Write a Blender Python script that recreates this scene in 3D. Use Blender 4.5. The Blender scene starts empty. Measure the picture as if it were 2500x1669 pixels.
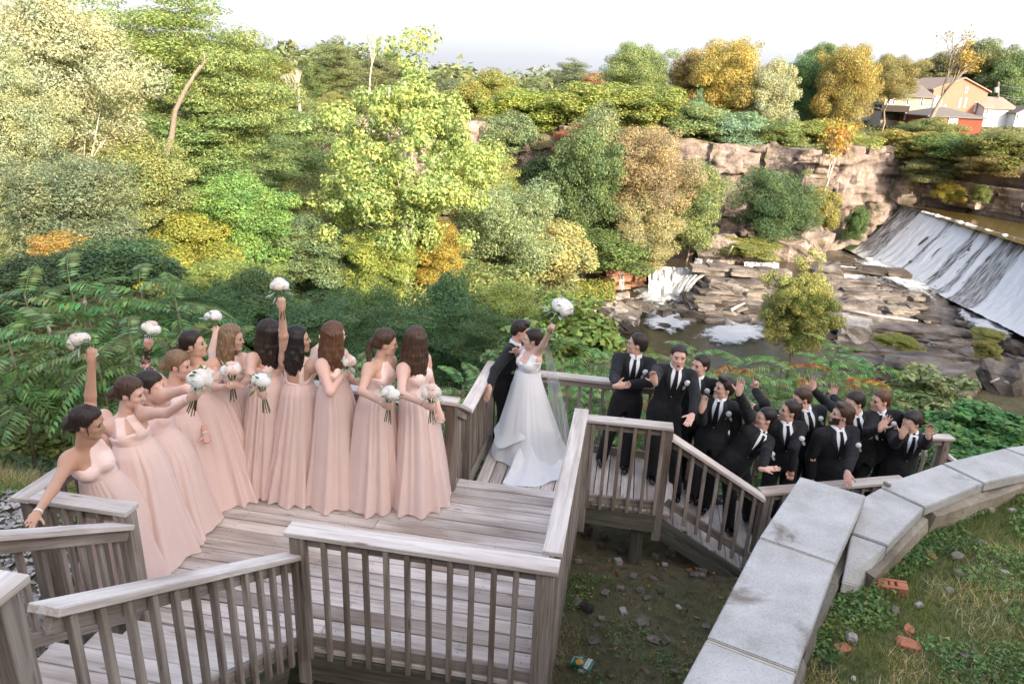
import bpy, bmesh, math, random
import numpy as np
from mathutils import Vector, Matrix, noise as mnoise

random.seed(7)
RNG = np.random.default_rng(7)
sc = bpy.context.scene
C = sc.collection

# ------------------------------------------------------------------ camera
FPX, PITCH, ROLL, CAMH = 1750.0, math.radians(20.0), math.radians(2.5), 3.81
PW, PH = 2500, 1669
_f = np.array([0, math.cos(PITCH), -math.sin(PITCH)])
_u0 = np.array([0, math.sin(PITCH), math.cos(PITCH)])
_r0 = np.array([1.0, 0, 0])
_r = _r0 * math.cos(ROLL) + _u0 * math.sin(ROLL)
_u = -_r0 * math.sin(ROLL) + _u0 * math.cos(ROLL)
EYE = np.array([0, 0, CAMH])
cam = bpy.data.cameras.new('camera')
cam.sensor_width = 36.0
cam.lens = FPX / PW * 36.0
cam.clip_start, cam.clip_end = 0.05, 3000
camo = bpy.data.objects.new('camera', cam)
C.objects.link(camo)
camo.matrix_world = Matrix(((_r[0], _u[0], -_f[0], 0), (_r[1], _u[1], -_f[1], 0), (_r[2], _u[2], -_f[2], CAMH), (0, 0, 0, 1)))
sc.camera = camo


def ray(x, y):
    return _f * FPX + _r * (x - PW / 2) - _u * (y - PH / 2)


def atz(x, y, z):
    d = ray(x, y)
    return EYE + d * ((z - CAMH) / d[2])


def atY(x, y, Y):
    d = ray(x, y)
    return EYE + d * (Y / d[1])


# ------------------------------------------------------------------ light
SUN_EL, SUN_AZ = math.radians(21), math.radians(148)   # azimuth clockwise from +Y: behind the camera, to the right
w = bpy.data.worlds.new('World')
sc.world = w
w.use_nodes = True
nt = w.node_tree
nt.nodes.clear()
out = nt.nodes.new('ShaderNodeOutputWorld')
bg = nt.nodes.new('ShaderNodeBackground')
sky = nt.nodes.new('ShaderNodeTexSky')
sky.sky_type = 'NISHITA'
sky.sun_disc = False
sky.sun_elevation = SUN_EL
sky.sun_rotation = SUN_AZ
sky.dust_density = 6.0
sky.ozone_density = 1.0
# thin high cloud veil over the whole sky
tc = nt.nodes.new('ShaderNodeTexCoord')
mp = nt.nodes.new('ShaderNodeMapping')
mp.inputs['Scale'].default_value = (1.2, 1.2, 5.0)
nz = nt.nodes.new('ShaderNodeTexNoise')
nz.inputs['Scale'].default_value = 2.2
nz.inputs['Detail'].default_value = 5
rmp = nt.nodes.new('ShaderNodeMapRange')
rmp.inputs['From Min'].default_value = 0.3
rmp.inputs['From Max'].default_value = 0.75
rmp.inputs['To Min'].default_value = 0.27
rmp.inputs['To Max'].default_value = 0.34
mixn = nt.nodes.new('ShaderNodeMix')
mixn.data_type = 'RGBA'
mixn.inputs[7].default_value = (4.4, 4.55, 5.1, 1)
nt.links.new(tc.outputs['Generated'], mp.inputs['Vector'])
nt.links.new(mp.outputs['Vector'], nz.inputs['Vector'])
nt.links.new(nz.outputs['Fac'], rmp.inputs['Value'])
nt.links.new(rmp.outputs['Result'], mixn.inputs[0])
nt.links.new(sky.outputs['Color'], mixn.inputs[6])
nt.links.new(mixn.outputs[2], bg.inputs['Color'])
nt.links.new(bg.outputs['Background'], out.inputs['Surface'])
bg.inputs['Strength'].default_value = 0.125
sl = bpy.data.lights.new('sun', 'SUN')
sl.energy = 2.3
sl.angle = math.radians(0.6)
sl.color = (1.0, 0.88, 0.71)
so = bpy.data.objects.new('sun', sl)
C.objects.link(so)
sdir = Vector((math.sin(SUN_AZ) * math.cos(SUN_EL), math.cos(SUN_AZ) * math.cos(SUN_EL), math.sin(SUN_EL)))
so.rotation_euler = sdir.to_track_quat('Z', 'Y').to_euler()
so.location = (20, -30, 40)
sc.view_settings.view_transform = 'Standard'
sc.view_settings.look = 'None'
sc.view_settings.gamma = 1.0
sc.view_settings.use_curve_mapping = False
sc.view_settings.exposure = 2.12
sc.cycles.use_denoising = True
sc.cycles.max_bounces = 7
sc.cycles.diffuse_bounces = 3
sc.cycles.transparent_max_bounces = 10
sc.cycles.caustics_reflective = False
sc.cycles.caustics_refractive = False


# ------------------------------------------------------------------ helpers
def link(o, parent=None):
    C.objects.link(o)
    if parent is not None:
        o.parent = parent
    return o


def tag(o, label=None, cat=None, group=None, kind=None):
    if label: o['label'] = label
    if cat: o['category'] = cat
    if group: o['group'] = group
    if kind: o['kind'] = kind
    return o


def thing(name, label, cat, loc=(0, 0, 0), group=None):
    o = bpy.data.objects.new(name, None)
    o.empty_display_size = 0.1
    link(o)
    o.location = [float(a) for a in loc]
    return tag(o, label, cat, group)


def mesh(name, V, F, m=None, smooth=False):
    V = np.asarray(V, dtype=np.float32).reshape(-1, 3)
    me = bpy.data.meshes.new(name)
    if isinstance(F, np.ndarray):
        n, k = F.shape
        me.vertices.add(len(V))
        me.vertices.foreach_set('co', V.ravel())
        me.loops.add(n * k)
        me.loops.foreach_set('vertex_index', F.astype(np.int32).ravel())
        me.polygons.add(n)
        me.polygons.foreach_set('loop_start', np.arange(0, n * k, k, dtype=np.int32))
        me.update(calc_edges=True)
    else:
        me.from_pydata([tuple(map(float, v)) for v in V], [], F)
        me.update()
    if smooth:
        me.polygons.foreach_set('use_smooth', np.ones(len(me.polygons), dtype=bool))
    if m: me.materials.append(m)
    return me


def mo(name, V, F, m, parent=None, smooth=False):
    """one mesh object; V in world space, re-expressed relative to the parent's (translation-only) empty"""
    V = np.asarray(V, dtype=np.float64).reshape(-1, 3)
    if parent is not None:
        p = np.zeros(3)
        q = parent
        while q is not None:
            p = p + np.array(q.location)
            q = q.parent
        V = V - p
    return link(bpy.data.objects.new(name, mesh(name, V, F, m, smooth)), parent)


def fbm(p, o=4):
    return mnoise.fractal(Vector(p), 1.0, 2.0, o)


# ------------------------------------------------------------------ materials
MATS = {}


def newmat(name):
    m = bpy.data.materials.new(name)
    m.use_nodes = True
    n = m.node_tree
    n.nodes.clear()
    o = n.nodes.new('ShaderNodeOutputMaterial')
    MATS[name] = m
    return m, n, o


def N(n, t, **kw):
    x = n.nodes.new(t)
    for k, v in kw.items():
        if k.startswith('i_'):
            key = k[2:].replace('_', ' ')
            x.inputs[int(key) if key.isdigit() else key].default_value = v
        else:
            setattr(x, k, v)
    return x


def ramp(n, src, stops):
    r = n.nodes.new('ShaderNodeValToRGB')
    e = r.color_ramp.elements
    while len(e) < len(stops): e.new(0.5)
    for a, (p, c) in zip(e, stops):
        a.position = p
        a.color = (*c, 1) if len(c) == 3 else c
    n.links.new(src, r.inputs[0])
    return r


def mixc(n, a, b, fac, mode='MIX'):
    x = N(n, 'ShaderNodeMix', data_type='RGBA', blend_type=mode)
    for s, i in ((fac, 0), (a, 6), (b, 7)):
        if hasattr(s, 'is_output'): n.links.new(s, x.inputs[i])
        else: x.inputs[i].default_value = s if i == 0 else ((*s, 1) if len(s) == 3 else s)
    return x.outputs[2]


def pb(n, o, col, rough=0.7, spec=0.3, bump=None, bdist=0.01, bstr=0.5, **kw):
    p = N(n, 'ShaderNodeBsdfPrincipled')
    if hasattr(col, 'is_output'): n.links.new(col, p.inputs['Base Color'])
    else: p.inputs['Base Color'].default_value = (*col, 1)
    if hasattr(rough, 'is_output'): n.links.new(rough, p.inputs['Roughness'])
    else: p.inputs['Roughness'].default_value = rough
    p.inputs['Specular IOR Level'].default_value = spec
    for k, v in kw.items(): p.inputs[k.replace('_', ' ')].default_value = v
    if bump is not None:
        b = N(n, 'ShaderNodeBump', i_Strength=bstr, i_Distance=bdist)
        n.links.new(bump, b.inputs['Height'])
        n.links.new(b.outputs[0], p.inputs['Normal'])
    n.links.new(p.outputs[0], o.inputs[0])
    return p


def tex(n, kind='Object', scale=(1, 1, 1), noise=1.0, detail=4, rough=0.5, dist=0.0, rnd=False):
    t = N(n, 'ShaderNodeNewGeometry' if kind == 'Position' else 'ShaderNodeTexCoord')
    m = N(n, 'ShaderNodeMapping')
    m.inputs['Scale'].default_value = scale
    n.links.new(t.outputs[kind], m.inputs['Vector'])
    if rnd:
        oi = N(n, 'ShaderNodeObjectInfo')
        mu = N(n, 'ShaderNodeVectorMath', operation='SCALE')
        mu.inputs[0].default_value = (37, 23, 51)
        n.links.new(oi.outputs['Random'], mu.inputs['Scale'])
        n.links.new(mu.outputs[0], m.inputs['Location'])
    x = N(n, 'ShaderNodeTexNoise', i_Scale=noise, i_Detail=detail, i_Roughness=rough, i_Distortion=dist)
    n.links.new(m.outputs[0], x.inputs['Vector'])
    return x.outputs['Fac']


def mat_plain(name, col, rough=0.6, spec=0.3, var=0.15, scale=6.0, bump=0.0, **kw):
    m, n, o = newmat(name)
    f = tex(n, noise=scale, rnd=True)
    c = mixc(n, tuple(a * (1 - var) for a in col), tuple(min(1, a * (1 + var)) for a in col), f)
    pb(n, o, c, rough, spec, bump=f if bump else None, bdist=bump or 0.01, **kw)
    return m


def mat_wood(name, base, dark, light):
    m, n, o = newmat(name)
    g = tex(n, scale=(1.4, 26, 26), noise=1.0, detail=6, rough=0.65, dist=0.9, rnd=True)
    big = tex(n, scale=(0.7, 2.2, 2.2), noise=1.3, detail=3, rnd=True)
    fine = tex(n, scale=(3, 160, 160), noise=1.0, detail=3, rnd=True)
    c = ramp(n, g, [(0.28, dark), (0.5, base), (0.75, light)]).outputs[0]
    oi = N(n, 'ShaderNodeObjectInfo')
    tint = ramp(n, oi.outputs['Random'], [(0.0, (0.72, 0.68, 0.65)), (0.3, (0.98, 0.95, 0.95)), (0.65, (1.12, 1.08, 1.07)), (1.0, (0.86, 0.84, 0.84))]).outputs[0]
    c = mixc(n, c, tint, 1.0, 'MULTIPLY')
    st = ramp(n, big, [(0.30, (0.46, 0.40, 0.36)), (0.55, (1, 1, 1))]).outputs[0]
    c = mixc(n, c, st, 0.9, 'MULTIPLY')
    ck = ramp(n, fine, [(0.27, (0.40, 0.36, 0.34)), (0.36, (1, 1, 1))]).outputs[0]
    c = mixc(n, c, ck, 0.7, 'MULTIPLY')
    kn = N(n, 'ShaderNodeTexVoronoi', i_Scale=1.0)
    t = N(n, 'ShaderNodeTexCoord')
    mpp = N(n, 'ShaderNodeMapping')
    mpp.inputs['Scale'].default_value = (1.7, 9, 9)
    n.links.new(t.outputs['Object'], mpp.inputs['Vector'])
    mu = N(n, 'ShaderNodeVectorMath', operation='SCALE')
    mu.inputs[0].default_value = (91, 13, 7)
    n.links.new(oi.outputs['Random'], mu.inputs['Scale'])
    n.links.new(mu.outputs[0], mpp.inputs['Location'])
    n.links.new(mpp.outputs[0], kn.inputs['Vector'])
    kk = ramp(n, kn.outputs['Distance'], [(0.05, (0.35, 0.29, 0.26)), (0.12, (1, 1, 1))]).outputs[0]
    c = mixc(n, c, kk, 0.8, 'MULTIPLY')
    hs = N(n, 'ShaderNodeMath', operation='ADD')
    n.links.new(g, hs.inputs[0])
    n.links.new(fine, hs.inputs[1])
    pb(n, o, c, 0.78, 0.25, bump=hs.outputs[0], bdist=0.006, bstr=0.6)
    return m


WOOD = mat_wood('weathered_wood', (0.31, 0.27, 0.235), (0.165, 0.13, 0.105), (0.43, 0.39, 0.355))
WOODD = mat_wood('dark_wood', (0.155, 0.15, 0.12), (0.075, 0.07, 0.06), (0.24, 0.23, 0.19))  # darker wood tone for joists, support posts and stringers
WOODK = mat_wood('deck_wood', (0.64, 0.585, 0.535), (0.43, 0.37, 0.32), (0.77, 0.725, 0.685))


def mat_leaf(name, trans=0.35, hue=0.05, val=0.55, rough=0.6):
    m, n, o = newmat(name)
    oi = N(n, 'ShaderNodeObjectInfo')
    g = N(n, 'ShaderNodeNewGeometry')
    hs = N(n, 'ShaderNodeHueSaturation')
    n.links.new(oi.outputs['Color'], hs.inputs['Color'])
    mr = N(n, 'ShaderNodeMapRange', i_To_Min=1 - val, i_To_Max=1 + val)
    n.links.new(g.outputs['Random Per Island'], mr.inputs['Value'])
    n.links.new(mr.outputs[0], hs.inputs['Value'])
    m2 = N(n, 'ShaderNodeMath', operation='MULTIPLY', i_1=7.31)
    n.links.new(g.outputs['Random Per Island'], m2.inputs[0])
    m3 = N(n, 'ShaderNodeMath', operation='FRACT')
    n.links.new(m2.outputs[0], m3.inputs[0])
    mh = N(n, 'ShaderNodeMapRange', i_To_Min=0.5 - hue, i_To_Max=0.5 + hue)
    n.links.new(m3.outputs[0], mh.inputs['Value'])
    n.links.new(mh.outputs[0], hs.inputs['Hue'])
    # patches of lighter or yellower foliage
    pn = tex(n, noise=2.2, detail=2, rnd=True)
    pr = ramp(n, pn, [(0.35, (0.80, 0.9, 0.92)), (0.62, (1.2, 1.12, 0.92))]).outputs[0]
    c = mixc(n, hs.outputs[0], pr, 0.8, 'MULTIPLY')
    d = N(n, 'ShaderNodeBsdfPrincipled')
    d.inputs['Roughness'].default_value = rough
    d.inputs['Specular IOR Level'].default_value = 0.25
    n.links.new(c, d.inputs['Base Color'])
    t = N(n, 'ShaderNodeBsdfTranslucent')
    tc_ = mixc(n, c, (1.15, 1.12, 0.72), 1.0, 'MULTIPLY')
    n.links.new(tc_, t.inputs['Color'])
    x = N(n, 'ShaderNodeMixShader', i_0=trans)
    n.links.new(d.outputs[0], x.inputs[1])
    n.links.new(t.outputs[0], x.inputs[2])
    n.links.new(x.outputs[0], o.inputs[0])
    return m


LEAF = mat_leaf('leaf')
BARK = mat_plain('bark', (0.22, 0.18, 0.14), 0.9, 0.1, 0.35, 9, 0.02)
BARKP = mat_plain('pale_bark', (0.50, 0.45, 0.38), 0.85, 0.1, 0.3, 5, 0.01)


def mat_rock(name, c1, c2, c3, scale=0.35, strata=3.0, bd=0.08, moss=None):
    m, n, o = newmat(name)
    a = tex(n, 'Position', noise=scale, detail=8, rough=0.62, rnd=True)
    b = tex(n, 'Position', scale=(0.25, 0.25, strata), noise=1.0, detail=8, rough=0.65, dist=0.3, rnd=strata > 5)
    f = tex(n, 'Position', noise=scale * 9, detail=7, rough=0.7, rnd=True)
    c = ramp(n, a, [(0.30, c1), (0.5, c2), (0.70, c3)]).outputs[0]
    sb = ramp(n, b, [(0.32, (0.55, 0.52, 0.5)), (0.5, (1, 1, 1)), (0.72, (1.12, 1.08, 1.05))]).outputs[0]
    c = mixc(n, c, sb, 0.8, 'MULTIPLY')
    fb = ramp(n, f, [(0.3, (0.72, 0.7, 0.68)), (0.65, (1.1, 1.1, 1.1))]).outputs[0]
    c = mixc(n, c, fb, 0.8, 'MULTIPLY')
    oi = N(n, 'ShaderNodeObjectInfo')
    tint = ramp(n, oi.outputs['Random'], [(0, (0.78, 0.77, 0.77)), (0.5, (1, 1, 1)), (1, (1.15, 1.12, 1.08))]).outputs[0]
    c = mixc(n, c, tint, 1.0, 'MULTIPLY')
    if moss:
        mn = tex(n, 'Position', noise=scale * 2, detail=7, rough=.7)
        mf = ramp(n, mn, [(0.52, (0, 0, 0)), (0.66, (1, 1, 1))]).outputs[0]
        c = mixc(n, c, moss, mf)
    ad = N(n, 'ShaderNodeMath', operation='ADD')
    n.links.new(a, ad.inputs[0])
    n.links.new(f, ad.inputs[1])
    ad2 = N(n, 'ShaderNodeMath', operation='ADD')
    n.links.new(ad.outputs[0], ad2.inputs[0])
    n.links.new(b, ad2.inputs[1])
    pb(n, o, c, 0.85, 0.2, bump=ad2.outputs[0], bdist=bd, bstr=0.7)
    return m


ROCK = mat_rock('ledge_rock', (0.06, 0.052, 0.048), (0.16, 0.138, 0.122), (0.29, 0.258, 0.235), 0.7, 4, 0.10)
ROCKW = mat_rock('wet_rock', (0.025, 0.022, 0.02), (0.07, 0.058, 0.05), (0.14, 0.115, 0.095), 0.8, 4, 0.06)
CLIFFM = mat_rock('cliff_rock', (0.13, 0.10, 0.09), (0.33, 0.265, 0.235), (0.47, 0.405, 0.365), 0.40, 1.3, 0.35, (0.13, 0.115, 0.06))
STONE = mat_rock('small_stone', (0.13, 0.115, 0.095), (0.22, 0.19, 0.155), (0.34, 0.30, 0.25), 9.0, 20, 0.012)
STONEP = mat_rock('pale_stone', (0.36, 0.32, 0.28), (0.48, 0.44, 0.40), (0.62, 0.58, 0.54), 9.0, 20, 0.012)
REDROCK = mat_rock('iron_stained_rock', (0.16, 0.08, 0.05), (0.30, 0.16, 0.10), (0.42, 0.26, 0.17), 0.6, 5, 0.06)


def mat_ground(name, cols, scale):
    m, n, o = newmat(name)
    a = tex(n, noise=scale, detail=8, rough=0.7)
    b = tex(n, noise=scale * 9, detail=5, rough=0.7)
    ad = N(n, 'ShaderNodeMath', operation='MULTIPLY_ADD', i_1=0.6)
    n.links.new(b, ad.inputs[0])
    mm = N(n, 'ShaderNodeMath', operation='MULTIPLY', i_1=0.45)
    n.links.new(a, mm.inputs[0])
    n.links.new(mm.outputs[0], ad.inputs[2])
    c = ramp(n, ad.outputs[0], [(0.34 + 0.36 * i / (len(cols) - 1), k) for i, k in enumerate(cols)]).outputs[0]
    pb(n, o, c, 0.95, 0.05, bump=b, bdist=0.03, bstr=0.8)
    return m


SOIL = mat_ground('soil', [(0.03, 0.024, 0.018), (0.06, 0.048, 0.035), (0.10, 0.085, 0.055), (0.09, 0.095, 0.04)], 1.2)
TURF = mat_ground('turf', [(0.06, 0.052, 0.028), (0.10, 0.105, 0.045), (0.19, 0.17, 0.085), (0.30, 0.25, 0.14)], 2.4)
BANK = mat_ground('bank', [(0.055, 0.048, 0.032), (0.09, 0.08, 0.048), (0.14, 0.12, 0.072), (0.17, 0.155, 0.085)], 0.9)


def mat_water(name, col, rough=0.08, bscale=2.5, bd=0.05):
    m, n, o = newmat(name)
    a = tex(n, scale=(1, 1.6, 1), noise=bscale, detail=4, rough=0.6, dist=0.4)
    pb(n, o, col, rough, 0.5, bump=a, bdist=bd, bstr=0.8)
    return m


WATER = mat_water('river_water', (0.035, 0.03, 0.018))
LAKEM = mat_water('lake_water', (0.10, 0.075, 0.025), 0.12, 1.2, 0.02)


def mat_foam(name, wide=0.9):
    """broken white water: opaque where the noise is high, open water shows through elsewhere and at the rim"""
    m, n, o = newmat(name)
    a = tex(n, noise=2.4, detail=8, rough=0.7, dist=0.8)
    at_ = N(n, 'ShaderNodeAttribute', attribute_name='edge')
    ad = N(n, 'ShaderNodeMath', operation='ADD')
    n.links.new(a, ad.inputs[0])
    n.links.new(at_.outputs['Fac'], ad.inputs[1])
    f = ramp(n, ad.outputs[0], [(0.74, (0, 0, 0)), (1.25, (.9, .9, .9))]).outputs[0]
    p = N(n, 'ShaderNodeBsdfPrincipled')
    p.inputs['Base Color'].default_value = (.56, .57, .58, 1)
    p.inputs['Roughness'].default_value = .7
    b = N(n, 'ShaderNodeBump', i_Strength=.7, i_Distance=.2)
    n.links.new(a, b.inputs['Height'])
    n.links.new(b.outputs[0], p.inputs['Normal'])
    t = N(n, 'ShaderNodeBsdfTransparent')
    x = N(n, 'ShaderNodeMixShader')
    n.links.new(f, x.inputs[0])
    n.links.new(t.outputs[0], x.inputs[1])
    n.links.new(p.outputs[0], x.inputs[2])
    n.links.new(x.outputs[0], o.inputs[0])
    return m


FOAM = mat_foam('white_water')


def nrm(v):
    v = np.asarray(v, float)
    return v / (np.linalg.norm(v) + 1e-9)
# ------------------------------------------------------------------ deck frame
TH = math.radians(-9.3)
DU = np.array([math.cos(TH), math.sin(TH), 0])
DV = np.array([-math.sin(TH), math.cos(TH), 0])
DO = np.array([0.28953, 3.81818, 0])


def D(u, v, z=0.0):
    return DO + DU * u + DV * v + np.array([0, 0, z])


def touv(p):
    q = np.asarray(p)[..., :2] - DO[:2]
    return q @ DU[:2], q @ DV[:2]


_bc = {}


def box_me(lx, ly, lz, m, bev=0.004):
    key = (round(lx, 3), round(ly, 3), round(lz, 3), m.name)
    if key in _bc: return _bc[key]
    bm = bmesh.new()
    bmesh.ops.create_cube(bm, size=1)
    bmesh.ops.scale(bm, vec=(key[0], key[1], key[2]), verts=bm.verts)
    if bev: bmesh.ops.bevel(bm, geom=list(bm.edges), offset=min(bev, min(key[:3]) * 0.2), segments=1, affect='EDGES')
    me = bpy.data.meshes.new('board')
    bm.to_mesh(me)
    bm.free()
    me.materials.append(m)
    _bc[key] = me
    return me


def board(name, parent, a, b, wd, th, m=WOOD, up=(0, 0, 1), bev=0.004, ext=0.0):
    """a plank from a to b (centre line), wd across, th along `up`"""
    a, b = Vector(a), Vector(b)
    x = (b - a)
    L = x.length + 2 * ext
    x.normalize()
    z = Vector(up)
    z = (z - x * z.dot(x)).normalized()
    y = z.cross(x)
    o = bpy.data.objects.new(name, box_me(L, wd, th, m, bev))
    link(o, parent)
    c = (a + b) / 2
    p = Vector((0, 0, 0))
    q = parent
    while q is not None:
        p += q.location
        q = q.parent
    M = Matrix(((x.x, y.x, z.x, c.x - p.x), (x.y, y.y, z.y, c.y - p.y), (x.z, y.z, z.z, c.z - p.z), (0, 0, 0, 1)))
    o.matrix_basis = M
    return o


def railing(label, a, b, h=0.97, out=1, posts=(1, 1), spacing=0.14, drop=0.10, post_drop=0.25, capext=0.05, cat='railing', bal=True, cap_w=0.14):
    A, B = D(*a), D(*b)
    t = thing('deck_railing', label, cat, (A + B) / 2, 'weathered wooden railings')
    d = B - A
    L2 = math.hypot(d[0], d[1])
    n = np.array([d[1], -d[0], 0]) / L2 * out
    jit = lambda s: np.array([random.uniform(-s, s), random.uniform(-s, s), random.uniform(-s, s)])
    Z = lambda z: np.array([0, 0, z])
    dd = d / np.linalg.norm(d)
    board('cap_rail', t, A + Z(h - 0.018) - dd * capext, B + Z(h - 0.018) + dd * capext, cap_w, 0.036, WOODK)
    if d[2] == 0:
        th_ = 0.045
    else:
        th_ = 0.045
    board('top_rail', t, A + Z(h - 0.036 - th_) - n * 0.0, B + Z(h - 0.036 - th_), 0.036, 0.088)
    board('bottom_rail', t, A + Z(0.055), B + Z(0.055), 0.036, 0.088)
    if bal:
        k = max(1, int(round(L2 / spacing)))
        for i in range(k):
            s = (i + 0.5) / k
            p = A + d * s + n * 0.0375
            e = jit(0.003)
            board('baluster', t, p + Z(h - 0.042), p + Z(0.055 - drop) + e, 0.036, 0.036, WOOD, up=n)
    for f, P, sg in ((posts[0], A, 1), (posts[1], B, -1)):
        if f:
            q = P + dd * [1, 1, 0] * 0.02 * sg + n * 0.0
            board('post', t, q + Z(h - 0.038), q - Z(post_drop), 0.092, 0.092, WOOD, up=n)
    return t


# ------------------------------------------------------------------ main deck
deck = thing('main_deck', 'weathered grey plank deck the bridesmaids stand on', 'deck', D(-1.8, 1.1, 0))
nrow = 17
for i in range(nrow):
    v0 = -0.085 + i * 0.1455
    off = random.uniform(-2.4, -1.2) if i % 3 == 1 else None
    segs = [(-3.62, 0.0)] if off is None else [(-3.62, off - 0.002), (off + 0.002, 0.0)]
    for s0, s1 in segs:
        z = -0.019 + random.uniform(-0.0025, 0.0025)
        board('deck_board', deck, D(s0, v0 + 0.07, z), D(s1, v0 + 0.07, z + random.uniform(-0.001, 0.001)), 0.134, 0.036, WOODK)
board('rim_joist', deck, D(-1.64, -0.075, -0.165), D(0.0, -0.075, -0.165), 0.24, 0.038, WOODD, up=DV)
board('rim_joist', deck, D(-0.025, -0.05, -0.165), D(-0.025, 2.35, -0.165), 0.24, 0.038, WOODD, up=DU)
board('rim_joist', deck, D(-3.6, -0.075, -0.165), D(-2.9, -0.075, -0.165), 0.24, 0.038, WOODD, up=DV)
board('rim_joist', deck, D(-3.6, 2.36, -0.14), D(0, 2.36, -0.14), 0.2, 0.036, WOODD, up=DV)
V, F = [], []
for i in range(nrow):
    for k in range(8):
        for dv in (-.035, .035):
            c_ = D(-3.35 + k * 0.46 + random.uniform(-.02, .02), -0.015 + i * 0.1455 + dv, 0.0025)
            o_ = len(V)
            V += [c_ + np.array([.0048 * math.cos(a_ * 1.047), .0048 * math.sin(a_ * 1.047), 0]) for a_ in range(6)]
            F.append(tuple(range(o_, o_ + 6)))
NAIL = mat_plain('rusty_nail', (.05, .035, .03), .6, .3, .2)
o = mo('nail_heads', V, F, NAIL, deck)
o['kind'] = 'stuff'
for k in range(7):
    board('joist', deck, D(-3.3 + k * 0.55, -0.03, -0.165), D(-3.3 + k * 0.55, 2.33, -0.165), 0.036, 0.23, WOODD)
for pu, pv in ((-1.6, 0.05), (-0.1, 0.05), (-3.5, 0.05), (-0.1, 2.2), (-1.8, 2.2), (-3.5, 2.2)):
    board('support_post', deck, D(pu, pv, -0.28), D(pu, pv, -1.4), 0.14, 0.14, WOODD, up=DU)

railing('front deck railing nearest the camera with eleven thin balusters', (-1.69, -0.06, 0), (0.03, -0.06, 0), out=1, posts=(1, 1), drop=0.13, post_drop=0.32)
railing('deck railing running away along the right edge of the main deck to the landing', (0.02, 0.05, 0), (0.02, 2.26, 0), h=0.985, out=1, posts=(0, 1), spacing=0.075, drop=0.20, post_drop=0.6, capext=0.0, cap_w=0.13)
railing('long back railing of the main deck behind the row of bridesmaids', (-3.66, 2.2, 0), (-1.18, 2.17, 0), out=-1, posts=(1, 1))
railing('left end railing of the main deck beside the gravel slope', (-3.66, -0.12, 0), (-3.66, 2.13, 0), out=-1, posts=(1, 0), capext=0.07)
railing('short corner railing left of the stairs under the bent arm of the first bridesmaid', (-3.57, -0.11, 0), (-2.88, -0.11, 0), out=1, posts=(0, 1), capext=0.03)

# stairs that climb towards the camera
stair = thing('deck_stairs', 'grey wooden stairs climbing from the main deck towards the camera at lower left', 'stairs', D(-2.25, -1, 0.5))
for i in range(6):
    zt = 0.195 * (i + 1)
    v0 = -0.30 - 0.322 * i
    for j in range(2):
        board('stair_tread', stair, D(-2.80, v0 - 0.07 - j * 0.150, zt - 0.018), D(-1.74, v0 - 0.07 - j * 0.150, zt - 0.018), 0.146, 0.036, WOODK)
for uu in (-2.79, -1.75):
    board('stringer', stair, D(uu, -0.2, -0.12), D(uu, -2.2, 1.09 - 0.05), 0.04, 0.2, WOODD)
for k in range(14):
    board('landing_board', stair, D(-2.85, -2.35 - k * 0.146, 1.15), D(-1.68, -2.35 - k * 0.146, 1.15), 0.14, 0.036, WOODK)
railing('sloping stair railing at lower left whose balusters are seen close up', (-1.70, -0.07, -0.035), (-1.70, -1.97, 1.10), h=0.80, out=-1, posts=(0, 0), drop=0.13, capext=0.0, spacing=0.142)
railing('sloping stair railing beside the big corner post at the left edge', (-2.88, -0.16, 0.07), (-2.88, -2.0, 1.175), h=0.80, out=1, posts=(0, 1), capext=0.0, drop=0.13)
railing('upper landing railing with the thick post at the lower left corner', (-1.735, -2.07, 1.11), (-1.735, -4.1, 1.11), h=0.98, out=1, posts=(1, 1), capext=0.05, post_drop=1.2)

# ------------------------------------------------------------------ walkway, landings and lower flight
walk = thing('lower_walkway', 'grey plank walkway two steps below the main deck under the bride', 'walkway', D(-0.2, 3.2, -0.4))
board('stair_tread', walk, D(-1.12, 2.46, -0.22), D(-0.02, 2.46, -0.22), 0.15, 0.036, WOODK)
for k in range(15):
    u0 = -1.13 + k * 0.1455
    z = -0.419 + random.uniform(-0.002, 0.002)
    v0 = 2.40 if u0 < -0.1 else 2.90
    board('walkway_board', walk, D(u0 + 0.07, v0, z), D(u0 + 0.07, 4.02, z), 0.135, 0.036, WOODK)
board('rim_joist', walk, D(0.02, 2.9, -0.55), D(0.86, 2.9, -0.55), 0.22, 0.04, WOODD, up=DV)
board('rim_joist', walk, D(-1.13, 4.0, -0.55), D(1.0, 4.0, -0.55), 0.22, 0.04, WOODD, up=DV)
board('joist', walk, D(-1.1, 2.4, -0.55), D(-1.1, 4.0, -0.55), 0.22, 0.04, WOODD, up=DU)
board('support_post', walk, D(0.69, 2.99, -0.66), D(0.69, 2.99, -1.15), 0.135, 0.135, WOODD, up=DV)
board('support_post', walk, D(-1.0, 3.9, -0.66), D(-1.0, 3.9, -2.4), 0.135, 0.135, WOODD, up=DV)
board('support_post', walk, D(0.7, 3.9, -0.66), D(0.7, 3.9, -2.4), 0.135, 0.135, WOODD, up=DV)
railing('short sloping rail down the two steps left of the groom', (-1.18, 2.24, -0.02), (-1.18, 2.66, -0.27), h=0.92, out=-1, posts=(0, 0), capext=0, spacing=0.075)
railing('left walkway railing on which the groom rests his hand', (-1.18, 2.72, -0.4), (-1.18, 4.03, -0.4), h=1.03, out=-1, posts=(1, 1), spacing=0.10)
railing('back railing of the walkway behind bride and first groomsman', (-1.16, 4.04, -0.4), (0.92, 4.02, -0.4), out=-1, posts=(0, 1))
railing('landing railing in front of the first groomsman right of the white capped rail', (0.05, 2.90, -0.4), (0.90, 2.93, -0.4), h=1.0, out=1, posts=(1, 1), post_drop=0.36, capext=0.02)

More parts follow.
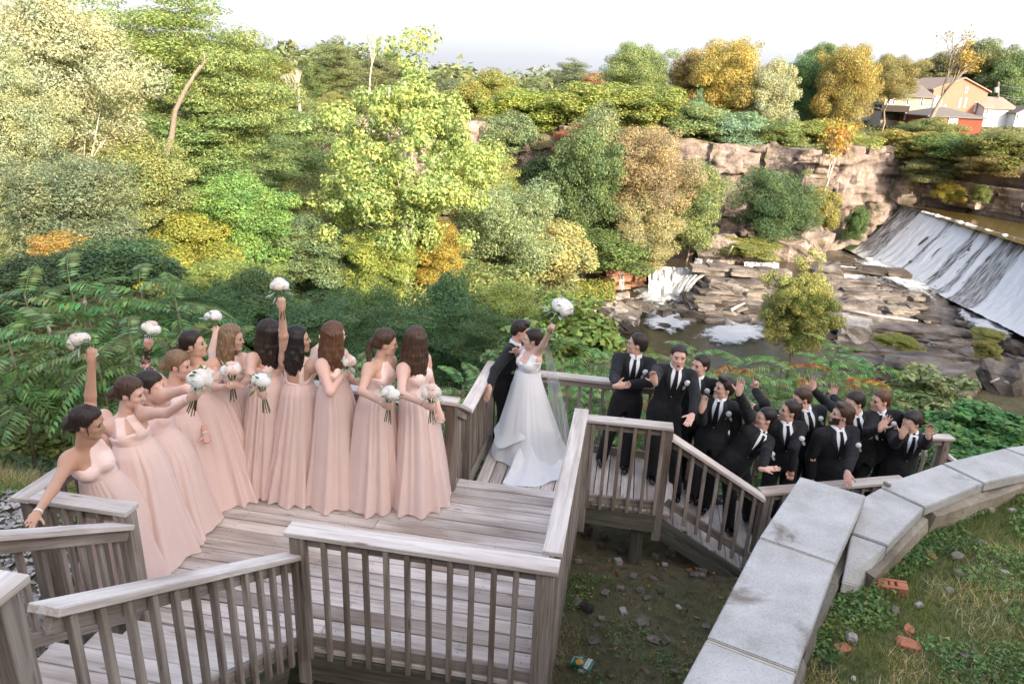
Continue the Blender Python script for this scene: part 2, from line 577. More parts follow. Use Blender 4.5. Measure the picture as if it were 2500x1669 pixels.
low = thing('lower_stairs', 'short flight of wooden steps on which the groomsmen lean going down right', 'stairs', D(1.2, 3.5, -0.8))
for i, (u0, zt) in enumerate(((0.90, -0.615), (1.24, -0.83))):
    for j in range(2):
        board('stair_tread', low, D(u0 + 0.075 + j * 0.155, 2.97, zt - 0.018), D(u0 + 0.075 + j * 0.155, 4.15, zt - 0.018), 0.15, 0.036, WOODK)
board('stringer', low, D(0.84, 2.955, -0.60), D(1.95, 2.985, -1.24), 0.04, 0.22, WOODD)
board('stringer', low, D(0.90, 4.15, -0.55), D(1.75, 4.3, -1.15), 0.04, 0.22, WOODD)
lowl = thing('lower_landing', 'long lower plank landing behind the stone wall carrying the last groomsmen', 'landing', D(3, 4.2, -1.05))
fr = lambda u: np.interp(u, [1.55, 1.95, 3.45, 4.6], [3.0, 3.08, 3.70, 4.1])
bk = lambda u: np.interp(u, [1.55, 4.6], [4.36, 5.02])
for k in range(20):
    u0 = 1.62 + k * 0.1455
    z = -1.069 + random.uniform(-0.002, 0.002)
    board('landing_board', lowl, D(u0, fr(u0), z), D(u0, bk(u0), z), 0.139, 0.036, WOODK)
board('rim_joist', lowl, D(1.6, 4.36, -1.2), D(4.5, 5.0, -1.2), 0.22, 0.04, WOODD, up=DV)
for pu in (2.0, 3.2, 4.4):
    board('support_post', lowl, D(pu, bk(pu) - 0.1, -1.1), D(pu, bk(pu) - 0.1, -3.2), 0.135, 0.135, WOODD, up=DV)
railing('sloping stair railing in front of the groomsmen going down to the stone wall', (0.95, 2.945, -0.355), (1.90, 2.985, -0.92), h=0.82, out=1, posts=(0, 0), capext=0.03, drop=0.13)
railing('lower landing railing half hidden by the stone wall slab', (1.95, 3.10, -1.07), (3.46, 3.72, -1.07), out=1, posts=(1, 1), post_drop=0.4)
railing('back stair railing behind the leaning groomsmen', (0.95, 4.04, -0.40), (1.60, 4.33, -1.04), out=-1, h=0.95, posts=(0, 0), capext=0)
railing('back railing of the lower landing ending in a corner post right of the last groomsman', (1.62, 4.38, -1.07), (4.42, 4.99, -1.07), out=-1, posts=(1, 1), post_drop=0.4)
railing('last sloping rail going down from the corner post at the right', (4.47, 5.0, -1.20), (5.4, 4.95, -1.80), out=1, posts=(0, 1), h=0.85, capext=0)

# ------------------------------------------------------------------ stone wall with coping slabs
mC, nC, oC = newmat('bluestone_coping')
a_ = tex(nC, noise=3.0, detail=8, rough=0.7, rnd=True)
b_ = tex(nC, noise=60, detail=4, rough=0.8)
s_ = tex(nC, noise=1.3, detail=5, rough=0.6, dist=0.5, rnd=True)
cc = ramp(nC, a_, [(0.3, (0.34, 0.325, 0.305)), (0.5, (0.45, 0.432, 0.41)), (0.7, (0.54, 0.52, 0.50))]).outputs[0]
cc = mixc(nC, cc, ramp(nC, b_, [(0.3, (0.6, 0.58, 0.56)), (0.5, (1, 1, 1))]).outputs[0], 0.75, 'MULTIPLY')
cc = mixc(nC, cc, ramp(nC, s_, [(0.28, (0.30, 0.22, 0.18)), (0.36, (1, 1, 1))]).outputs[0], 0.8, 'MULTIPLY')
pb(nC, oC, cc, 0.8, 0.25, bump=b_, bdist=0.004, bstr=0.6)
WALLM = mat_rock('rough_wall_stone', (0.13, 0.12, 0.10), (0.22, 0.20, 0.17), (0.32, 0.30, 0.27), 2.0, 6, 0.04)
MORTAR = mat_plain('mortar', (0.46, 0.40, 0.33), 0.9, 0.1, 0.3, 20)


def slab(name, parent, poly, t, m, z=None, jag=0.0):
    """a coping slab: polygon of (u, v, z) tops, thickness t"""
    top = [D(*p) for p in poly]
    n = len(top)
    bm = bmesh.new()
    vt = [bm.verts.new(p) for p in top]
    vb = [bm.verts.new(p - np.array([0, 0, t])) for p in top]
    bm.faces.new(vt)
    bm.faces.new(vb[::-1])
    for i in range(n):
        bm.faces.new((vt[(i + 1) % n], vt[i], vb[i], vb[(i + 1) % n]))
    bmesh.ops.recalc_face_normals(bm, faces=bm.faces)
    bmesh.ops.bevel(bm, geom=list(bm.edges), offset=0.007, segments=2, affect='EDGES')
    if jag:
        bmesh.ops.subdivide_edges(bm, edges=list(bm.edges), cuts=3, use_grid_fill=True)
        for v_ in bm.verts:
            v_.co += Vector((fbm(v_.co * 3 + Vector((3, 1, 0))), fbm(v_.co * 3 + Vector((0, 7, 2))), 0)) * jag
    me = bpy.data.meshes.new(name)
    ctr = sum((Vector(p) for p in top), Vector((0, 0, 0))) / n
    off = Vector(parent.location)
    for v_ in bm.verts: v_.co -= ctr
    bm.to_mesh(me)
    bm.free()
    me.materials.append(m)
    o = link(bpy.data.objects.new(name, me), parent)
    o.location = ctr - off
    return o


wall = thing('stone_wall', 'straight retaining wall with wide grey bluestone coping slabs in front of the groomsmen', 'stone wall', D(1.3, 0, 0.8))
S1 = [(1.80, 1.43), (2.24, 1.26), (1.81, 0.335), (1.365, 0.515)]
S2 = [(1.355, 0.49), (1.80, 0.31), (1.385, -0.67), (0.945, -0.525)]
S3 = [(0.935, -0.55), (1.375, -0.70), (0.95, -1.75), (0.50, -1.6)]
S4 = [(0.49, -1.62), (0.94, -1.77), (0.5, -2.8), (0.05, -2.65)]
for s in (S1, S2, S3, S4): slab('coping_slab', wall, [(*p, 1.0) for p in s], 0.085, mC)
for s, q in ((S1, S2), (S2, S3), (S3, S4)):
    slab('mortar_joint', wall, [(s[3][0] - 0.002, s[3][1], 0.992), (s[2][0], s[2][1], 0.992), (q[1][0], q[1][1], 0.992), (q[0][0], q[0][1], 0.992)], 0.05, MORTAR)
rr = np.random.default_rng(3)


def stone_course(parent, pts, z0, z1, courses, m, wid=0.4, name='wall_stone', prot=0.02, depth=0.3):
    """rough blocks along a polyline of (u, v), each its own stone"""
    P = np.array(pts, float)
    seg = np.hypot(*np.diff(P, axis=0).T)
    cum = np.concatenate([[0], np.cumsum(seg)])
    hz = (z1 - z0) / courses
    at = lambda s: np.array([np.interp(s, cum, P[:, 0]), np.interp(s, cum, P[:, 1])])
    for c in range(courses):
        s = -rr.uniform(0, wid * 0.5)
        while s < cum[-1]:
            l = wid * rr.uniform(0.6, 1.4)
            a, b = at(max(s, 0) + 0.006), at(min(s + l, cum[-1]) - 0.006)
            if np.hypot(*(b - a)) > 0.05:
                zc = z0 + (c + 0.5) * hz
                dn = np.array([(b - a)[1], -(b - a)[0]]) / np.hypot(*(b - a)) * rr.uniform(-prot, prot)
                rock_box(name, parent, D(*(a + dn), zc), D(*(b + dn), zc), depth, hz - 0.012, m)
            s += l


_rb = {}


def rock_mesh(key, sub=2, amp=0.12, sharp=1.0, seed=0):
    """unit rough block, 1 x 1 x 1"""
    k = ('rock', key, sub, amp, seed)
    if k in _rb: return _rb[k]
    bm = bmesh.new()
    bmesh.ops.create_cube(bm, size=1)
    bmesh.ops.subdivide_edges(bm, edges=list(bm.edges), cuts=sub, use_grid_fill=True)
    r = random.Random(int(seed))
    o1 = Vector((r.uniform(0, 90), r.uniform(0, 90), r.uniform(0, 90)))
    for v_ in bm.verts:
        p = v_.co.copy()
        rd = p.length / 0.866
        q = p.normalized() * 0.56
        p = p.lerp(q, 1 - sharp)
        d = Vector((fbm(p * 2.3 + o1), fbm(p * 2.3 + o1 * 2), fbm(p * 2.3 + o1 * 3)))
        v_.co = p + d * amp
    me = bpy.data.meshes.new('rock')
    bm.to_mesh(me)
    bm.free()
    _rb[k] = me
    return me


_rmv = {}


def rock_var(me, m, smooth=False):
    k = (me.name, m.name)
    if k not in _rmv:
        x = me.copy()
        x.materials.append(m)
        if smooth: x.polygons.foreach_set('use_smooth', np.ones(len(x.polygons), dtype=bool))
        _rmv[k] = x
    return _rmv[k]


def rock_box(name, parent, a, b, depth, h, m, var=6, sub=2, amp=0.10):
    a, b = Vector(a), Vector(b)
    x = b - a
    L = x.length
    x.normalize()
    z = Vector((0, 0, 1))
    z = (z - x * z.dot(x)).normalized()
    y = z.cross(x)
    o = bpy.data.objects.new(name, rock_var(rock_mesh('b', sub, amp, 0.97, int(rr.integers(var))), m))
    link(o, parent)
    c = (a + b) / 2 - (Vector(parent.location) if parent is not None else Vector((0, 0, 0)))
    o.matrix_basis = Matrix(((x.x * L, y.x * depth, z.x * h, c.x), (x.y * L, y.y * depth, z.y * h, c.y), (x.z * L, y.z * depth, z.z * h, c.z), (0, 0, 0, 1)))
    return o


stone_course(wall, [(0.37, -2.6), (0.82, -1.7), (1.25, -0.66), (1.66, 0.30)], 0.45, 0.91, 2, WALLM, 0.7, prot=0.006)
stone_course(wall, [(1.66, 0.30), (2.02, 1.1)], 0.45, 0.80, 2, WALLM, 0.7, prot=0.006)
stone_course(wall, [(2.02, 1.22), (1.55, 0.40), (1.14, -0.58), (0.70, -1.65)], -1.5, 0.91, 8, WALLM, 0.45, prot=.01)
stone_course(wall, [(2.14, 1.22), (1.83, 1.36)], -1.5, 0.91, 8, WALLM, 0.3)

WALLB = mat_rock('wall_band', (0.20, 0.17, 0.13), (0.30, 0.26, 0.21), (0.38, 0.34, 0.29), 2.0, 3, 0.02)
cw = thing('curved_stone_wall', 'low curved retaining wall with angled grey coping slabs around the lawn', 'stone wall', D(3, 1.8, 0.7))
g2 = lambda x, y, z: tuple(np.round((lambda p: (*touv(p), p[2]))(atz(1650 + 0.3756 * x, 1080 + 0.3756 * y, z)), 3))
CA = [g2(1080, 905, 0.80), g2(1140, 594, 0.9), g2(1372, 674, 0.9), g2(1185, 930, 0.74)]
CB = [g2(1146, 582, 0.9), g2(1232, 347, 0.9), g2(1330, 293, 0.9), g2(1612, 424, 0.9), g2(1378, 664, 0.9)]
CC = [g2(1337, 286, 0.9), g2(1348, 268, 0.9), g2(1728, 138, 0.9), g2(1998, 266, 0.9), g2(1622, 418, 0.9)]
CD = [g2(1738, 132, 0.9), g2(2130, 37, 0.9), g2(2300, 100, 0.9), g2(2330, 190, 0.9), g2(2008, 261, 0.9)]
CE = [g2(2138, 33, 0.9), g2(2300, 12, 0.9), g2(2480, 10, 0.9), g2(2500, 150, 0.9), g2(2338, 188, 0.9), g2(2308, 97, 0.9)]
for s in (CA, CB, CC, CD, CE): slab('coping_slab', cw, s, 0.085, mC)
inner = [CA[3][:2], CA[2][:2], CB[3][:2], CC[3][:2], CD[3][:2], CE[3][:2]]
outer = [CB[1][:2], CB[2][:2], CC[2][:2], CD[1][:2], CE[2][:2]]
ins = lambda P, d: [(p[0] - d * 0.6, p[1] + d) for p in P]
stone_course(cw, [(p[0] - 0.02, p[1] + 0.14) for p in inner], 0.45, 0.812, 1, WALLB, 1.3, depth=0.3, prot=0.002)
stone_course(cw, [(p[0] + 0.04, p[1] - 0.16) for p in outer], -1.6, 0.81, 8, WALLM, 0.5, depth=0.3)
# a stick and a wood chip lying on the wall
o = board('wood_chip', None, atz(2158, 1177, 0.92), atz(2174, 1186, 0.92), 0.03, 0.022, WOOD)
tag(o, 'small pale block of wood lying on the curved coping at a joint', 'wood block')

# ------------------------------------------------------------------ near ground sheets
def lawn_z(u, v):
    return 0.66 + 0.03 * math.sin(u * 1.7 + 1) + 0.04 * math.cos(v * 2.1) + 0.02 * (u - 2)


LB = [(0.3, -2.8), (0.80, -1.7), (1.2, -0.7), (1.62, 0.3)] + [(p[0] - 0.03, p[1] + 0.12) for p in inner]
LBp = np.array(LB)
nL, mL = 60, 60
seg = np.concatenate([[0], np.cumsum(np.hypot(*np.diff(LBp, axis=0).T))])
V, LUV = [], []
for i in range(nL):
    s = seg[-1] * i / (nL - 1)
    u0, v0 = np.interp(s, seg, LBp[:, 0]), np.interp(s, seg, LBp[:, 1])
    for j in range(mL):
        dd_ = 6.5 * (j / (mL - 1)) ** 1.3
        u_, v_ = u0 + dd_ * 0.75, v0 - dd_ * 0.66
        V.append(D(u_, v_, lawn_z(u_, v_) + 0.02 * fbm((u_ * 3, v_ * 3, 0))))
        LUV.append((u_, v_))
F = np.array([(i * mL + j, i * mL + j + 1, (i + 1) * mL + j + 1, (i + 1) * mL + j) for i in range(nL - 1) for j in range(mL - 1)])
o = mo('lawn', V, F[:, ::-1], TURF, smooth=True)
o['kind'] = 'structure'
# ------------------------------------------------------------------ terrain
def sstep(a, b, x):
    t = np.clip((np.asarray(x, float) - a) / (b - a), 0, 1)
    return t * t * (3 - 2 * t)


CLX = [-400, -60, -45, -30, -15, -3, 8, 18, 26, 34, 38, 41, 44, 47, 52, 60, 80, 110, 400]
CLY = [40, 55, 62, 68, 72, 74, 73, 72.5, 70.5, 72, 75, 72, 66.5, 60, 52, 42, 28, 10, -100]


def G(x, y):
    x = np.asarray(x, float)
    y = np.asarray(y, float)
    q = np.stack([x - DO[0], y - DO[1]], -1)
    u, v = q @ DU[:2], q @ DV[:2]
    base = -1.15 + 0.72 * sstep(-2.9, -3.6, u) * sstep(4.5, 1.5, v)
    v0 = np.interp(u, [-6, -3.7, -2, 6], [1.6, 2.3, 4.0, 4.6])
    d = v - v0
    fall = np.interp(d, [-1, 0, 2, 6, 12, 20, 27], [0, 0, -0.9, -3.2, -6.6, -10.0, -11.2])
    left = sstep(-6, -30, x)
    fl = np.interp(x, [-60, -25, -10, 2, 6, 10], [-5.5, -8.0, -10.2, -11.0, -11.8, -13.6])
    near = np.maximum(base + fall * (1 - 0.35 * left), fl)
    # lake and dam
    far = np.where((x > 37.5) & (y > 38), -7.5, near)
    cy = np.interp(x, CLX, CLY)
    s = y - cy
    plate = -0.9 + 0.016 * np.clip(s, 0, 130) + 0.9 * np.sin(x * 0.05 + 1) * np.sin(y * 0.043) - 1.5 * sstep(32, 60, x) - 1.5 * sstep(20, 35, x) * sstep(50, 35, x)
    slopew = np.interp(x, [-60, -35, -20, 0], [26, 18, 5, 1.2])
    k = np.clip((s + slopew * 0.5) / slopew, 0, 1)
    z = far * (1 - k) + plate * k
    z = z + 3.0 * sstep(250, 900, y) * 1.0
    return z


gx = np.concatenate([-np.geomspace(900, 60, 16)[:-1], np.linspace(-60, 85, 150), np.geomspace(85, 900, 16)[1:]])
gy = np.concatenate([[-60, -30], np.linspace(-12, 20, 60), np.linspace(20.6, 100, 120), np.geomspace(101, 1600, 24)])
XX, YY = np.meshgrid(gx, gy, indexing='ij')
ZZ = G(XX, YY)
rz = np.zeros_like(ZZ)
for i in range(XX.shape[0]):
    for j in range(XX.shape[1]):
        rz[i, j] = fbm((XX[i, j] * 0.25, YY[i, j] * 0.25, 0.3), 3)
ZZ = ZZ + rz * np.interp(YY, [0, 8, 20, 60], [0.05, 0.07, 0.35, 0.6])
nx, ny = XX.shape
ii, jj = np.meshgrid(np.arange(nx - 1), np.arange(ny - 1), indexing='ij')
a = (ii * ny + jj).ravel()
F = np.stack([a, a + ny, a + ny + 1, a + 1], 1)
o = mo('ground', np.stack([XX, YY, ZZ], -1).reshape(-1, 3), F, BANK, smooth=True)
o['kind'] = 'structure'

# ------------------------------------------------------------------ unseen building behind the camera, put in and shaped to shade deck and gorge
def bbox_obj(name, lo, hi, m, parent=None):
    lo, hi = np.array(lo, float), np.array(hi, float)
    V = [(x, y, z) for z in (lo[2], hi[2]) for y in (lo[1], hi[1]) for x in (lo[0], hi[0])]
    F = [(0, 2, 3, 1), (4, 5, 7, 6), (0, 1, 5, 4), (2, 6, 7, 3), (0, 4, 6, 2), (1, 3, 7, 5)]
    return mo(name, V, F, m, parent)


BRICKW = mat_plain('pale_masonry', (0.42, 0.38, 0.33), 0.9, 0.1, 0.2, 3)
GLASS = mat_plain('window_glass', (0.05, 0.06, 0.07), 0.08, 0.6, 0.2, 2)
WHITEP = mat_plain('white_paint', (0.72, 0.72, 0.72), 0.6, 0.3, 0.06, 2)
shade_bld = thing('shade_building', 'long masonry building standing behind the photographer, outside the picture', 'building', (8, -14, 0))
bbox_obj('wall', (-26, -22, -2), (30, -9, 11.6), BRICKW, shade_bld)
bbox_obj('shade_wing', (30.02, -24, -3), (90, -9.5, 15.2), BRICKW, shade_bld)  # invented taller part, sized by where its shadow should end
for k in range(9):
    for fl_ in range(2):
        bbox_obj('window', (-23 + k * 5.6, -8.98, 1.6 + fl_ * 4.2), (-21 + k * 5.6, -8.9, 4.0 + fl_ * 4.2), GLASS, shade_bld)

# ------------------------------------------------------------------ water
def sheet(name, pts, z, m, n=1):
    P = [(*p[:2], z) for p in pts]
    o = mo(name, P, [tuple(range(len(P)))], m)
    o['kind'] = 'structure'
    return o


ZL, Z1, Z2, Z3 = -6.0, -10.0, -12.0, -12.7
sheet('lake_water', [(37.9, 30), (70, 20), (70, 40), (52, 58), (46, 70), (40, 78), (36.9, 77), (36.9, 71)], ZL, LAKEM)
sheet('pool_water', [(12.4, 57.5), (16, 56.5), (22, 56), (27, 56.5), (31, 58), (34, 66), (33, 72), (30, 74), (20, 74), (10, 70), (9, 62)], Z1, WATER)
sheet('river_water', [(2.0, 40), (4, 36), (10, 36), (17, 36), (22, 44), (30, 50), (30, 56), (20, 57), (12.5, 58.5), (7, 57), (3, 50)], Z2, WATER)
sheet('stream_water', [(9.5, 40), (14, 30), (20, 24), (50, 24), (60, 36), (37, 46), (24, 47), (14, 45)], Z3, WATER)

# ------------------------------------------------------------------ dam
dam = thing('dam', 'curved concrete dam with white water pouring down its sloping face', 'dam', (34, 60, -8))
mD, nD, oD = newmat('dam_concrete')
x1 = tex(nD, scale=(1, 0.6, 0.15), noise=1.2, detail=7, rough=0.7)
cD = ramp(nD, x1, [(0.3, (0.035, 0.026, 0.02)), (0.5, (0.075, 0.055, 0.042)), (0.72, (0.15, 0.12, 0.09))]).outputs[0]
pb(nD, oD, cD, 0.6, 0.4, bump=x1, bdist=0.08)
MOSSM = mat_plain('moss_strip', (0.06, 0.10, 0.03), 0.9, 0.1, 0.5, 2)
CONC = mat_plain('pale_concrete', (0.34, 0.30, 0.25), 0.85, 0.2, 0.3, 1.0, 0.02)


def dam_pt(s, t, lift=0.0):
    """s along the dam (0 far left .. 1 near right), t from crest (0) to toe (1)"""
    cx, cy = 37.2 + 1.6 * s + 0.6 * math.sin(s * 3.1), 71.5 - 28.5 * s
    tx = 31.0 + 3.2 * s
    ty = cy - 3.6 + 0.4 * s
    zt, zb = ZL + 0.05 - 0.02 * s, Z1 + 0.2 - 1.0 * s
    # ogee: round crest then concave towards the toe
    hx = t ** 0.92
    fz = 0.5 - 0.5 * math.cos(math.pi * min(1, t * 1.02)) if t < 1 else 1
    fz = 0.35 * fz + 0.65 * (1 - (1 - t) ** 1.7)
    if t < 0.14: fz *= (t / 0.14)
    x = cx + (tx - cx) * hx
    y = cy + (ty - cy) * hx
    z = zt + (zb - zt) * fz
    return np.array([x - lift * 0.6, y - lift * 0.2, z + lift * 0.8])


def dam_sheet(name, s0, s1, m, lift=0.0, ns=40, ntt=30, t0=0.0, t1=1.0, rag=0.0, amp=0.0, sd=0):
    V = []
    for i in range(ns + 1):
        for j in range(ntt + 1):
            t = t0 + (t1 - t0) * j / ntt
            s = s0 + (s1 - s0) * i / ns
            e = rag * t * fbm((t * 3, i * 0.0 + sd, 2.0 if i < ns / 2 else 7.0)) * (abs(i / ns - 0.5) * 2) ** 4
            ss = s + e
            l = lift + amp * fbm((ss * 55, t * 4, sd)) + amp * 0.5 * fbm((ss * 150, t * 9, sd + 3))
            V.append(dam_pt(ss, t, l))
    F = np.array([(i * (ntt + 1) + j, i * (ntt + 1) + j + 1, (i + 1) * (ntt + 1) + j + 1, (i + 1) * (ntt + 1) + j) for i in range(ns) for j in range(ntt)])
    return mo(name, V, F, m, dam, smooth=True)


dam_sheet('spillway_face', -0.10, 1.25, mD, 0.0, 90, 30)
dam_sheet('moss_strip', 0.015, 0.045, MOSSM, 0.05, 4, 24, 0.05, 0.95, 0.02)
dam_sheet('concrete_apron', -0.05, 0.015, CONC, 0.10, 6, 24, 0.0, 1.0, 0.01)
# falling water: streaks along the flow, dense where the photo is white
mF, nF, oF = newmat('falling_water')
uvn = N(nF, 'ShaderNodeAttribute', attribute_name='flow')
mpf = N(nF, 'ShaderNodeMapping')
mpf.inputs['Scale'].default_value = (110, 2.2, 1)
nF.links.new(uvn.outputs['Vector'], mpf.inputs['Vector'])
n1 = N(nF, 'ShaderNodeTexNoise', i_Scale=2.4, i_Detail=7, i_Roughness=0.68, i_Distortion=0.25)
nF.links.new(mpf.outputs[0], n1.inputs['Vector'])
sx = N(nF, 'ShaderNodeSeparateXYZ')
nF.links.new(uvn.outputs['Vector'], sx.inputs[0])
cvn = N(nF, 'ShaderNodeAttribute', attribute_name='cov')
n2 = N(nF, 'ShaderNodeTexNoise', i_Scale=7.0, i_Detail=6, i_Roughness=0.7, i_Distortion=0.2)
nF.links.new(mpf.outputs[0], n2.inputs['Vector'])
adw = N(nF, 'ShaderNodeMath', operation='MULTIPLY_ADD', i_1=0.42)
nF.links.new(cvn.outputs['Fac'], adw.inputs[0])
nF.links.new(n1.outputs['Fac'], adw.inputs[2])
fw = ramp(nF, adw.outputs[0], [(0.38, (0, 0, 0)), (0.68, (1, 1, 1))]).outputs[0]
cF = mixc(nF, (0.60, 0.61, 0.63), (0.86, 0.87, 0.89), n2.outputs['Fac'])
pF = N(nF, 'ShaderNodeBsdfPrincipled')
nF.links.new(cF, pF.inputs['Base Color'])
pF.inputs['Roughness'].default_value = .75
pF.inputs['Specular IOR Level'].default_value = .2
bF = N(nF, 'ShaderNodeBump', i_Strength=.9, i_Distance=.2)
nF.links.new(n2.outputs['Fac'], bF.inputs['Height'])
nF.links.new(bF.outputs[0], pF.inputs['Normal'])
tF = N(nF, 'ShaderNodeBsdfTransparent')
xF = N(nF, 'ShaderNodeMixShader')
nF.links.new(fw, xF.inputs[0])
nF.links.new(tF.outputs[0], xF.inputs[1])
nF.links.new(pF.outputs[0], xF.inputs[2])
nF.links.new(xF.outputs[0], oF.inputs[0])


def flow_attr(o, ns, ntt):
    at = o.data.attributes.new('flow', 'FLOAT_VECTOR', 'POINT')
    n = (ns + 1) * (ntt + 1)
    d = np.zeros((n, 3), np.float32)
    d[:, 0] = np.repeat(np.arange(ns + 1) / ns, ntt + 1)
    d[:, 1] = np.tile(np.arange(ntt + 1) / ntt, ns + 1)
    at.data.foreach_set('vector', d.ravel())


NS_, NT_ = 300, 56
o = dam_sheet('falling_water', 0.05, 1.25, mF, 0.07, NS_, NT_, 0.02, 1.0, 0.0, 0.10, 3.3)
flow_attr(o, NS_, NT_)
cov = []
for i in range(NS_ + 1):
    for j in range(NT_ + 1):
        s0, t = .05 + 1.2 * i / NS_, j / NT_
        w_ = s0 + .012 * fbm((s0 * 14, t * 1.6, 3)) + .004 * fbm((s0 * 60, t * 4, 8))
        c = 0.0
        for a_, b_ in ((0.150, 0.30), (0.309, 0.42), (0.438, 0.487), (0.508, 0.54), (0.63, 1.3)):
            c = max(c, min(1, (w_ - a_) / .014 + .0, (b_ - w_) / .014))
        c = max(c, -.35)
        cov.append(c - .35 * max(0, 1 - t / .12))
at_ = o.data.attributes.new('cov', 'FLOAT', 'POINT')
at_.data.foreach_set('value', np.array(cov, np.float32))
mFC, nFC, oFC = newmat('cascade_water')
uvc = N(nFC, 'ShaderNodeAttribute', attribute_name='flow')
mpc = N(nFC, 'ShaderNodeMapping')
mpc.inputs['Scale'].default_value = (75, 1.6, 1)
nFC.links.new(uvc.outputs['Vector'], mpc.inputs['Vector'])
ocl = N(nFC, 'ShaderNodeObjectInfo')
nFC.links.new(ocl.outputs['Location'], mpc.inputs['Location'])
nc1 = N(nFC, 'ShaderNodeTexNoise', i_Scale=1.6, i_Detail=6, i_Roughness=0.65, i_Distortion=0.4)
nFC.links.new(mpc.outputs[0], nc1.inputs['Vector'])
fcc = ramp(nFC, nc1.outputs['Fac'], [(0.36, (0, 0, 0)), (0.58, (1, 1, 1))]).outputs[0]
pcc = N(nFC, 'ShaderNodeBsdfPrincipled')
pcc.inputs['Base Color'].default_value = (.56, .57, .59, 1)
pcc.inputs['Roughness'].default_value = .5
tcc = N(nFC, 'ShaderNodeBsdfTransparent')
xcc = N(nFC, 'ShaderNodeMixShader')
nFC.links.new(fcc, xcc.inputs[0])
nFC.links.new(tcc.outputs[0], xcc.inputs[1])
nFC.links.new(pcc.outputs[0], xcc.inputs[2])
nFC.links.new(xcc.outputs[0], oFC.inputs[0])
# foam where the water lands and in the rapids
def foam_patch(pts, z, h=0.12, name='white_water', res=26, m=FOAM):
    """irregular low mound of broken water; pts = corner pixels (4) on plane z"""
    P = [atz(x, y, z) for x, y in pts]
    V = []
    sd = random.uniform(0, 50)
    for i in range(res + 1):
        for j in range(res + 1):
            a_, b_ = i / res, j / res
            p = (P[0] * (1 - a_) + P[1] * a_) * (1 - b_) + (P[3] * (1 - a_) + P[2] * a_) * b_
            edge = min(a_, 1 - a_, b_, 1 - b_) * 2
            n_ = fbm((p[0] * 0.9 + sd, p[1] * 0.9, 0), 4)
            V.append(p + np.array([fbm((a_ * 5, b_ * 5, sd)) * 0.5 * (edge < 0.1), fbm((b_ * 5, a_ * 5, sd + 9)) * 0.9 * (edge < 0.1), min(1, edge * 3) * h * (0.9 + n_) - 0.03 + 0.0]))
    F = np.array([(i * (res + 1) + j, i * (res + 1) + j + 1, (i + 1) * (res + 1) + j + 1, (i + 1) * (res + 1) + j) for i in range(res) for j in range(res)])
    o = mo(name, V, F, m, smooth=True)
    at_ = o.data.attributes.new('edge', 'FLOAT', 'POINT')
    at_.data.foreach_set('value', np.array([max(-.3, 1 - math.hypot(i / res * 2 - 1, j / res * 2 - 1) * (1 + .45 * fbm((i * .22, j * .22, sd)))) * .95 for i in range(res + 1) for j in range(res + 1)], np.float32))
    o['kind'] = 'structure'
    return o


foam_patch([(2090, 590), (2340, 715), (2300, 760), (2030, 640)], Z1 + 0.03, 0.15)
foam_patch([(2290, 700), (2500, 780), (2500, 880), (2330, 800)], -10.9, 0.25)
foam_patch([(1530, 690), (1720, 690), (1690, 755), (1510, 745)], Z2 + 0.04, 0.2)
foam_patch([(1680, 785), (1915, 775), (1880, 850), (1690, 855)], Z2 + 0.03, 0.15)
foam_patch([(1545, 755), (1700, 750), (1720, 815), (1570, 825)], Z2 + 0.03, 0.12)
foam_patch([(2390, 965), (2540, 955), (2540, 1015), (2400, 1020)], Z3 + 0.02, 0.08)
foam_patch([(2010, 655), (2140, 660), (2130, 690), (2000, 680)], Z1 + 0.03, 0.05)


# small falls between the pools: curved sheets with thickness
def small_fall(p0, p1, z0, z1, run=1.0, name='cascade', n=24, label=None):
    """p0, p1 crest pixels on plane z0; falls to z1 towards the camera side"""
    A, B = atz(*p0, z0), atz(*p1, z0)
    d = B - A
    nn = np.array([d[1], -d[0], 0]) / np.hypot(d[0], d[1])
    if nn[1] > 0: nn = -nn
    V = []
    sd = random.uniform(0, 90)
    for i in range(n + 1):
        for j in range(n + 1):
            a_, t = i / n, j / n
            p = A + d * a_
            wv = fbm((a_ * 9 + sd, t * 1.5, 0))
            V.append(p + nn * (run * (t ** 0.7) + 0.18 * wv) + np.array([0, 0, (z1 - z0) * (t ** 1.8) + 0.10 * fbm((a_ * 16 + sd, t * 5, 3)) + 0.04]))
    F = np.array([(i * (n + 1) + j, i * (n + 1) + j + 1, (i + 1) * (n + 1) + j + 1, (i + 1) * (n + 1) + j) for i in range(n) for j in range(n)])
    o = mo(name, V, F, mFC, smooth=True)
    flow_attr(o, n, n)
    a = o.data.attributes['flow']
    q = np.zeros((n + 1) ** 2 * 3, np.float32)
    a.data.foreach_get('vector', q)
    q = q.reshape(-1, 3)
    q[:, 0] *= 0.12
    q[:, 1] = 0.25 + 0.75 * q[:, 1]
    a.data.foreach_set('vector', q.ravel())
    o['kind'] = 'structure'
    return o


small_fall((1578, 650), (1692, 654), Z1, Z2 + 0.05, 1.9)
small_fall((1688, 654), (1735, 668), Z1, Z2 + 0.3, 2.6)
small_fall((1508, 668), (1520, 668), Z1 - 0.3, Z2 + 0.5, 0.8)
small_fall((1815, 640), (1900, 642), Z1 + 0.55, Z1 + 0.02, 0.35)
small_fall((1697, 632), (1715, 634), Z1 + 0.75, Z1 + 0.02, 0.4)
small_fall((1726, 634), (1740, 636), Z1 + 0.65, Z1 + 0.02, 0.4)
small_fall((2030, 648), (2112, 655), Z1 + 0.45, Z1 - 0.05, 0.35)
small_fall((2345, 738), (2390, 742), Z1 - 0.4, Z1 - 1.1, 0.6)
small_fall((1862, 782), (1895, 776), Z2 + 0.9, Z2 + 0.05, 0.8)

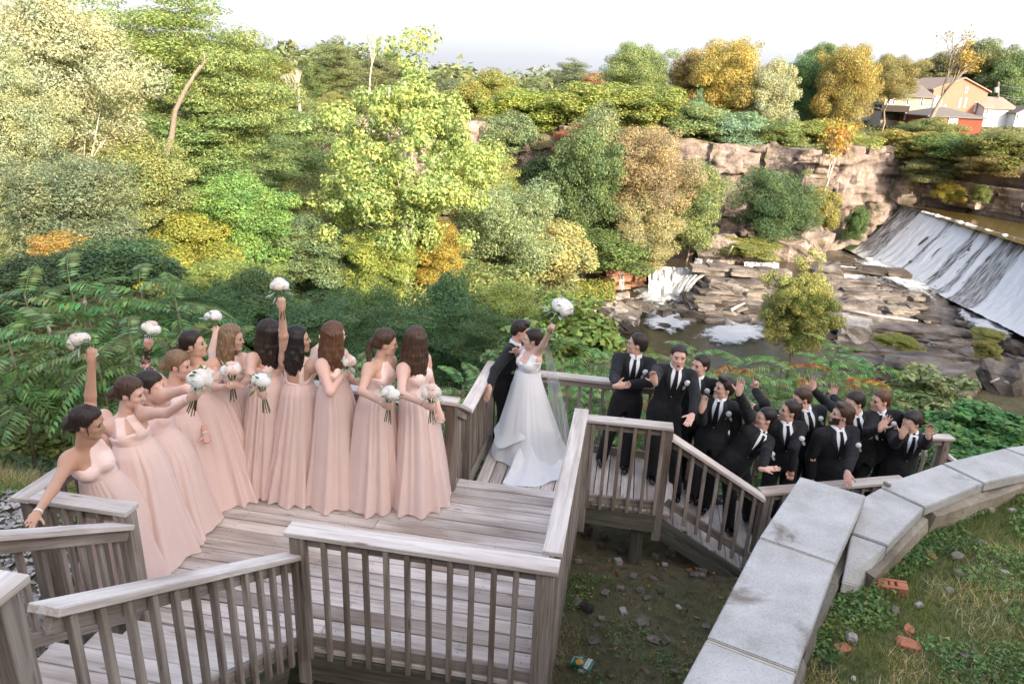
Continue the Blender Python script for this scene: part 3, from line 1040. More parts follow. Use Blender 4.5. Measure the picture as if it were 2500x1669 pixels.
# ------------------------------------------------------------------ rocks
def boulder(name, c, size, m, label, group, rot=None, cat='rock', var=9, sub=3, amp=0.17, parent=None):
    o = bpy.data.objects.new(name, rock_var(rock_mesh('q', sub, amp, 0.72, int(rr.integers(var))), m))
    link(o, parent)
    o.location = c
    o.scale = size
    o.rotation_euler = rot if rot is not None else (rr.uniform(-0.25, 0.25), rr.uniform(-0.25, 0.25), rr.uniform(0, 6.28))
    if label: tag(o, label, cat, group, 'thing')
    return o


def layer_ledge(name, label, rows, m=ROCK, group='layered rock ledges', thick=0.5, wid=2.6, cat='rock ledge'):
    """a ledge of stacked slabs: rows of (pixel left, pixel right, z of the front edge top, depth back)"""
    c0 = atz(*rows[0][0], rows[0][2])
    t = thing(name, label, cat, c0, group)
    for (pl, pr, z, dep) in rows:
        A, B = atz(*pl, z), atz(*pr, z)
        d = B - A
        L = np.linalg.norm(d)
        d /= L
        nn = np.array([-d[1], d[0], 0])
        if nn[1] < 0: nn = -nn
        s = 0.0
        while s < L:
            l = min(wid * rr.uniform(0.5, 1.5), L - s + 0.4)
            th_ = thick * rr.uniform(0.8, 1.2)
            a_ = A + d * s + nn * (dep / 2 + rr.uniform(-0.25, 0.25)) + np.array([0, 0, -th_ / 2 + rr.uniform(-0.07, 0.07)])
            b_ = a_ + d * (l + 0.05) + np.array([0, 0, rr.uniform(-0.05, 0.05)])
            rock_box('rock_slab', t, a_, b_, dep, th_, m, sub=3, amp=0.07)
            s += l
    return t


# the cliff: courses of big blocks along its foot line, each block a part
cliff = tag(bpy.data.objects.new('cliff', None), kind='structure')
link(cliff)
cliff.location = (0, 72, -5)


def cliff_run(x0, x1, zb, zt, off=0.0, wid=2.6, m=CLIFFM, step=1.35, lean=0.06):
    z = zb
    while z < zt:
        h = step * rr.uniform(0.7, 1.3)
        x = x0 + rr.uniform(-1, 0)
        while x < x1:
            l = wid * rr.uniform(0.5, 1.5)
            jut = rr.normal(0, 0.35)
            ya, yb = np.interp(x, CLX, CLY) + off, np.interp(x + l, CLX, CLY) + off
            dz = (z - zb) * lean
            if not (z + h > zt - 0.3 and rr.random() < 0.35):
                rock_box('rock_block', cliff, (x + 0.03, ya + jut + dz, z + h / 2), (x + l - 0.03, yb + jut + dz + rr.normal(0, 0.25), z + h / 2), 2.6, h - 0.04, m, sub=3, amp=0.09)
            x += l
        z += h


cliff_run(6, 27, -10.5, -1.4, off=.35, wid=3.4, step=2.3)
cliff_run(26.5, 36.5, -10.3, -1.6, off=-1.75, wid=2.6, step=1.7)
cliff_run(-32, 6, -8.5, -2.6, off=.2, wid=4.4, step=2.0)
cliff_run(38, 60, -6.6, -2.2, off=.2, wid=2.6, step=1.5)
cliff_run(38, 60, -6.6, -5.4, off=-.7, wid=1.4, step=.9)


def rock_face(name, x0, x1, zb, zt, off, m, amp=1.0):
    """one continuous weathered face behind the blocks, cracked by layered noise"""
    nx_, nz_ = int((x1 - x0) / .16), int((zt - zb) / .16)
    V = []
    for i in range(nx_ + 1):
        for k in range(nz_ + 1):
            x, z = x0 + (x1 - x0) * i / nx_, zb + (zt - zb) * k / nz_
            c = mnoise.cell(Vector((x * .27 + .25 * fbm((x * .3, z * .4, 1)), z * .50 + .15 * math.sin(x * .5), 3.0)))
            d = mnoise.cell(Vector((x * .8 + .3 * fbm((x, z, 4)), z * 1.25, 9.0)))
            y = float(np.interp(x, CLX, CLY)) + off - amp * (.9 * c + .35 * d) + .35 * fbm((x * .5, z * .5, 1)) + .16 * fbm((x * 1.6, z * 2.2, 5), 5) + (z - zb) * .10
            V.append((x, y, z + (.5 * fbm((x * .4, 0, 7)) if k == nz_ else 0)))
    F = np.array([(i * (nz_ + 1) + k, (i + 1) * (nz_ + 1) + k, (i + 1) * (nz_ + 1) + k + 1, i * (nz_ + 1) + k + 1) for i in range(nx_) for k in range(nz_)])
    return mo(name, V, F, m, cliff)


rock_face('rock_face', 4, 27.5, -10.8, -1.0, -1.2, CLIFFM)
rock_face('rock_face', 26.4, 36.6, -10.6, -1.3, -3.6, CLIFFM)
rock_face('rock_face', -33, 5, -9, -2.2, -1.0, CLIFFM)
rock_face('rock_face', 37.5, 60, -7, -1.9, -1.0, CLIFFM)

# stepped bed of layered rock between the dam and the stream
FARL = [(1740, 686, -10.1), (1850, 682, -10.1), (2050, 684, -10.1), (2200, 690, -10.1), (2300, 728, -10.5), (2400, 768, -10.8), (2520, 815, -11.0)]
NEARL = [(1665, 790, -12.15), (1860, 800, -12.15), (1950, 868, -12.55), (2060, 902, -12.75), (2300, 940, -12.85), (2400, 955, -12.85), (2520, 975, -12.85)]
nb, mb = 230, 150
V = []
fl_ = np.array([atz(*p) for p in FARL])
nl_ = np.array([atz(*p) for p in NEARL])
for i in range(nb):
    q = i / (nb - 1) * (len(FARL) - 1)
    k = min(int(q), len(FARL) - 2)
    A_ = fl_[k] + (fl_[k + 1] - fl_[k]) * (q - k)
    B_ = nl_[k] + (nl_[k + 1] - nl_[k]) * (q - k)
    for j in range(mb):
        t = j / (mb - 1)
        p = A_ + (B_ - A_) * t
        st_ = .30
        zz = p[2] + .75 * fbm((p[0] * .14, p[1] * .34, 2)) + .22 * fbm((p[0] * .6, p[1] * 1.0, 4))
        s_ = zz / st_
        fr_ = s_ - math.floor(s_)
        zq = (math.floor(s_) + (0 if fr_ < .55 else (fr_ - .55) / .45) ** 1.0) * st_ + .03 * fbm((p[0] * 2.2, p[1] * 2.2, 1))
        if t > .985 or t < .015: zq -= .5
        V.append((p[0], p[1], zq))
F = np.array([(i * mb + j, i * mb + j + 1, (i + 1) * mb + j + 1, (i + 1) * mb + j) for i in range(nb - 1) for j in range(mb - 1)])
o = mo('river_bed', V, F, ROCK)
o['kind'] = 'structure'
for k in range(120):
    q, t = rr.uniform(0, len(FARL) - 1.001), rr.uniform(.05, .97)
    kk = int(q)
    p = (fl_[kk] + (fl_[kk + 1] - fl_[kk]) * (q - kk)) * (1 - t) + (nl_[kk] + (nl_[kk + 1] - nl_[kk]) * (q - kk)) * t
    s_ = rr.uniform(.4, 1.1)
    boulder('river_slab', p + np.array([0, 0, .05]), (s_ * rr.uniform(1.4, 2.6), s_, s_ * .38), (ROCK, ROCKW, STONE, ROCK)[k % 4], 'loose flat slab of rock lying on the stepped river bed', 'loose slabs on the river bed', rot=(rr.uniform(-.1, .1), rr.uniform(-.1, .1), rr.uniform(-.4, .4)), var=9, sub=2)

# ledges (top to bottom, far to near)
layer_ledge('rock_ledge', 'iron stained red brown ledge left of the white cascade', [((1480, 664), (1572, 657), -10.5, 2.2), ((1470, 680), (1568, 672), -11.0, 2.0), ((1480, 697), (1562, 690), -11.5, 1.8)], REDROCK, thick=0.45, wid=1.8)
layer_ledge('rock_ledge', 'low blocky shelf crossing the upper pool with three trickles', [((1690, 650), (1830, 655), -9.3, 1.3), ((1710, 658), (1920, 662), -9.6, 1.2)], ROCK, thick=0.5, wid=1.6)
layer_ledge('rock_ledge', 'thin dark shelf below the left foot of the dam', [((2010, 650), (2215, 668), -9.5, 2.2), ((2120, 664), (2210, 672), -9.75, 1.5)], ROCKW, thick=0.35, wid=2.4)
layer_ledge('rock_ledge', 'broad layered outcrop right of the white cascade', [((1745, 690), (1990, 690), -10.15, 4.0), ((1735, 706), (1960, 708), -10.5, 4.0), ((1715, 722), (1930, 728), -10.9, 3.4), ((1690, 738), (1900, 745), -11.2, 3.0), ((1690, 752), (1910, 757), -11.45, 2.4), ((1655, 762), (1870, 775), -11.7, 2.0), ((1650, 778), (1875, 792), -11.95, 1.6)], ROCK, thick=0.42, wid=2.8)
layer_ledge('rock_ledge', 'wide layered outcrop below the middle of the dam', [((2060, 690), (2330, 708), -10.1, 5.0), ((2060, 706), (2330, 722), -10.35, 4.0), ((2060, 722), (2340, 740), -10.7, 3.4), ((2050, 742), (2330, 758), -11.0, 3.0), ((2060, 760), (2250, 775), -11.3, 2.6), ((2060, 778), (2300, 790), -11.5, 2.4)], ROCK, thick=0.42, wid=3.0)
layer_ledge('rock_ledge', 'dark block of rock at the lower right foot of the dam', [((2330, 722), (2420, 735), -10.5, 2.4), ((2340, 745), (2425, 755), -11.0, 2.0)], ROCKW, thick=0.6, wid=1.5)
layer_ledge('rock_ledge', 'long stepped ledge with yellow tufts at the right edge', [((2090, 800), (2500, 818), -11.3, 3.6), ((2080, 820), (2500, 838), -11.75, 3.0), ((2110, 838), (2500, 862), -12.1, 2.6)], ROCK, thick=0.5, wid=3.2)
layer_ledge('rock_ledge', 'massive lower ledge of pale blocks above the still water', [((2060, 856), (2500, 885), -12.0, 2.4), ((2090, 878), (2500, 930), -12.4, 2.0)], ROCK, thick=0.7, wid=3.0)
layer_ledge('rock_ledge', 'flat dark shelf at the foot of the small yellow tree', [((1790, 870), (2010, 862), -12.35, 2.2), ((1800, 882), (1990, 878), -12.6, 1.5)], ROCKW, thick=0.35, wid=2.0)

BLD = [  # px, py, z, size x, y, z, material, label
    (1762, 612, -9.2, 3.2, 2.6, 2.6, CLIFFM, 'big angular pale boulder below the pale green tree on the far bank'),
    (1722, 622, -9.5, 2.0, 1.8, 1.5, ROCK, 'smaller boulder tucked left of the big angular one'),
    (1795, 622, -9.6, 1.7, 1.6, 1.2, CLIFFM, 'low boulder right of the angular one beside a leaning stick'),
    (1925, 610, -9.2, 3.2, 2.6, 2.6, CLIFFM, 'pinkish boulder left of the pair under the dark round tree'),
    (1968, 600, -8.9, 3.0, 2.8, 3.2, CLIFFM, 'tall pinkish boulder right of the pair under the dark round tree'),
    (2015, 672, -10.0, 2.4, 2.0, 1.6, ROCK, 'brown boulder under the end of the drift log'),
    (2085, 803, -11.3, 2.3, 1.8, 1.3, STONEP, 'pale rounded boulder right of the small yellow tree'),
    (2100, 905, -12.3, 4.0, 2.4, 1.6, ROCK, 'long pale block at the water edge behind the sumac'),
    (2260, 935, -12.2, 5.0, 3.0, 2.6, ROCK, 'massive slanted block nearest the dark stream'),
    (2440, 940, -12.2, 3.0, 2.6, 3.0, ROCK, 'upright pale block at the right edge beside driftwood'),
    (2470, 860, -11.8, 2.4, 2.0, 1.6, ROCKW, 'dark rounded boulder on the ledge near the right edge'),
    (2210, 905, -12.0, 2.6, 2.2, 1.4, ROCKW, 'dark boulder wedged between the big pale blocks'),
    (1560, 752, -11.7, 1.9, 1.5, 1.0, STONE, 'tan flat topped stone at the end of the left rubble bank'),
    (1500, 765, -11.6, 2.2, 1.6, 0.9, STONEP, 'grey flat slab in the middle of the left rubble bank'),
    (1530, 780, -11.7, 1.6, 2.0, 0.9, STONE, 'tilted grey slab on the left rubble bank'),
    (1520, 800, -11.9, 1.9, 1.4, 0.7, ROCKW, 'dark wet stone at the tip of the left bank'),
    (1620, 772, -12.0, 0.9, 0.8, 0.9, ROCK, 'upright stone standing in the rapids'),
    (1640, 768, -12.0, 0.8, 0.7, 0.9, ROCK, 'brown stone right of the upright one in the rapids'),
    (1605, 800, -12.1, 1.5, 1.0, 0.5, ROCKW, 'wet black stone below the rapids'),
    (1740, 782, -12.05, 1.6, 0.9, 0.45, STONE, 'flat grey stone in front of the layered outcrop'),
    (1785, 790, -12.05, 1.9, 0.9, 0.4, STONEP, 'pale flat stone half sunk in the foam'),
    (1095, 640, -9.6, 3.0, 2.2, 2.6, ROCK, 'dark shingled boulder between the yellow bush and the willow'),
    (1130, 600, -8.4, 2.6, 2.0, 2.4, CLIFFM, 'sunlit rock face above the dark shingled boulder'),
    (1395, 655, -10.4, 2.2, 1.8, 1.4, CLIFFM, 'pale boulder at the right foot of the willow'),
]
for (x, y, z, sx_, sy_, sz_, m, lab) in BLD:
    boulder('boulder', atz(x, y, z), (sx_, sy_, sz_), m, lab, 'river boulders')
# rubble bank left of the cascade: countable stones
for k in range(70):
    x, y = rr.uniform(1200, 1560), rr.uniform(700, 800)
    if y < 700 + (x - 1200) * 0.05 or y > 745 + (x - 1200) * 0.17: continue
    s = rr.uniform(0.5, 1.3)
    boulder('bank_stone', atz(x, y, -11.5), (s * 1.3, s, s * 0.6), (STONE, STONEP, ROCK)[k % 3], 'loose broken stone on the rubble bank left of the cascade', 'stones of the rubble bank', var=6, sub=2)
for k in range(60):
    x, y = rr.uniform(1660, 2330), rr.uniform(895, 950)
    s = rr.uniform(0.3, 0.8)
    boulder('river_stone', atz(x, y, -12.65), (s * 1.4, s, s * 0.5), (STONE, STONEP, ROCKW)[k % 3], 'small flat stone in the shallow water behind the sumacs', 'stones in the shallows', var=6, sub=2)


# drift logs
def log(name, p, r, label, m=BARKP, cat='log', group=None):
    o = tube_obj(name, [np.array(q) for q in p], [r * (1 - 0.5 * i / (len(p) - 1)) for i in range(len(p))], m)
    return tag(o, label, cat, group)


def tube(pts, rad, n=8, cap=True):
    pts = [np.asarray(p, float) for p in pts]
    V, F = [], []
    prev = None
    for i, p in enumerate(pts):
        t = pts[min(i + 1, len(pts) - 1)] - pts[max(i - 1, 0)]
        t /= np.linalg.norm(t) + 1e-9
        if prev is None:
            a = np.cross(t, [0, 0, 1.0])
            if np.linalg.norm(a) < 0.1: a = np.cross(t, [1.0, 0, 0])
        else:
            a = prev - t * (prev @ t)
        a /= np.linalg.norm(a)
        prev = a
        b = np.cross(t, a)
        for k in range(n):
            an = 2 * math.pi * k / n
            V.append(p + rad[i] * (math.cos(an) * a + math.sin(an) * b))
    for i in range(len(pts) - 1):
        for k in range(n):
            k2 = (k + 1) % n
            F.append((i * n + k, i * n + k2, (i + 1) * n + k2, (i + 1) * n + k))
    if cap:
        F.append(tuple(range(n))[::-1])
        F.append(tuple(range((len(pts) - 1) * n, len(pts) * n)))
    return V, F


def tube_obj(name, pts, rad, m, parent=None, n=8):
    V, F = tube(pts, rad, n)
    return mo(name, V, F, m, parent, smooth=True)


log('drift_log', [atz(1975, 605, -8.9), atz(1995, 628, -9.2), atz(2030, 652, -9.6)], 0.30, 'grey drift log lying against the pinkish boulders')
log('drift_log', [atz(2065, 757, -11.0), atz(2150, 772, -11.1), atz(2240, 783, -11.2)], 0.13, 'thin pale branch lying along the layered outcrop')
log('drift_log', [atz(1785, 757, -11.3), atz(1800, 748, -11.2), atz(1818, 740, -11.1)], 0.13, 'short bleached stick on the lower ledge')
log('drift_log', [atz(1772, 628, -9.3), atz(1780, 614, -8.4), atz(1789, 602, -7.7)], 0.12, 'leaning stick propped beside the angular boulder')
log('drift_log', [atz(2330, 937, -12.3), atz(2380, 950, -12.4)], 0.22, 'sawn pale plank like log at the stream edge')
for k in range(9):
    x, y = 2390 + k * 7, 905 + (k * 37 % 30)
    log('drift_branch', [atz(x, y, -11.6), atz(x + 30 - k * 2, y - 22 + k * 3, -11.3)], 0.09, 'broken branch in the pile of driftwood between the pale blocks', cat='branch', group='driftwood pile')
log('drift_log', [atz(2400, 918, -11.5), atz(2452, 878, -10.9)], 0.2, 'thick leaning driftwood trunk over the branch pile')
# ------------------------------------------------------------------ foliage
def leaf_quads(P, Nn, s, aspect, rng, fold=0.0, tri=False):
    """diamond leaves at P facing Nn; returns verts, quads"""
    n = len(P)
    Nn = Nn / (np.linalg.norm(Nn, axis=1, keepdims=True) + 1e-9)
    r = rng.normal(size=(n, 3))
    a = np.cross(Nn, r)
    a /= np.linalg.norm(a, axis=1, keepdims=True) + 1e-9
    b = np.cross(Nn, a)
    sz = (s * rng.uniform(0.6, 1.35, n))[:, None]
    if tri:
        sz = sz * 1.22
        V = np.stack([P + a * sz, P - a * sz * .75 + b * sz * aspect, P - a * sz * .75 - b * sz * aspect + Nn * sz * fold], 1).reshape(-1, 3)
        return V, np.arange(3 * n).reshape(n, 3)
    V = np.stack([P + a * sz, P + b * sz * aspect + Nn * sz * fold, P - a * sz, P - b * sz * aspect + Nn * sz * fold], 1).reshape(-1, 3)
    F = np.arange(4 * n).reshape(n, 4)
    return V, F


def sph(rng, n):
    d = rng.normal(size=(n, 3))
    return d / np.linalg.norm(d, axis=1, keepdims=True)


def crown(seed, K, nleaf, s, rc, style='dense', aspect=0.55):
    rng = np.random.default_rng(seed)
    cs = []
    while len(cs) < K:
        p = rng.uniform(-1, 1, 3)
        q = np.linalg.norm(p)
        if q > 1 or q < 0.35: continue
        if style == 'bush' and p[2] < -0.7: continue
        if style == 'cone':
            if math.hypot(p[0], p[1]) > 0.5 * (1 - p[2]): continue
        if style == 'airy' and math.hypot(p[0], p[1]) > 0.95 - 0.75 * max(0, p[2]): continue
        if style == 'col' and math.hypot(p[0], p[1]) > 0.9 * (1 - abs(p[2]) ** 3): continue
        cs.append(p * (1 - 0.15 * rng.random()))
    cs = np.array(cs)
    # uneven outline: some clumps stick out, some are missing
    cs *= np.clip(1 + 0.20 * rng.normal(size=(K, 1)), .6, 1.22)
    rad = rc * rng.uniform(0.45, 1.45, K)
    wts = rad ** 2
    idx = rng.choice(K, nleaf, p=wts / wts.sum())
    d = sph(rng, nleaf)
    rr_ = rad[idx] * np.where(rng.random(nleaf) < 0.75, rng.uniform(0.78, 1.08, nleaf), rng.uniform(0.1, 1.25, nleaf))
    sq = {'feather': 0.32, 'airy': 0.8}.get(style, 0.75)
    off = d * rr_[:, None]
    off[:, 2] *= sq
    P = cs[idx] + off
    if style == 'feather':
        P[:, 2] -= 0.25 * (off[:, 0] ** 2 + off[:, 1] ** 2)
    up = np.array([0, 0, 0.55 if style != 'feather' else 1.1])
    Nn = d * 0.9 + up + rng.normal(size=(nleaf, 3)) * 0.45
    V, F = leaf_quads(P, Nn, s, aspect, rng, 0.12, s < .05)
    return mesh('crown', V, F, LEAF)


def trunk_mesh(seed, style, m, nl=9):
    """unit tree skeleton: base at z=-1, crown in the unit ball"""
    r = random.Random(int(seed))
    V, F = [], []

    def add(p, q):
        v, f = tube(p, q, 6)
        o = len(V)
        V.extend(v)
        F.extend([tuple(i + o for i in t) for t in f])
    r0 = 0.055
    pts = [np.array([0.05 * r.uniform(-1, 1) * i, 0.05 * r.uniform(-1, 1) * i, -1 + 1.75 * i / 6]) for i in range(7)]
    add(pts, [r0 * (1 - 0.75 * i / 6) for i in range(7)])
    for k in range(nl):
        i = r.choice([2, 3, 3, 4, 4])
        a = r.uniform(0, 6.28)
        L = r.uniform(0.35, 0.62)
        p0 = pts[i]
        e = np.array([math.cos(a), math.sin(a), r.uniform(0.25, 0.9)]) * L
        mid = p0 + e * 0.5 + np.array([0, 0, -0.05])
        add([p0, mid, p0 + e], [r0 * 0.42, r0 * 0.26, r0 * 0.08])
        for j in range(2):
            e2 = np.array([math.cos(a + r.uniform(-1, 1)), math.sin(a + r.uniform(-1, 1)), r.uniform(0, 0.8)]) * L * 0.45
            add([mid, mid + e2], [r0 * 0.2, r0 * 0.05])
    return mesh('trunk', V, F, m, True)


CR = {
    'dense': [crown(11, 110, 70000, 0.020, 0.24), crown(12, 95, 70000, 0.020, 0.26)],
    'big': [crown(13, 170, 110000, 0.0135, 0.20), crown(14, 150, 110000, 0.0135, 0.22)],
    'airy': [crown(15, 230, 44000, 0.0145, 0.12, 'airy', 0.75)],
    'feather': [crown(16, 150, 60000, 0.018, 0.27, 'feather', 0.45), crown(17, 140, 60000, 0.018, 0.27, 'feather', 0.45)],
    'bush': [crown(18, 100, 44000, 0.028, 0.27, 'bush'), crown(19, 90, 44000, 0.030, 0.28, 'bush')],
    'cone': [crown(20, 60, 9000, 0.05, 0.2, 'cone', 0.3)],
    'broad': [crown(21, 60, 5200, 0.085, 0.30, 'bush', 0.7)],
    'willow': [crown(22, 140, 52000, 0.020, 0.21, 'col', 0.4)],
    'sparse': [crown(23, 50, 2600, 0.030, 0.16, 'airy', 0.6)],
}
TR = {0: trunk_mesh(1, 'a', BARK), 1: trunk_mesh(2, 'a', BARK), 2: trunk_mesh(3, 'a', BARKP), 3: trunk_mesh(4, 'b', BARKP, 14)}


def tree(kind, cx, wpx, top, bot, Y, col, label, name='tree', trunk=0, group=None, cat=None, var=None, trunkvis=True, depth=None):
    dist = Y / (ray(cx, (top + bot) / 2)[1] / FPX)
    k = Y / (ray(cx, (top + bot) / 2)[1])
    c = atY(cx, (top + bot) / 2, Y)
    R = wpx / 2 * k
    RZ = (bot - top) / 2 * k / 0.97
    g = float(G(c[0], c[1]))
    t = thing(name, label, cat or ('bush' if kind in ('bush', 'broad') else 'tree'), (c[0], c[1], min(g, c[2] - RZ * 0.8)), group)
    var = random.randrange(len(CR[kind])) if var is None else var
    o = bpy.data.objects.new('crown', CR[kind][var])
    link(o, t)
    o.location = Vector(c) - t.location
    o.scale = (R * 0.86, R * (depth or 0.86), RZ * 0.86)
    o.rotation_euler = (0, 0, random.uniform(0, 6.28))
    if not any(q in label for q in ('orange', 'golden', 'red ', 'pink', 'tan', 'maple', 'rust', 'ochre', 'silvery', 'pale poplar')):
        col = (col[0] * .95, col[1] * 1.0, col[2] * .96)
    elif 'maple' in label or 'orange' in label:
        col = (col[0] * .88, col[1] * 1.06, col[2] * 1.5)
    o.color = (*[max(0.005, a * random.uniform(0.93, 1.07)) for a in col], 1)
    if trunkvis:
        h = c[2] - t.location.z
        o2 = bpy.data.objects.new('trunk', TR[trunk])
        link(o2, t)
        zs = (h + 0.45 * RZ) / 1.75
        o2.scale = (R * 0.62, R * 0.62, zs)
        o2.location = (0, 0, zs)
        o2.rotation_euler = (0, 0, random.uniform(0, 6.28))
    return t


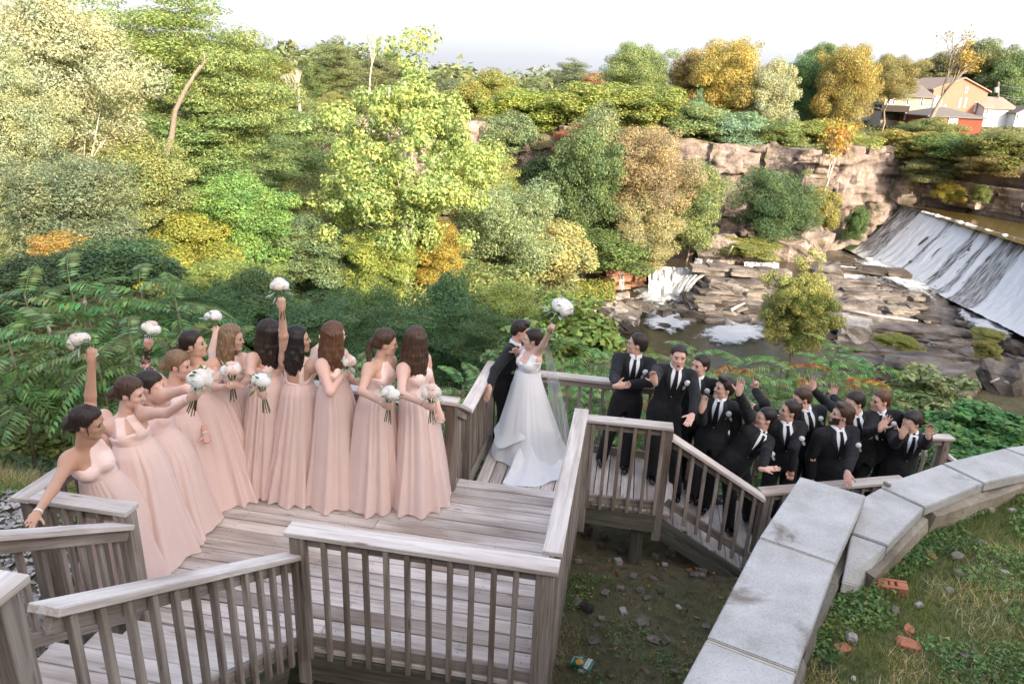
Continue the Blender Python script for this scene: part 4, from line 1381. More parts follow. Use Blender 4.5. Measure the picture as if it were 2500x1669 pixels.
T = tree
TREES = [
    # kind, cx, w, top, bot, Y, colour, label, trunk
    ('big', 110, 480, -60, 440, 31, (.40, .41, .28), 'tall silvery poplar with pale glittering leaves at the top left corner', 2),
    ('big', 20, 300, 100, 460, 28, (.37, .38, .26), 'second pale poplar crown cut by the left edge', 2),
    ('willow', 170, 420, 330, 680, 24, (0.188, 0.231, 0.132), 'grey green shaded tree below the silvery poplar', 0),
    ('feather', 390, 520, -30, 330, 46, (0.248, 0.298, 0.110), 'tall feathery locust crown against the sky right of the poplar', 2),
    ('feather', 560, 330, 60, 420, 44, (0.239, 0.308, 0.115), 'right hand feathery locust sloping down to the skyline', 2),
    ('feather', 480, 420, 240, 520, 42, (0.216, 0.275, 0.112), 'lower layered locust foliage round a bare curved trunk', 2),
    ('dense', 330, 300, 330, 560, 33, (0.301, 0.301, 0.133), 'olive bush between the poplar and the curved trunk', 0),
    ('dense', 450, 330, 520, 720, 33, (0.332, 0.342, 0.085), 'bright yellow green thicket lit at the foot of the locusts', 0),
    ('dense', 590, 300, 430, 660, 36, (0.247, 0.306, 0.079), 'fresh green maple below the locust on the left', 1),
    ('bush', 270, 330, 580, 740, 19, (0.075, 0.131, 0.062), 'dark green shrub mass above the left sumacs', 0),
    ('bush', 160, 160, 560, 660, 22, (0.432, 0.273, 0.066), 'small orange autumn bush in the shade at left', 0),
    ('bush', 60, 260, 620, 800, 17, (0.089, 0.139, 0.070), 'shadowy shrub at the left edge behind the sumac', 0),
    ('dense', 640, 170, 130, 290, 85, (0.187, 0.178, 0.049), 'round olive tree on the skyline right of the locusts', 1),
    ('dense', 640, 200, 240, 430, 62, (0.309, 0.279, 0.091), 'yellowing tree under the round skyline tree', 1),
    ('feather', 825, 140, 92, 250, 97, (0.182, 0.222, 0.113), 'tall thin skyline tree above the gabled house', 1),
    ('dense', 775, 120, 160, 275, 96, (0.144, 0.194, 0.082), 'dark green tree left of the gabled house', 1),
    ('big', 930, 190, 125, 250, 104, (0.237, 0.247, 0.148), 'hazy pale tree on the skyline behind the sycamore', 1),
    ('feather', 760, 330, 240, 480, 56, (0.227, 0.277, 0.128), 'soft grey green tree right of the locust grove', 1),
    ('feather', 700, 260, 330, 560, 50, (0.183, 0.232, 0.108), 'green acacia like tree with dark gaps in the middle left', 1),
    ('big', 830, 300, 400, 620, 48, (0.291, 0.301, 0.143), 'pale yellow green tree in front of the hidden cliff', 2),
    ('dense', 760, 300, 530, 700, 38, (0.250, 0.289, 0.151), 'grey green shrub lit from the right above the raised bouquet', 0),
    ('airy', 985, 560, 70, 640, 38, (.37, .38, .15), 'tall airy sycamore with pale trunk and yellow green leaves', 2),
    ('dense', 1055, 190, 530, 700, 39, (0.394, 0.345, 0.083), 'golden yellow bush at the foot of the sycamore', 0),
    ('dense', 930, 240, 560, 740, 37, (0.313, 0.352, 0.105), 'bright green shrub left of the sycamore trunk', 0),
    ('willow', 1240, 300, 400, 710, 47, (0.285, 0.334, 0.186), 'large soft grey green willow like bush in the centre', 2),
    ('bush', 1340, 260, 530, 720, 50, (0.369, 0.359, 0.181), 'pale tan green shrub at the right skirt of the willow', 0),
    ('big', 1150, 280, 330, 560, 56, (0.301, 0.311, 0.113), 'yellow green tree left of the willow before the cliff', 2),
    ('dense', 1190, 210, 170, 320, 100, (0.309, 0.289, 0.092), 'yellow green round tree on the skyline left of centre', 1),
    ('dense', 1105, 150, 195, 310, 105, (0.160, 0.198, 0.135), 'dark bluish tree on the skyline behind the sycamore right side', 1),
    ('feather', 1395, 110, 143, 230, 122, (0.188, 0.225, 0.138), 'small airy tree standing alone on the skyline in the centre', 1),
    ('dense', 1450, 80, 180, 240, 118, (0.393, 0.254, 0.135), 'small rusty bush on the skyline beside the lone tree', 0),
    ('big', 1555, 210, 95, 260, 95, (0.247, 0.286, 0.088), 'tall light green tree left of the orange maples', 1),
    ('dense', 1690, 150, 130, 270, 98, (0.326, 0.237, 0.069), 'brownish orange maple behind the biggest orange one', 1),
    ('big', 1795, 250, 82, 320, 91, (0.433, 0.294, 0.072), 'biggest orange maple on the skyline', 1),
    ('dense', 1880, 150, 155, 350, 87, (0.440, 0.341, 0.163), 'pale tan tree at the right foot of the biggest maple', 1),
    ('big', 1955, 140, 115, 330, 93, (0.129, 0.179, 0.061), 'dark green tree between the two orange maples', 1),
    ('big', 2065, 190, 92, 330, 89, (0.411, 0.273, 0.070), 'second orange maple left of the houses', 1),
    ('big', 2180, 160, 125, 252, 101, (0.306, 0.237, 0.078), 'olive orange tree standing before the beige house', 1),
    ('dense', 2010, 120, 110, 200, 110, (0.189, 0.199, 0.060), 'olive tree top between dark green tree and second maple', 1),
    ('cone', 1703, 70, 195, 280, 86, (0.173, 0.223, 0.111), 'small conical evergreen below the orange maples', 0),
    ('dense', 2400, 200, 105, 260, 138, (0.185, 0.210, 0.098), 'dark green wooded crown behind the brick house', 1),
    ('dense', 2480, 150, 130, 300, 132, (0.160, 0.209, 0.110), 'dark green trees at the right edge behind the wires', 1),
    ('dense', 2290, 150, 130, 230, 140, (0.211, 0.198, 0.099), 'brownish wooded crown left of the brick gable', 1),
    # plateau edge shrubs
    ('bush', 1300, 260, 215, 330, 80, (0.312, 0.341, 0.094), 'yellow green shrub on the cliff edge above the red bush', 0),
    ('bush', 1440, 280, 200, 320, 79, (0.290, 0.320, 0.103), 'light green thicket on the cliff edge in the centre', 0),
    ('bush', 1580, 240, 210, 330, 78, (0.280, 0.320, 0.102), 'bright shrub thicket below the light green tree', 0),
    ('bush', 1690, 230, 250, 350, 77, (0.228, 0.287, 0.129), 'blue green shrub below the conical evergreen', 0),
    ('bush', 1790, 200, 270, 370, 76, (0.250, 0.299, 0.141), 'grey green shrub below the biggest maple', 0),
    ('bush', 1890, 200, 290, 370, 76, (0.237, 0.287, 0.109), 'green shrub at the top of the pale cliff face', 0),
    ('bush', 2000, 180, 290, 360, 78, (0.311, 0.311, 0.103), 'yellowish shrub on the cliff corner above the dam', 0),
    ('bush', 2100, 170, 330, 420, 73, (0.333, 0.343, 0.106), 'lime shrub hanging over the cliff end by the dam', 0),
    ('bush', 2185, 120, 345, 500, 73, (0.372, 0.323, 0.076), 'yellow bush growing down the corner of the cliff at the dam', 0),
    ('bush', 2230, 190, 318, 400, 71, (0.330, 0.290, 0.093), 'golden shrub below the beige house', 0),
    ('bush', 2330, 250, 326, 410, 68, (0.157, 0.207, 0.070), 'dark green thicket below the red brick garage', 0),
    ('bush', 2450, 230, 322, 415, 64, (0.179, 0.199, 0.070), 'olive thicket below the white house at the right edge', 0),
    ('bush', 2270, 150, 380, 450, 67.5, (0.211, 0.211, 0.099), 'brownish creeper patch on the lake cliff', 0),
    ('bush', 2400, 190, 370, 430, 64, (0.222, 0.202, 0.093), 'tangled ochre shrub on the lake cliff', 0),
    ('bush', 2315, 75, 440, 500, 66, (0.414, 0.335, 0.078), 'small bright yellow bush on the ledge above the lake', 0),
    ('bush', 2395, 55, 450, 500, 63.5, (0.181, 0.220, 0.082), 'small green bush on the rocks above the lake', 0),
    # trees in front of the cliff
    ('dense', 1470, 260, 260, 560, 63, (0.215, 0.245, 0.126), 'grey green tree with pink blush in front of the cliff', 1),
    ('dense', 1430, 240, 330, 640, 58, (0.124, 0.180, 0.080), 'dark green tree left of the pink one above the cascade', 1),
    ('big', 1595, 270, 290, 580, 60, (0.364, 0.285, 0.167), 'pinkish tan tree in the middle of the far bank', 1),
    ('dense', 1580, 200, 470, 650, 57, (0.435, 0.297, 0.119), 'orange bush at the foot of the pinkish tree', 0),
    ('dense', 1690, 200, 400, 620, 60, (0.238, 0.287, 0.119), 'pale green tree beside the angular boulder', 1),
    ('big', 1895, 230, 395, 610, 63, (0.110, 0.173, 0.079), 'round dark green tree left of the dam', 1),
    ('bush', 1995, 110, 450, 590, 66, (0.287, 0.257, 0.089), 'yellowing shrub right of the round dark tree', 0),
    ('bush', 2090, 60, 500, 600, 66, (0.103, 0.165, 0.065), 'small green shrub on the rock beside the dam apron', 0),
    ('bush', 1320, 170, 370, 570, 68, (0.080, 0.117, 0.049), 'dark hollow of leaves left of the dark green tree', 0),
    ('bush', 1410, 120, 300, 385, 70, (0.450, 0.183, 0.114), 'red autumn bush on the pale cliff', 0),
    ('bush', 1250, 170, 270, 400, 74, (0.206, 0.255, 0.137), 'blue green shrub left of the red bush', 0),
    ('bush', 1490, 220, 560, 665, 55, (0.172, 0.222, 0.085), 'low green shrubs above the cascade', 0),
    ('bush', 1820, 170, 580, 625, 60, (0.290, 0.310, 0.112), 'low yellow green weeds between the boulders', 0),
    ('airy', 1955, 260, 600, 870, 40, (.36, .37, .13), 'small yellow tree standing alone in the river', 1),
    ('dense', 1955, 170, 690, 860, 40.2, (.27, .31, .10), 'denser green lower boughs of the small river tree', 1),
    # belt behind the bridesmaids
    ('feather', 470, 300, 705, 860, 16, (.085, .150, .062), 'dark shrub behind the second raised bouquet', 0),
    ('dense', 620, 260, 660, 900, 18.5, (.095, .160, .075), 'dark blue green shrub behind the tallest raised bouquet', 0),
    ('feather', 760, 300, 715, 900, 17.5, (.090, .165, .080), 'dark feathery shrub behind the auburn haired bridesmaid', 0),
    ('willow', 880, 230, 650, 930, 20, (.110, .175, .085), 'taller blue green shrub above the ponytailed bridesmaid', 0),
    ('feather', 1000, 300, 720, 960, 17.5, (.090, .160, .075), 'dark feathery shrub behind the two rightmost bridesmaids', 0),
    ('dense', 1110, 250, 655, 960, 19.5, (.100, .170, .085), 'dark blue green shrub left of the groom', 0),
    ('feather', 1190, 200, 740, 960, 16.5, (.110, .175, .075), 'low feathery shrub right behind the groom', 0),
    ('dense', 560, 300, 640, 760, 24, (0.278, 0.349, 0.106), 'sunny green thicket above the dark shrub belt', 0),
    ('dense', 1230, 200, 690, 860, 20, (0.325, 0.368, 0.125), 'yellow green shrub behind the kissing couple', 0),
    ('broad', 1390, 240, 705, 900, 17, (0.278, 0.349, 0.106), 'broad leaved bush right of the bridal bouquet', 0),
    ('broad', 1290, 220, 780, 960, 14, (0.210, 0.300, 0.110), 'leafy bush between bride and first groomsman', 0),
    ('broad', 2270, 240, 890, 1070, 11.5, (0.328, 0.355, 0.184), 'variegated leafy bush behind the last groomsman', 0),
    ('broad', 2420, 300, 990, 1130, 9.5, (0.120, 0.238, 0.084), 'glossy dark green bush at the right edge above the wall', 0),
    ('broad', 2330, 200, 1040, 1130, 9.0, (0.131, 0.248, 0.094), 'glossy dark green bush behind the corner post', 0),
    ('broad', 60, 260, 900, 1080, 11, (0.210, 0.300, 0.120), 'leafy weeds on the slope at the left edge', 0),
    ('broad', 170, 240, 960, 1110, 10, (0.228, 0.283, 0.120), 'low weedy bush behind the first bridesmaid', 0),
    ('bush', 2190, 110, 815, 850, 39, (0.331, 0.311, 0.083), 'yellow tuft on the long stepped ledge', 0),
    ('bush', 2410, 90, 800, 830, 36, (0.331, 0.301, 0.093), 'yellow weed tuft on the ledge near the right edge', 0),
    ('bush', 2410, 70, 830, 880, 34, (0.298, 0.268, 0.100), 'straggly yellow weed growing from the pale blocks', 0),
]
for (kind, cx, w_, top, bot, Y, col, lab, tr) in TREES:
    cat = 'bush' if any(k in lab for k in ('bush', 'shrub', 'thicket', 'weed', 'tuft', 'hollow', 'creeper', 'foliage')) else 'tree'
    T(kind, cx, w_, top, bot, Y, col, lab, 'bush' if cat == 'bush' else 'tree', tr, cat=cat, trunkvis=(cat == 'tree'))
# filler wood behind the named trees so that no bare plateau shows
for k in range(70):
    X = rr.uniform(-75, 110)
    Yc = float(np.interp(X, CLX, CLY))
    Y = Yc + rr.uniform(6, 60)
    if 45 < X < 110 and 95 < Y < 140: continue
    if -60 < X < -35 and 96 < Y < 125: continue
    R = rr.uniform(3, 5.5)
    z = float(G(X, Y))
    colr = [(.21, .24, .10), (.28, .29, .11), (.15, .19, .08), (.32, .26, .10)][k % 4]
    t = thing('tree', 'leafy tree of the mixed wood covering the plateau behind the cliff', 'tree', (X, Y, z), 'mixed wood on the plateau')
    o = link(bpy.data.objects.new('crown', CR['dense'][k % 2]), t)
    # tops stay below or near the eye line, as the open skyline shows
    topz = (4.6 if X < -28 else 1.6) + rr.uniform(-1.2, .6)
    h = max(1.2, (topz - z) / 2)
    R = min(R, h * 1.6)
    o.location = (0, 0, h)
    o.scale = (R, R, h)
    o.rotation_euler = (0, 0, rr.uniform(0, 6))
    o.color = (*colr, 1)
# filler under the left hillside
for k in range(60):
    X = rr.uniform(-45, 3)
    Y = rr.uniform(22, 66)
    if abs(X / Y) > 0.95: continue
    R = rr.uniform(2.0, 3.6)
    z = float(G(X, Y))
    colr = [(.21, .25, .10), (.27, .29, .11), (.14, .19, .08), (.24, .26, .13)][k % 4]
    t = thing('bush', 'wild leafy shrub of the undergrowth on the left slope of the gorge', 'bush', (X, Y, z), 'undergrowth shrubs of the gorge')
    o = link(bpy.data.objects.new('crown', CR['bush'][k % 2]), t)
    o.location = (0, 0, R * 0.45)
    o.scale = (R, R, R * 0.8)
    o.rotation_euler = (0, 0, rr.uniform(0, 6))
    o.color = (*colr, 1)
for k in range(46):
    X = rr.uniform(-14, 13)
    Y = rr.uniform(10.5, 24)
    u_, v_ = touv((X, Y))
    if v_ < 6: continue
    R = rr.uniform(1.0, 1.8)
    z = float(G(X, Y))
    t = thing('bush', 'low dark shrub of the undergrowth below the deck', 'bush', (X, Y, z), 'undergrowth shrubs below the deck')
    o = link(bpy.data.objects.new('crown', CR['bush'][k % 2]), t)
    o.location = (0, 0, R * 0.3)
    o.scale = (R, R, R * 0.75)
    o.rotation_euler = (0, 0, rr.uniform(0, 6))
    o.color = (*[(.12, .19, .09), (.17, .24, .10), (.14, .21, .12)][k % 3], 1)


# bare and dead trees
def bare_tree(px, base, top, Y, spread, label, seed, m=BARKP, lean=0.0, r0=0.28, leafcol=None):
    B, Tp = atY(px, base, Y), atY(px + lean, top, Y)
    r = random.Random(int(seed))
    H = Tp[2] - B[2]
    V, F = [], []

    def add(p, q):
        v, f = tube(p, q, 5, False)
        o = len(V)
        V.extend(v)
        F.extend([tuple(i + o for i in t) for t in f])
    tips = []

    def br(p, d, L, rad, dep):
        q = p + d * L
        mid = (p + q) / 2 + np.array([r.uniform(-1, 1), r.uniform(-1, 1), r.uniform(-.5, .5)]) * L * 0.06
        add([p, mid, q], [rad, rad * 0.8, rad * 0.6])
        if dep == 0:
            tips.append(q)
            return
        for k in range(3 if dep > 1 else 4):
            nd = d + np.array([r.uniform(-1, 1), r.uniform(-1, 1), r.uniform(-0.2, 0.9)]) * spread
            nd /= np.linalg.norm(nd)
            br(q, nd, L * r.uniform(0.55, 0.8), rad * 0.55, dep - 1)
    d0 = (Tp - B) / np.linalg.norm(Tp - B)
    br(B, d0, H * 0.36, r0, 4)
    t = thing('bare_tree', label, 'tree', B)
    mo('trunk', V, F, m, t, True)
    if leafcol:
        rng = np.random.default_rng(seed)
        tp = np.array(tips)
        P = tp[rng.integers(len(tp), size=900)] + rng.normal(size=(900, 3)) * 0.35
        V2, F2 = leaf_quads(P, rng.normal(size=(900, 3)), 0.14, 0.6, rng)
        o = mo('crown', V2, F2, LEAF, t)
        o.color = (*leafcol, 1)
    return t


bare_tree(2262, 312, 95, 97, 0.55, 'big half bare tree leaning in front of the houses', 5, lean=110, r0=0.34, m=BARK, leafcol=(.34, .24, .06))
bare_tree(735, 300, 175, 70, 0.5, 'bare pale twiggy tree below the round skyline tree', 8, lean=-10, r0=0.2)
bare_tree(900, 260, 62, 100, 0.35, 'thin bare treetop rising faintly over the skyline', 9, lean=10, r0=0.2)
bare_tree(1990, 520, 320, 66, 0.3, 'thin leaning sapling with few orange leaves on the cliff', 10, lean=85, r0=0.13, leafcol=(.4, .25, .06))
lt = thing('curved_trunk', 'bare curved locust trunk standing clear of the foliage at upper left', 'tree', atY(385, 480, 38))
tube_obj('trunk', [atY(378, 520, 38), atY(385, 470, 38), atY(398, 400, 38), atY(420, 330, 38), atY(428, 270, 38), atY(455, 215, 38), atY(490, 160, 38)], [.21, .19, .17, .15, .12, .10, .06], BARK, lt)
tube_obj('limb', [atY(385, 470, 38), atY(412, 440, 38)], [.12, .06], BARK, lt)
tube_obj('limb', [atY(475, 190, 38), atY(500, 150, 38), atY(497, 125, 38)], [.07, .05, .03], BARK, lt)
st = thing('sycamore_trunk', 'slender white mottled trunk of the airy sycamore', 'tree', atY(990, 690, 37.6))
tube_obj('trunk', [atY(992, 700, 37.6), atY(990, 560, 37.6), atY(988, 440, 37.6), atY(990, 330, 37.6), atY(988, 200, 37.6)], [.17, .15, .12, .09, .05], mat_plain('sycamore_bark', (.62, .58, .52), .8, .1, .3, 3), st)
for (x0, y0, x1, y1) in ((988, 440, 975, 410), (988, 440, 1010, 400), (988, 520, 950, 470), (989, 380, 1040, 330), (989, 350, 930, 300)):
    tube_obj('limb', [atY(x0, y0, 37.6), atY(x1, y1, 37.6)], [.07, .03], BARKP, st)

# ------------------------------------------------------------------ sumac: compound leaves arching from a stem
def frond_mesh(seed, L=1.0, n=13, droop=0.35, lw=0.045, ll=0.20):
    rng = np.random.default_rng(seed)
    V, F = [], []
    t_ = np.linspace(0, 1, n + 4)
    ax = np.stack([t_ * L * 0.95, 0 * t_, 0.30 * L * t_ - droop * L * t_ ** 2 * 1.6], 1)
    v, f = tube([ax[0], ax[6], ax[11], ax[-1]], [0.007, 0.006, 0.004, 0.002], 4, False)
    V.extend(v)
    F.extend(f)
    for i in range(2, n + 4):
        p = ax[i]
        tg = ax[i] - ax[i - 1]
        tg /= np.linalg.norm(tg)
        for sd in (-1, 1):
            l = ll * L * math.sin(math.pi * (0.14 + 0.80 * t_[i])) ** 0.7 * rng.uniform(0.85, 1.1)
            d = np.array([0.42 * tg[0], sd * 1.0, -0.30 + rng.uniform(-0.12, 0.12) + 0.42 * tg[2]])
            d /= np.linalg.norm(d)
            w_ = np.cross(d, [0, 0, 1.0])
            w_ /= np.linalg.norm(w_)
            wv = w_ * lw * L * 0.62
            o = len(V)
            m_ = p + d * l * 0.45
            V.extend([p, m_ + wv + [0, 0, -0.004], p + d * l + [0, 0, -0.03 * L], m_ - wv + [0, 0, -0.004]])
            F.append((o, o + 1, o + 2, o + 3))
    return mesh('frond', V, F, LEAF)


FR = [frond_mesh(s, 1.0, 13 + s % 3, 0.30 + 0.08 * (s % 4)) for s in range(5)]


def sumac(x, y, z, H, label, group, col, L=0.8, n=14, lean=(0, 0), red=False):
    t = thing('sumac', label, 'shrub', (x, y, z), group)
    s0 = np.array([x, y, z])
    tip = s0 + np.array([lean[0], lean[1], H])
    tube_obj('stem', [s0, (s0 + tip) / 2 + np.array([0.04, 0.03, 0]), tip], [0.028, 0.022, 0.012], BARK, t, 5)
    for k in range(n):
        f = 0.35 + 0.65 * (k / (n - 1)) ** 0.7
        o = link(bpy.data.objects.new('leaf', random.choice(FR)), t)
        p = s0 + (tip - s0) * f
        o.location = Vector(p) - t.location
        a = k * 2.399 + random.uniform(-0.3, 0.3)
        el = -0.75 * (f - 0.55) + random.uniform(-0.2, 0.15)
        o.rotation_euler = (random.uniform(-0.25, 0.25), el, a)
        s = L * random.uniform(0.8, 1.15)
        o.scale = (s, s, s)
        c = col if not (red and random.random() < 0.05) else (.42, .18, .05)
        o.color = (*[max(.004, q * random.uniform(0.85, 1.15)) for q in c], 1)
    return t


# left sumac thicket
for (px, py, Y, L, H, lab) in (
    (60, 720, 10.5, 1.15, 2.2, 'sumac with long arching fern like leaves at the left edge'),
    (170, 690, 11.0, 1.2, 2.6, 'tallest left sumac with pale arching leaves above the first bouquet'),
    (270, 740, 10.8, 1.1, 2.2, 'sumac right behind the first raised bouquet'),
    (340, 690, 11.6, 1.15, 2.5, 'sumac with sunlit leaves left of the second raised bouquet'),
    (430, 740, 11.2, 1.05, 2.2, 'sumac leaves between the second and third raised bouquets'),
    (20, 830, 9.2, 1.1, 2.0, 'dark drooping sumac low at the left edge'),
    (120, 810, 9.6, 1.05, 2.0, 'shaded sumac above the first bridesmaid at left'),
    (230, 850, 9.4, 0.95, 1.8, 'sumac behind the raised arm of the first bridesmaid'),
    (320, 830, 9.8, 0.95, 1.9, 'sumac behind the tattooed arm'),
    (400, 830, 10.2, 0.9, 1.8, 'sumac behind the braided bridesmaid'),
    (540, 830, 11.0, 0.85, 1.6, 'small sumac behind the looking down bridesmaid'),
    (870, 880, 9.8, 0.6, 1.4, 'small sumac showing left of the ponytail'),
    (1190, 960, 10.0, 0.75, 1.5, 'fresh green sumac behind the groom rail'),
    (1130, 940, 10.4, 0.75, 1.6, 'fresh green sumac left of the groom')):
    p = atY(px, py, Y)
    sumac(p[0], p[1], p[2] - H, H, lab, 'sumacs below the deck at left', (.17, .27, .11), L, 15)
SUL = ['sumac on the slope just right of the veil', 'sumac rising left of the first groomsman head', 'low sumac under the back walkway rail', 'low sumac seen between first groomsman and bride', 'sumac between first and second groomsman', 'tall sumac above the second groomsman', 'sumac right of the second groomsman head', 'sumac above the down looking groomsman', 'sumac behind the groomsman with hand on chest', 'sumac left of the flung up arm', 'sumac beside the pointing finger', 'tall sumac at the water edge above the pointing finger', 'low sumac between flung arm and trimmed beard groomsman', 'low sumac behind the laughing groomsman', 'sumac nearest the foot of the small yellow tree', 'sumac left of the highest raised hand', 'sumac above the highest raised hand', 'sumac above the second raised hand', 'sumac between raised hands and variegated bush', 'low sumac behind the pointing arm', 'low sumac below the raised hands', 'sumac beside the variegated bush', 'low sumac behind the second groomsman', 'farthest sumac on the stony bank', 'low sumac behind the landing corner']
k = 0
for (px, py, Y) in ((1370, 900, 10.5), (1440, 860, 11.0), (1330, 960, 9.6), (1420, 960, 9.6), (1500, 900, 10.6), (1560, 860, 11.4), (1610, 900, 10.8), (1690, 860, 11.6), (1640, 950, 9.8), (1730, 920, 10.4), (1790, 880, 11.2), (1850, 920, 10.6), (1760, 990, 9.8), (1820, 980, 10.0), (1910, 890, 11.4), (1960, 930, 10.8), (2020, 890, 11.6), (2080, 930, 11.0), (2140, 900, 11.8), (1880, 980, 10.2), (1980, 980, 10.4), (2180, 960, 11.0), (1560, 960, 10.0), (2040, 850, 13), (1480, 980, 9.4)):
    p = atY(px, py, Y)
    k += 1
    sumac(p[0], p[1], p[2] - 1.7, 1.75, SUL[k - 1], 'sumac thicket behind the groomsmen', (.18, .29, .11) if k % 3 else (.22, .31, .11), 0.72, 16, red=True)
# ------------------------------------------------------------------ houses on the far plateau
SIDING = mat_plain('white_siding', (.50, .52, .56), .7, .2, .05, 2)
BEIGE = mat_plain('beige_render', (.30, .26, .21), .85, .1, .12, 1)
PINKB = mat_plain('pink_brick', (.36, .165, .12), .9, .1, .12, 1.5)
REDB = mat_plain('red_brick', (.20, .06, .04), .9, .1, .2, 2)
ROOFG = mat_plain('grey_shingle', (.15, .135, .13), .9, .1, .2, 2)
ROOFT = mat_plain('tan_shingle', (.28, .21, .175), .9, .1, .15, 2)
ROOFD = mat_plain('dark_shingle', (.16, .14, .13), .9, .1, .2, 2)
DARKW = mat_plain('dark_timber_and_shade', (.05, .042, .038), .9, .1, .2, 2)  # balcony timber; also colours the painted shade below it


def house(label, x0, x1, eave, base, Y, depth, wallm, roofm, roof='gable', rh=20, wins=(), parts=(), axis='x', over=.35):
    A, B, E = atY(x0, base, Y), atY(x1, base, Y), atY((x0 + x1) / 2, eave, Y)
    zb, ze = min(A[2], B[2]) - 0.6, E[2]
    k = (B[0] - A[0]) / (x1 - x0)
    h = thing('house', label, 'house', (A[0], Y, zb))
    X0, X1, Y0, Y1 = A[0], B[0], Y, Y + depth
    bbox_obj('wall', (X0, Y0, zb), (X1, Y1, ze), wallm, h)
    zr = ze + rh * k
    xm, ym = (X0 + X1) / 2, (Y0 + Y1) / 2
    o = over
    if roof == 'gable' and axis == 'x':      # ridge parallel to X
        V = [(X0 - o, Y0 - o, ze - .1), (X1 + o, Y0 - o, ze - .1), (X1 + o, ym, zr), (X0 - o, ym, zr), (X0 - o, Y1 + o, ze - .1), (X1 + o, Y1 + o, ze - .1)]
        V += [(a, b, c - .18) for a, b, c in V]
        F = [(0, 1, 2, 3), (3, 2, 5, 4), (6, 9, 8, 7), (9, 10, 11, 8), (0, 6, 7, 1), (4, 5, 11, 10), (0, 3, 9, 6), (3, 4, 10, 9), (1, 7, 8, 2), (2, 8, 11, 5)]
        mo('roof', V, F, roofm, h)
        for xx in (X0, X1): mo('gable', [(xx, Y0, ze), (xx, Y1, ze), (xx, ym, zr - .2), (xx + .05, Y0, ze), (xx + .05, Y1, ze), (xx + .05, ym, zr - .2)], [(0, 1, 2), (3, 5, 4), (0, 2, 5, 3), (1, 4, 5, 2)], wallm, h)
    elif roof == 'gable':                     # ridge runs away from the camera
        V = [(X0 - o, Y0 - o, ze - .1), (xm, Y0 - o, zr), (X1 + o, Y0 - o, ze - .1), (X0 - o, Y1 + o, ze - .1), (xm, Y1 + o, zr), (X1 + o, Y1 + o, ze - .1)]
        V += [(a, b, c - .18) for a, b, c in V]
        F = [(0, 1, 4, 3), (1, 2, 5, 4), (6, 9, 10, 7), (7, 10, 11, 8), (0, 6, 7, 1), (1, 7, 8, 2), (3, 4, 10, 9), (4, 5, 11, 10), (0, 3, 9, 6), (2, 8, 11, 5)]
        mo('roof', V, F, roofm, h)
        mo('gable', [(X0, Y0, ze), (X1, Y0, ze), (xm, Y0, zr - .2), (X0, Y0 + .05, ze), (X1, Y0 + .05, ze), (xm, Y0 + .05, zr - .2)], [(0, 1, 2), (3, 5, 4), (0, 2, 5, 3), (1, 4, 5, 2)], wallm, h)
    else:                                      # hip
        q = min(X1 - X0, Y1 - Y0) * .45
        V = [(X0 - o, Y0 - o, ze), (X1 + o, Y0 - o, ze), (X1 + o, Y1 + o, ze), (X0 - o, Y1 + o, ze), (X0 + q, ym, zr), (X1 - q, ym, zr), (X0 - o, Y0 - o, ze - .15), (X1 + o, Y0 - o, ze - .15), (X1 + o, Y1 + o, ze - .15), (X0 - o, Y1 + o, ze - .15)]
        F = [(0, 1, 5, 4), (1, 2, 5), (2, 3, 4, 5), (3, 0, 4), (0, 6, 7, 1), (1, 7, 8, 2), (2, 8, 9, 3), (3, 9, 6, 0), (6, 9, 8, 7)]
        mo('roof', V, F, roofm, h)
    for (a, b, c, d, *rest) in wins:           # pixel boxes of windows on the front
        P0, P1 = atY(a, d, Y), atY(c, b, Y)
        fo = bbox_obj('window', (P0[0] - .10, Y - .08, P0[2] - .10), (P1[0] + .10, Y + .02, P1[2] + .10), WHITEP, h)
        bbox_obj('pane', (P0[0], Y - .10, P0[2]), (P1[0], Y - .06, P1[2]), GLASS, fo)
    for (nm, a, b, c, d, y0, y1, m) in parts:
        P0, P1 = atY(a, d, Y), atY(c, b, Y)
        bbox_obj(nm, (P0[0], Y + y0, P0[2]), (P1[0], Y + y1, P1[2]), m, h)
    return h


house('long beige house with dark balcony behind the olive orange tree', 2150, 2264, 232, 296, 108, 9, BEIGE, ROOFD, 'gable', 26,
      wins=[(2167, 242, 2173, 256), (2178, 242, 2184, 256), (2212, 240, 2219, 256), (2246, 240, 2254, 258), (2241, 278, 2249, 289)],
      parts=[('balcony', 2133, 258, 2203, 270, -2.2, -.02, DARKW), ('painted_porch_shade', 2150, 272, 2205, 292, -.12, -.01, DARKW), ('balcony_post', 2192, 270, 2194, 292, -2.1, -1.9, SIDING), ('chimney', 2208, 198, 2214, 212, 3, 4, BEIGE)])  # dark panel below the balcony paints in the porch's shade
house('small white house half hidden left of the beige one', 2103, 2149, 240, 284, 112, 8, SIDING, ROOFG, 'gable', 12, axis='y')
house('tall pink brick building with a stepped gable behind the bare tree', 2266, 2398, 218, 284, 120, 12, PINKB, ROOFT, 'gable', 28, axis='y',
      wins=[(2340, 241, 2346, 262), (2353, 241, 2359, 262), (2378, 250, 2384, 271), (2356, 214, 2362, 226), (2303, 258, 2309, 270)], parts=[('pale_annex', 2266, 236, 2296, 284, -.8, -.01, WHITEP)])
house('low red brick garage with a grey hip roof and white garage door', 2262, 2396, 285, 311, 100, 8, REDB, ROOFG, 'hip', 21,
      parts=[('garage_door', 2313, 289, 2339, 304, -.10, -.01, WHITEP), ('door_pane', 2319, 291, 2323, 303, -.13, -.10, GLASS), ('door_pane', 2330, 291, 2334, 303, -.13, -.10, GLASS), ('sign_board', 2303, 288, 2311, 294, -.08, -.01, PINKB)])
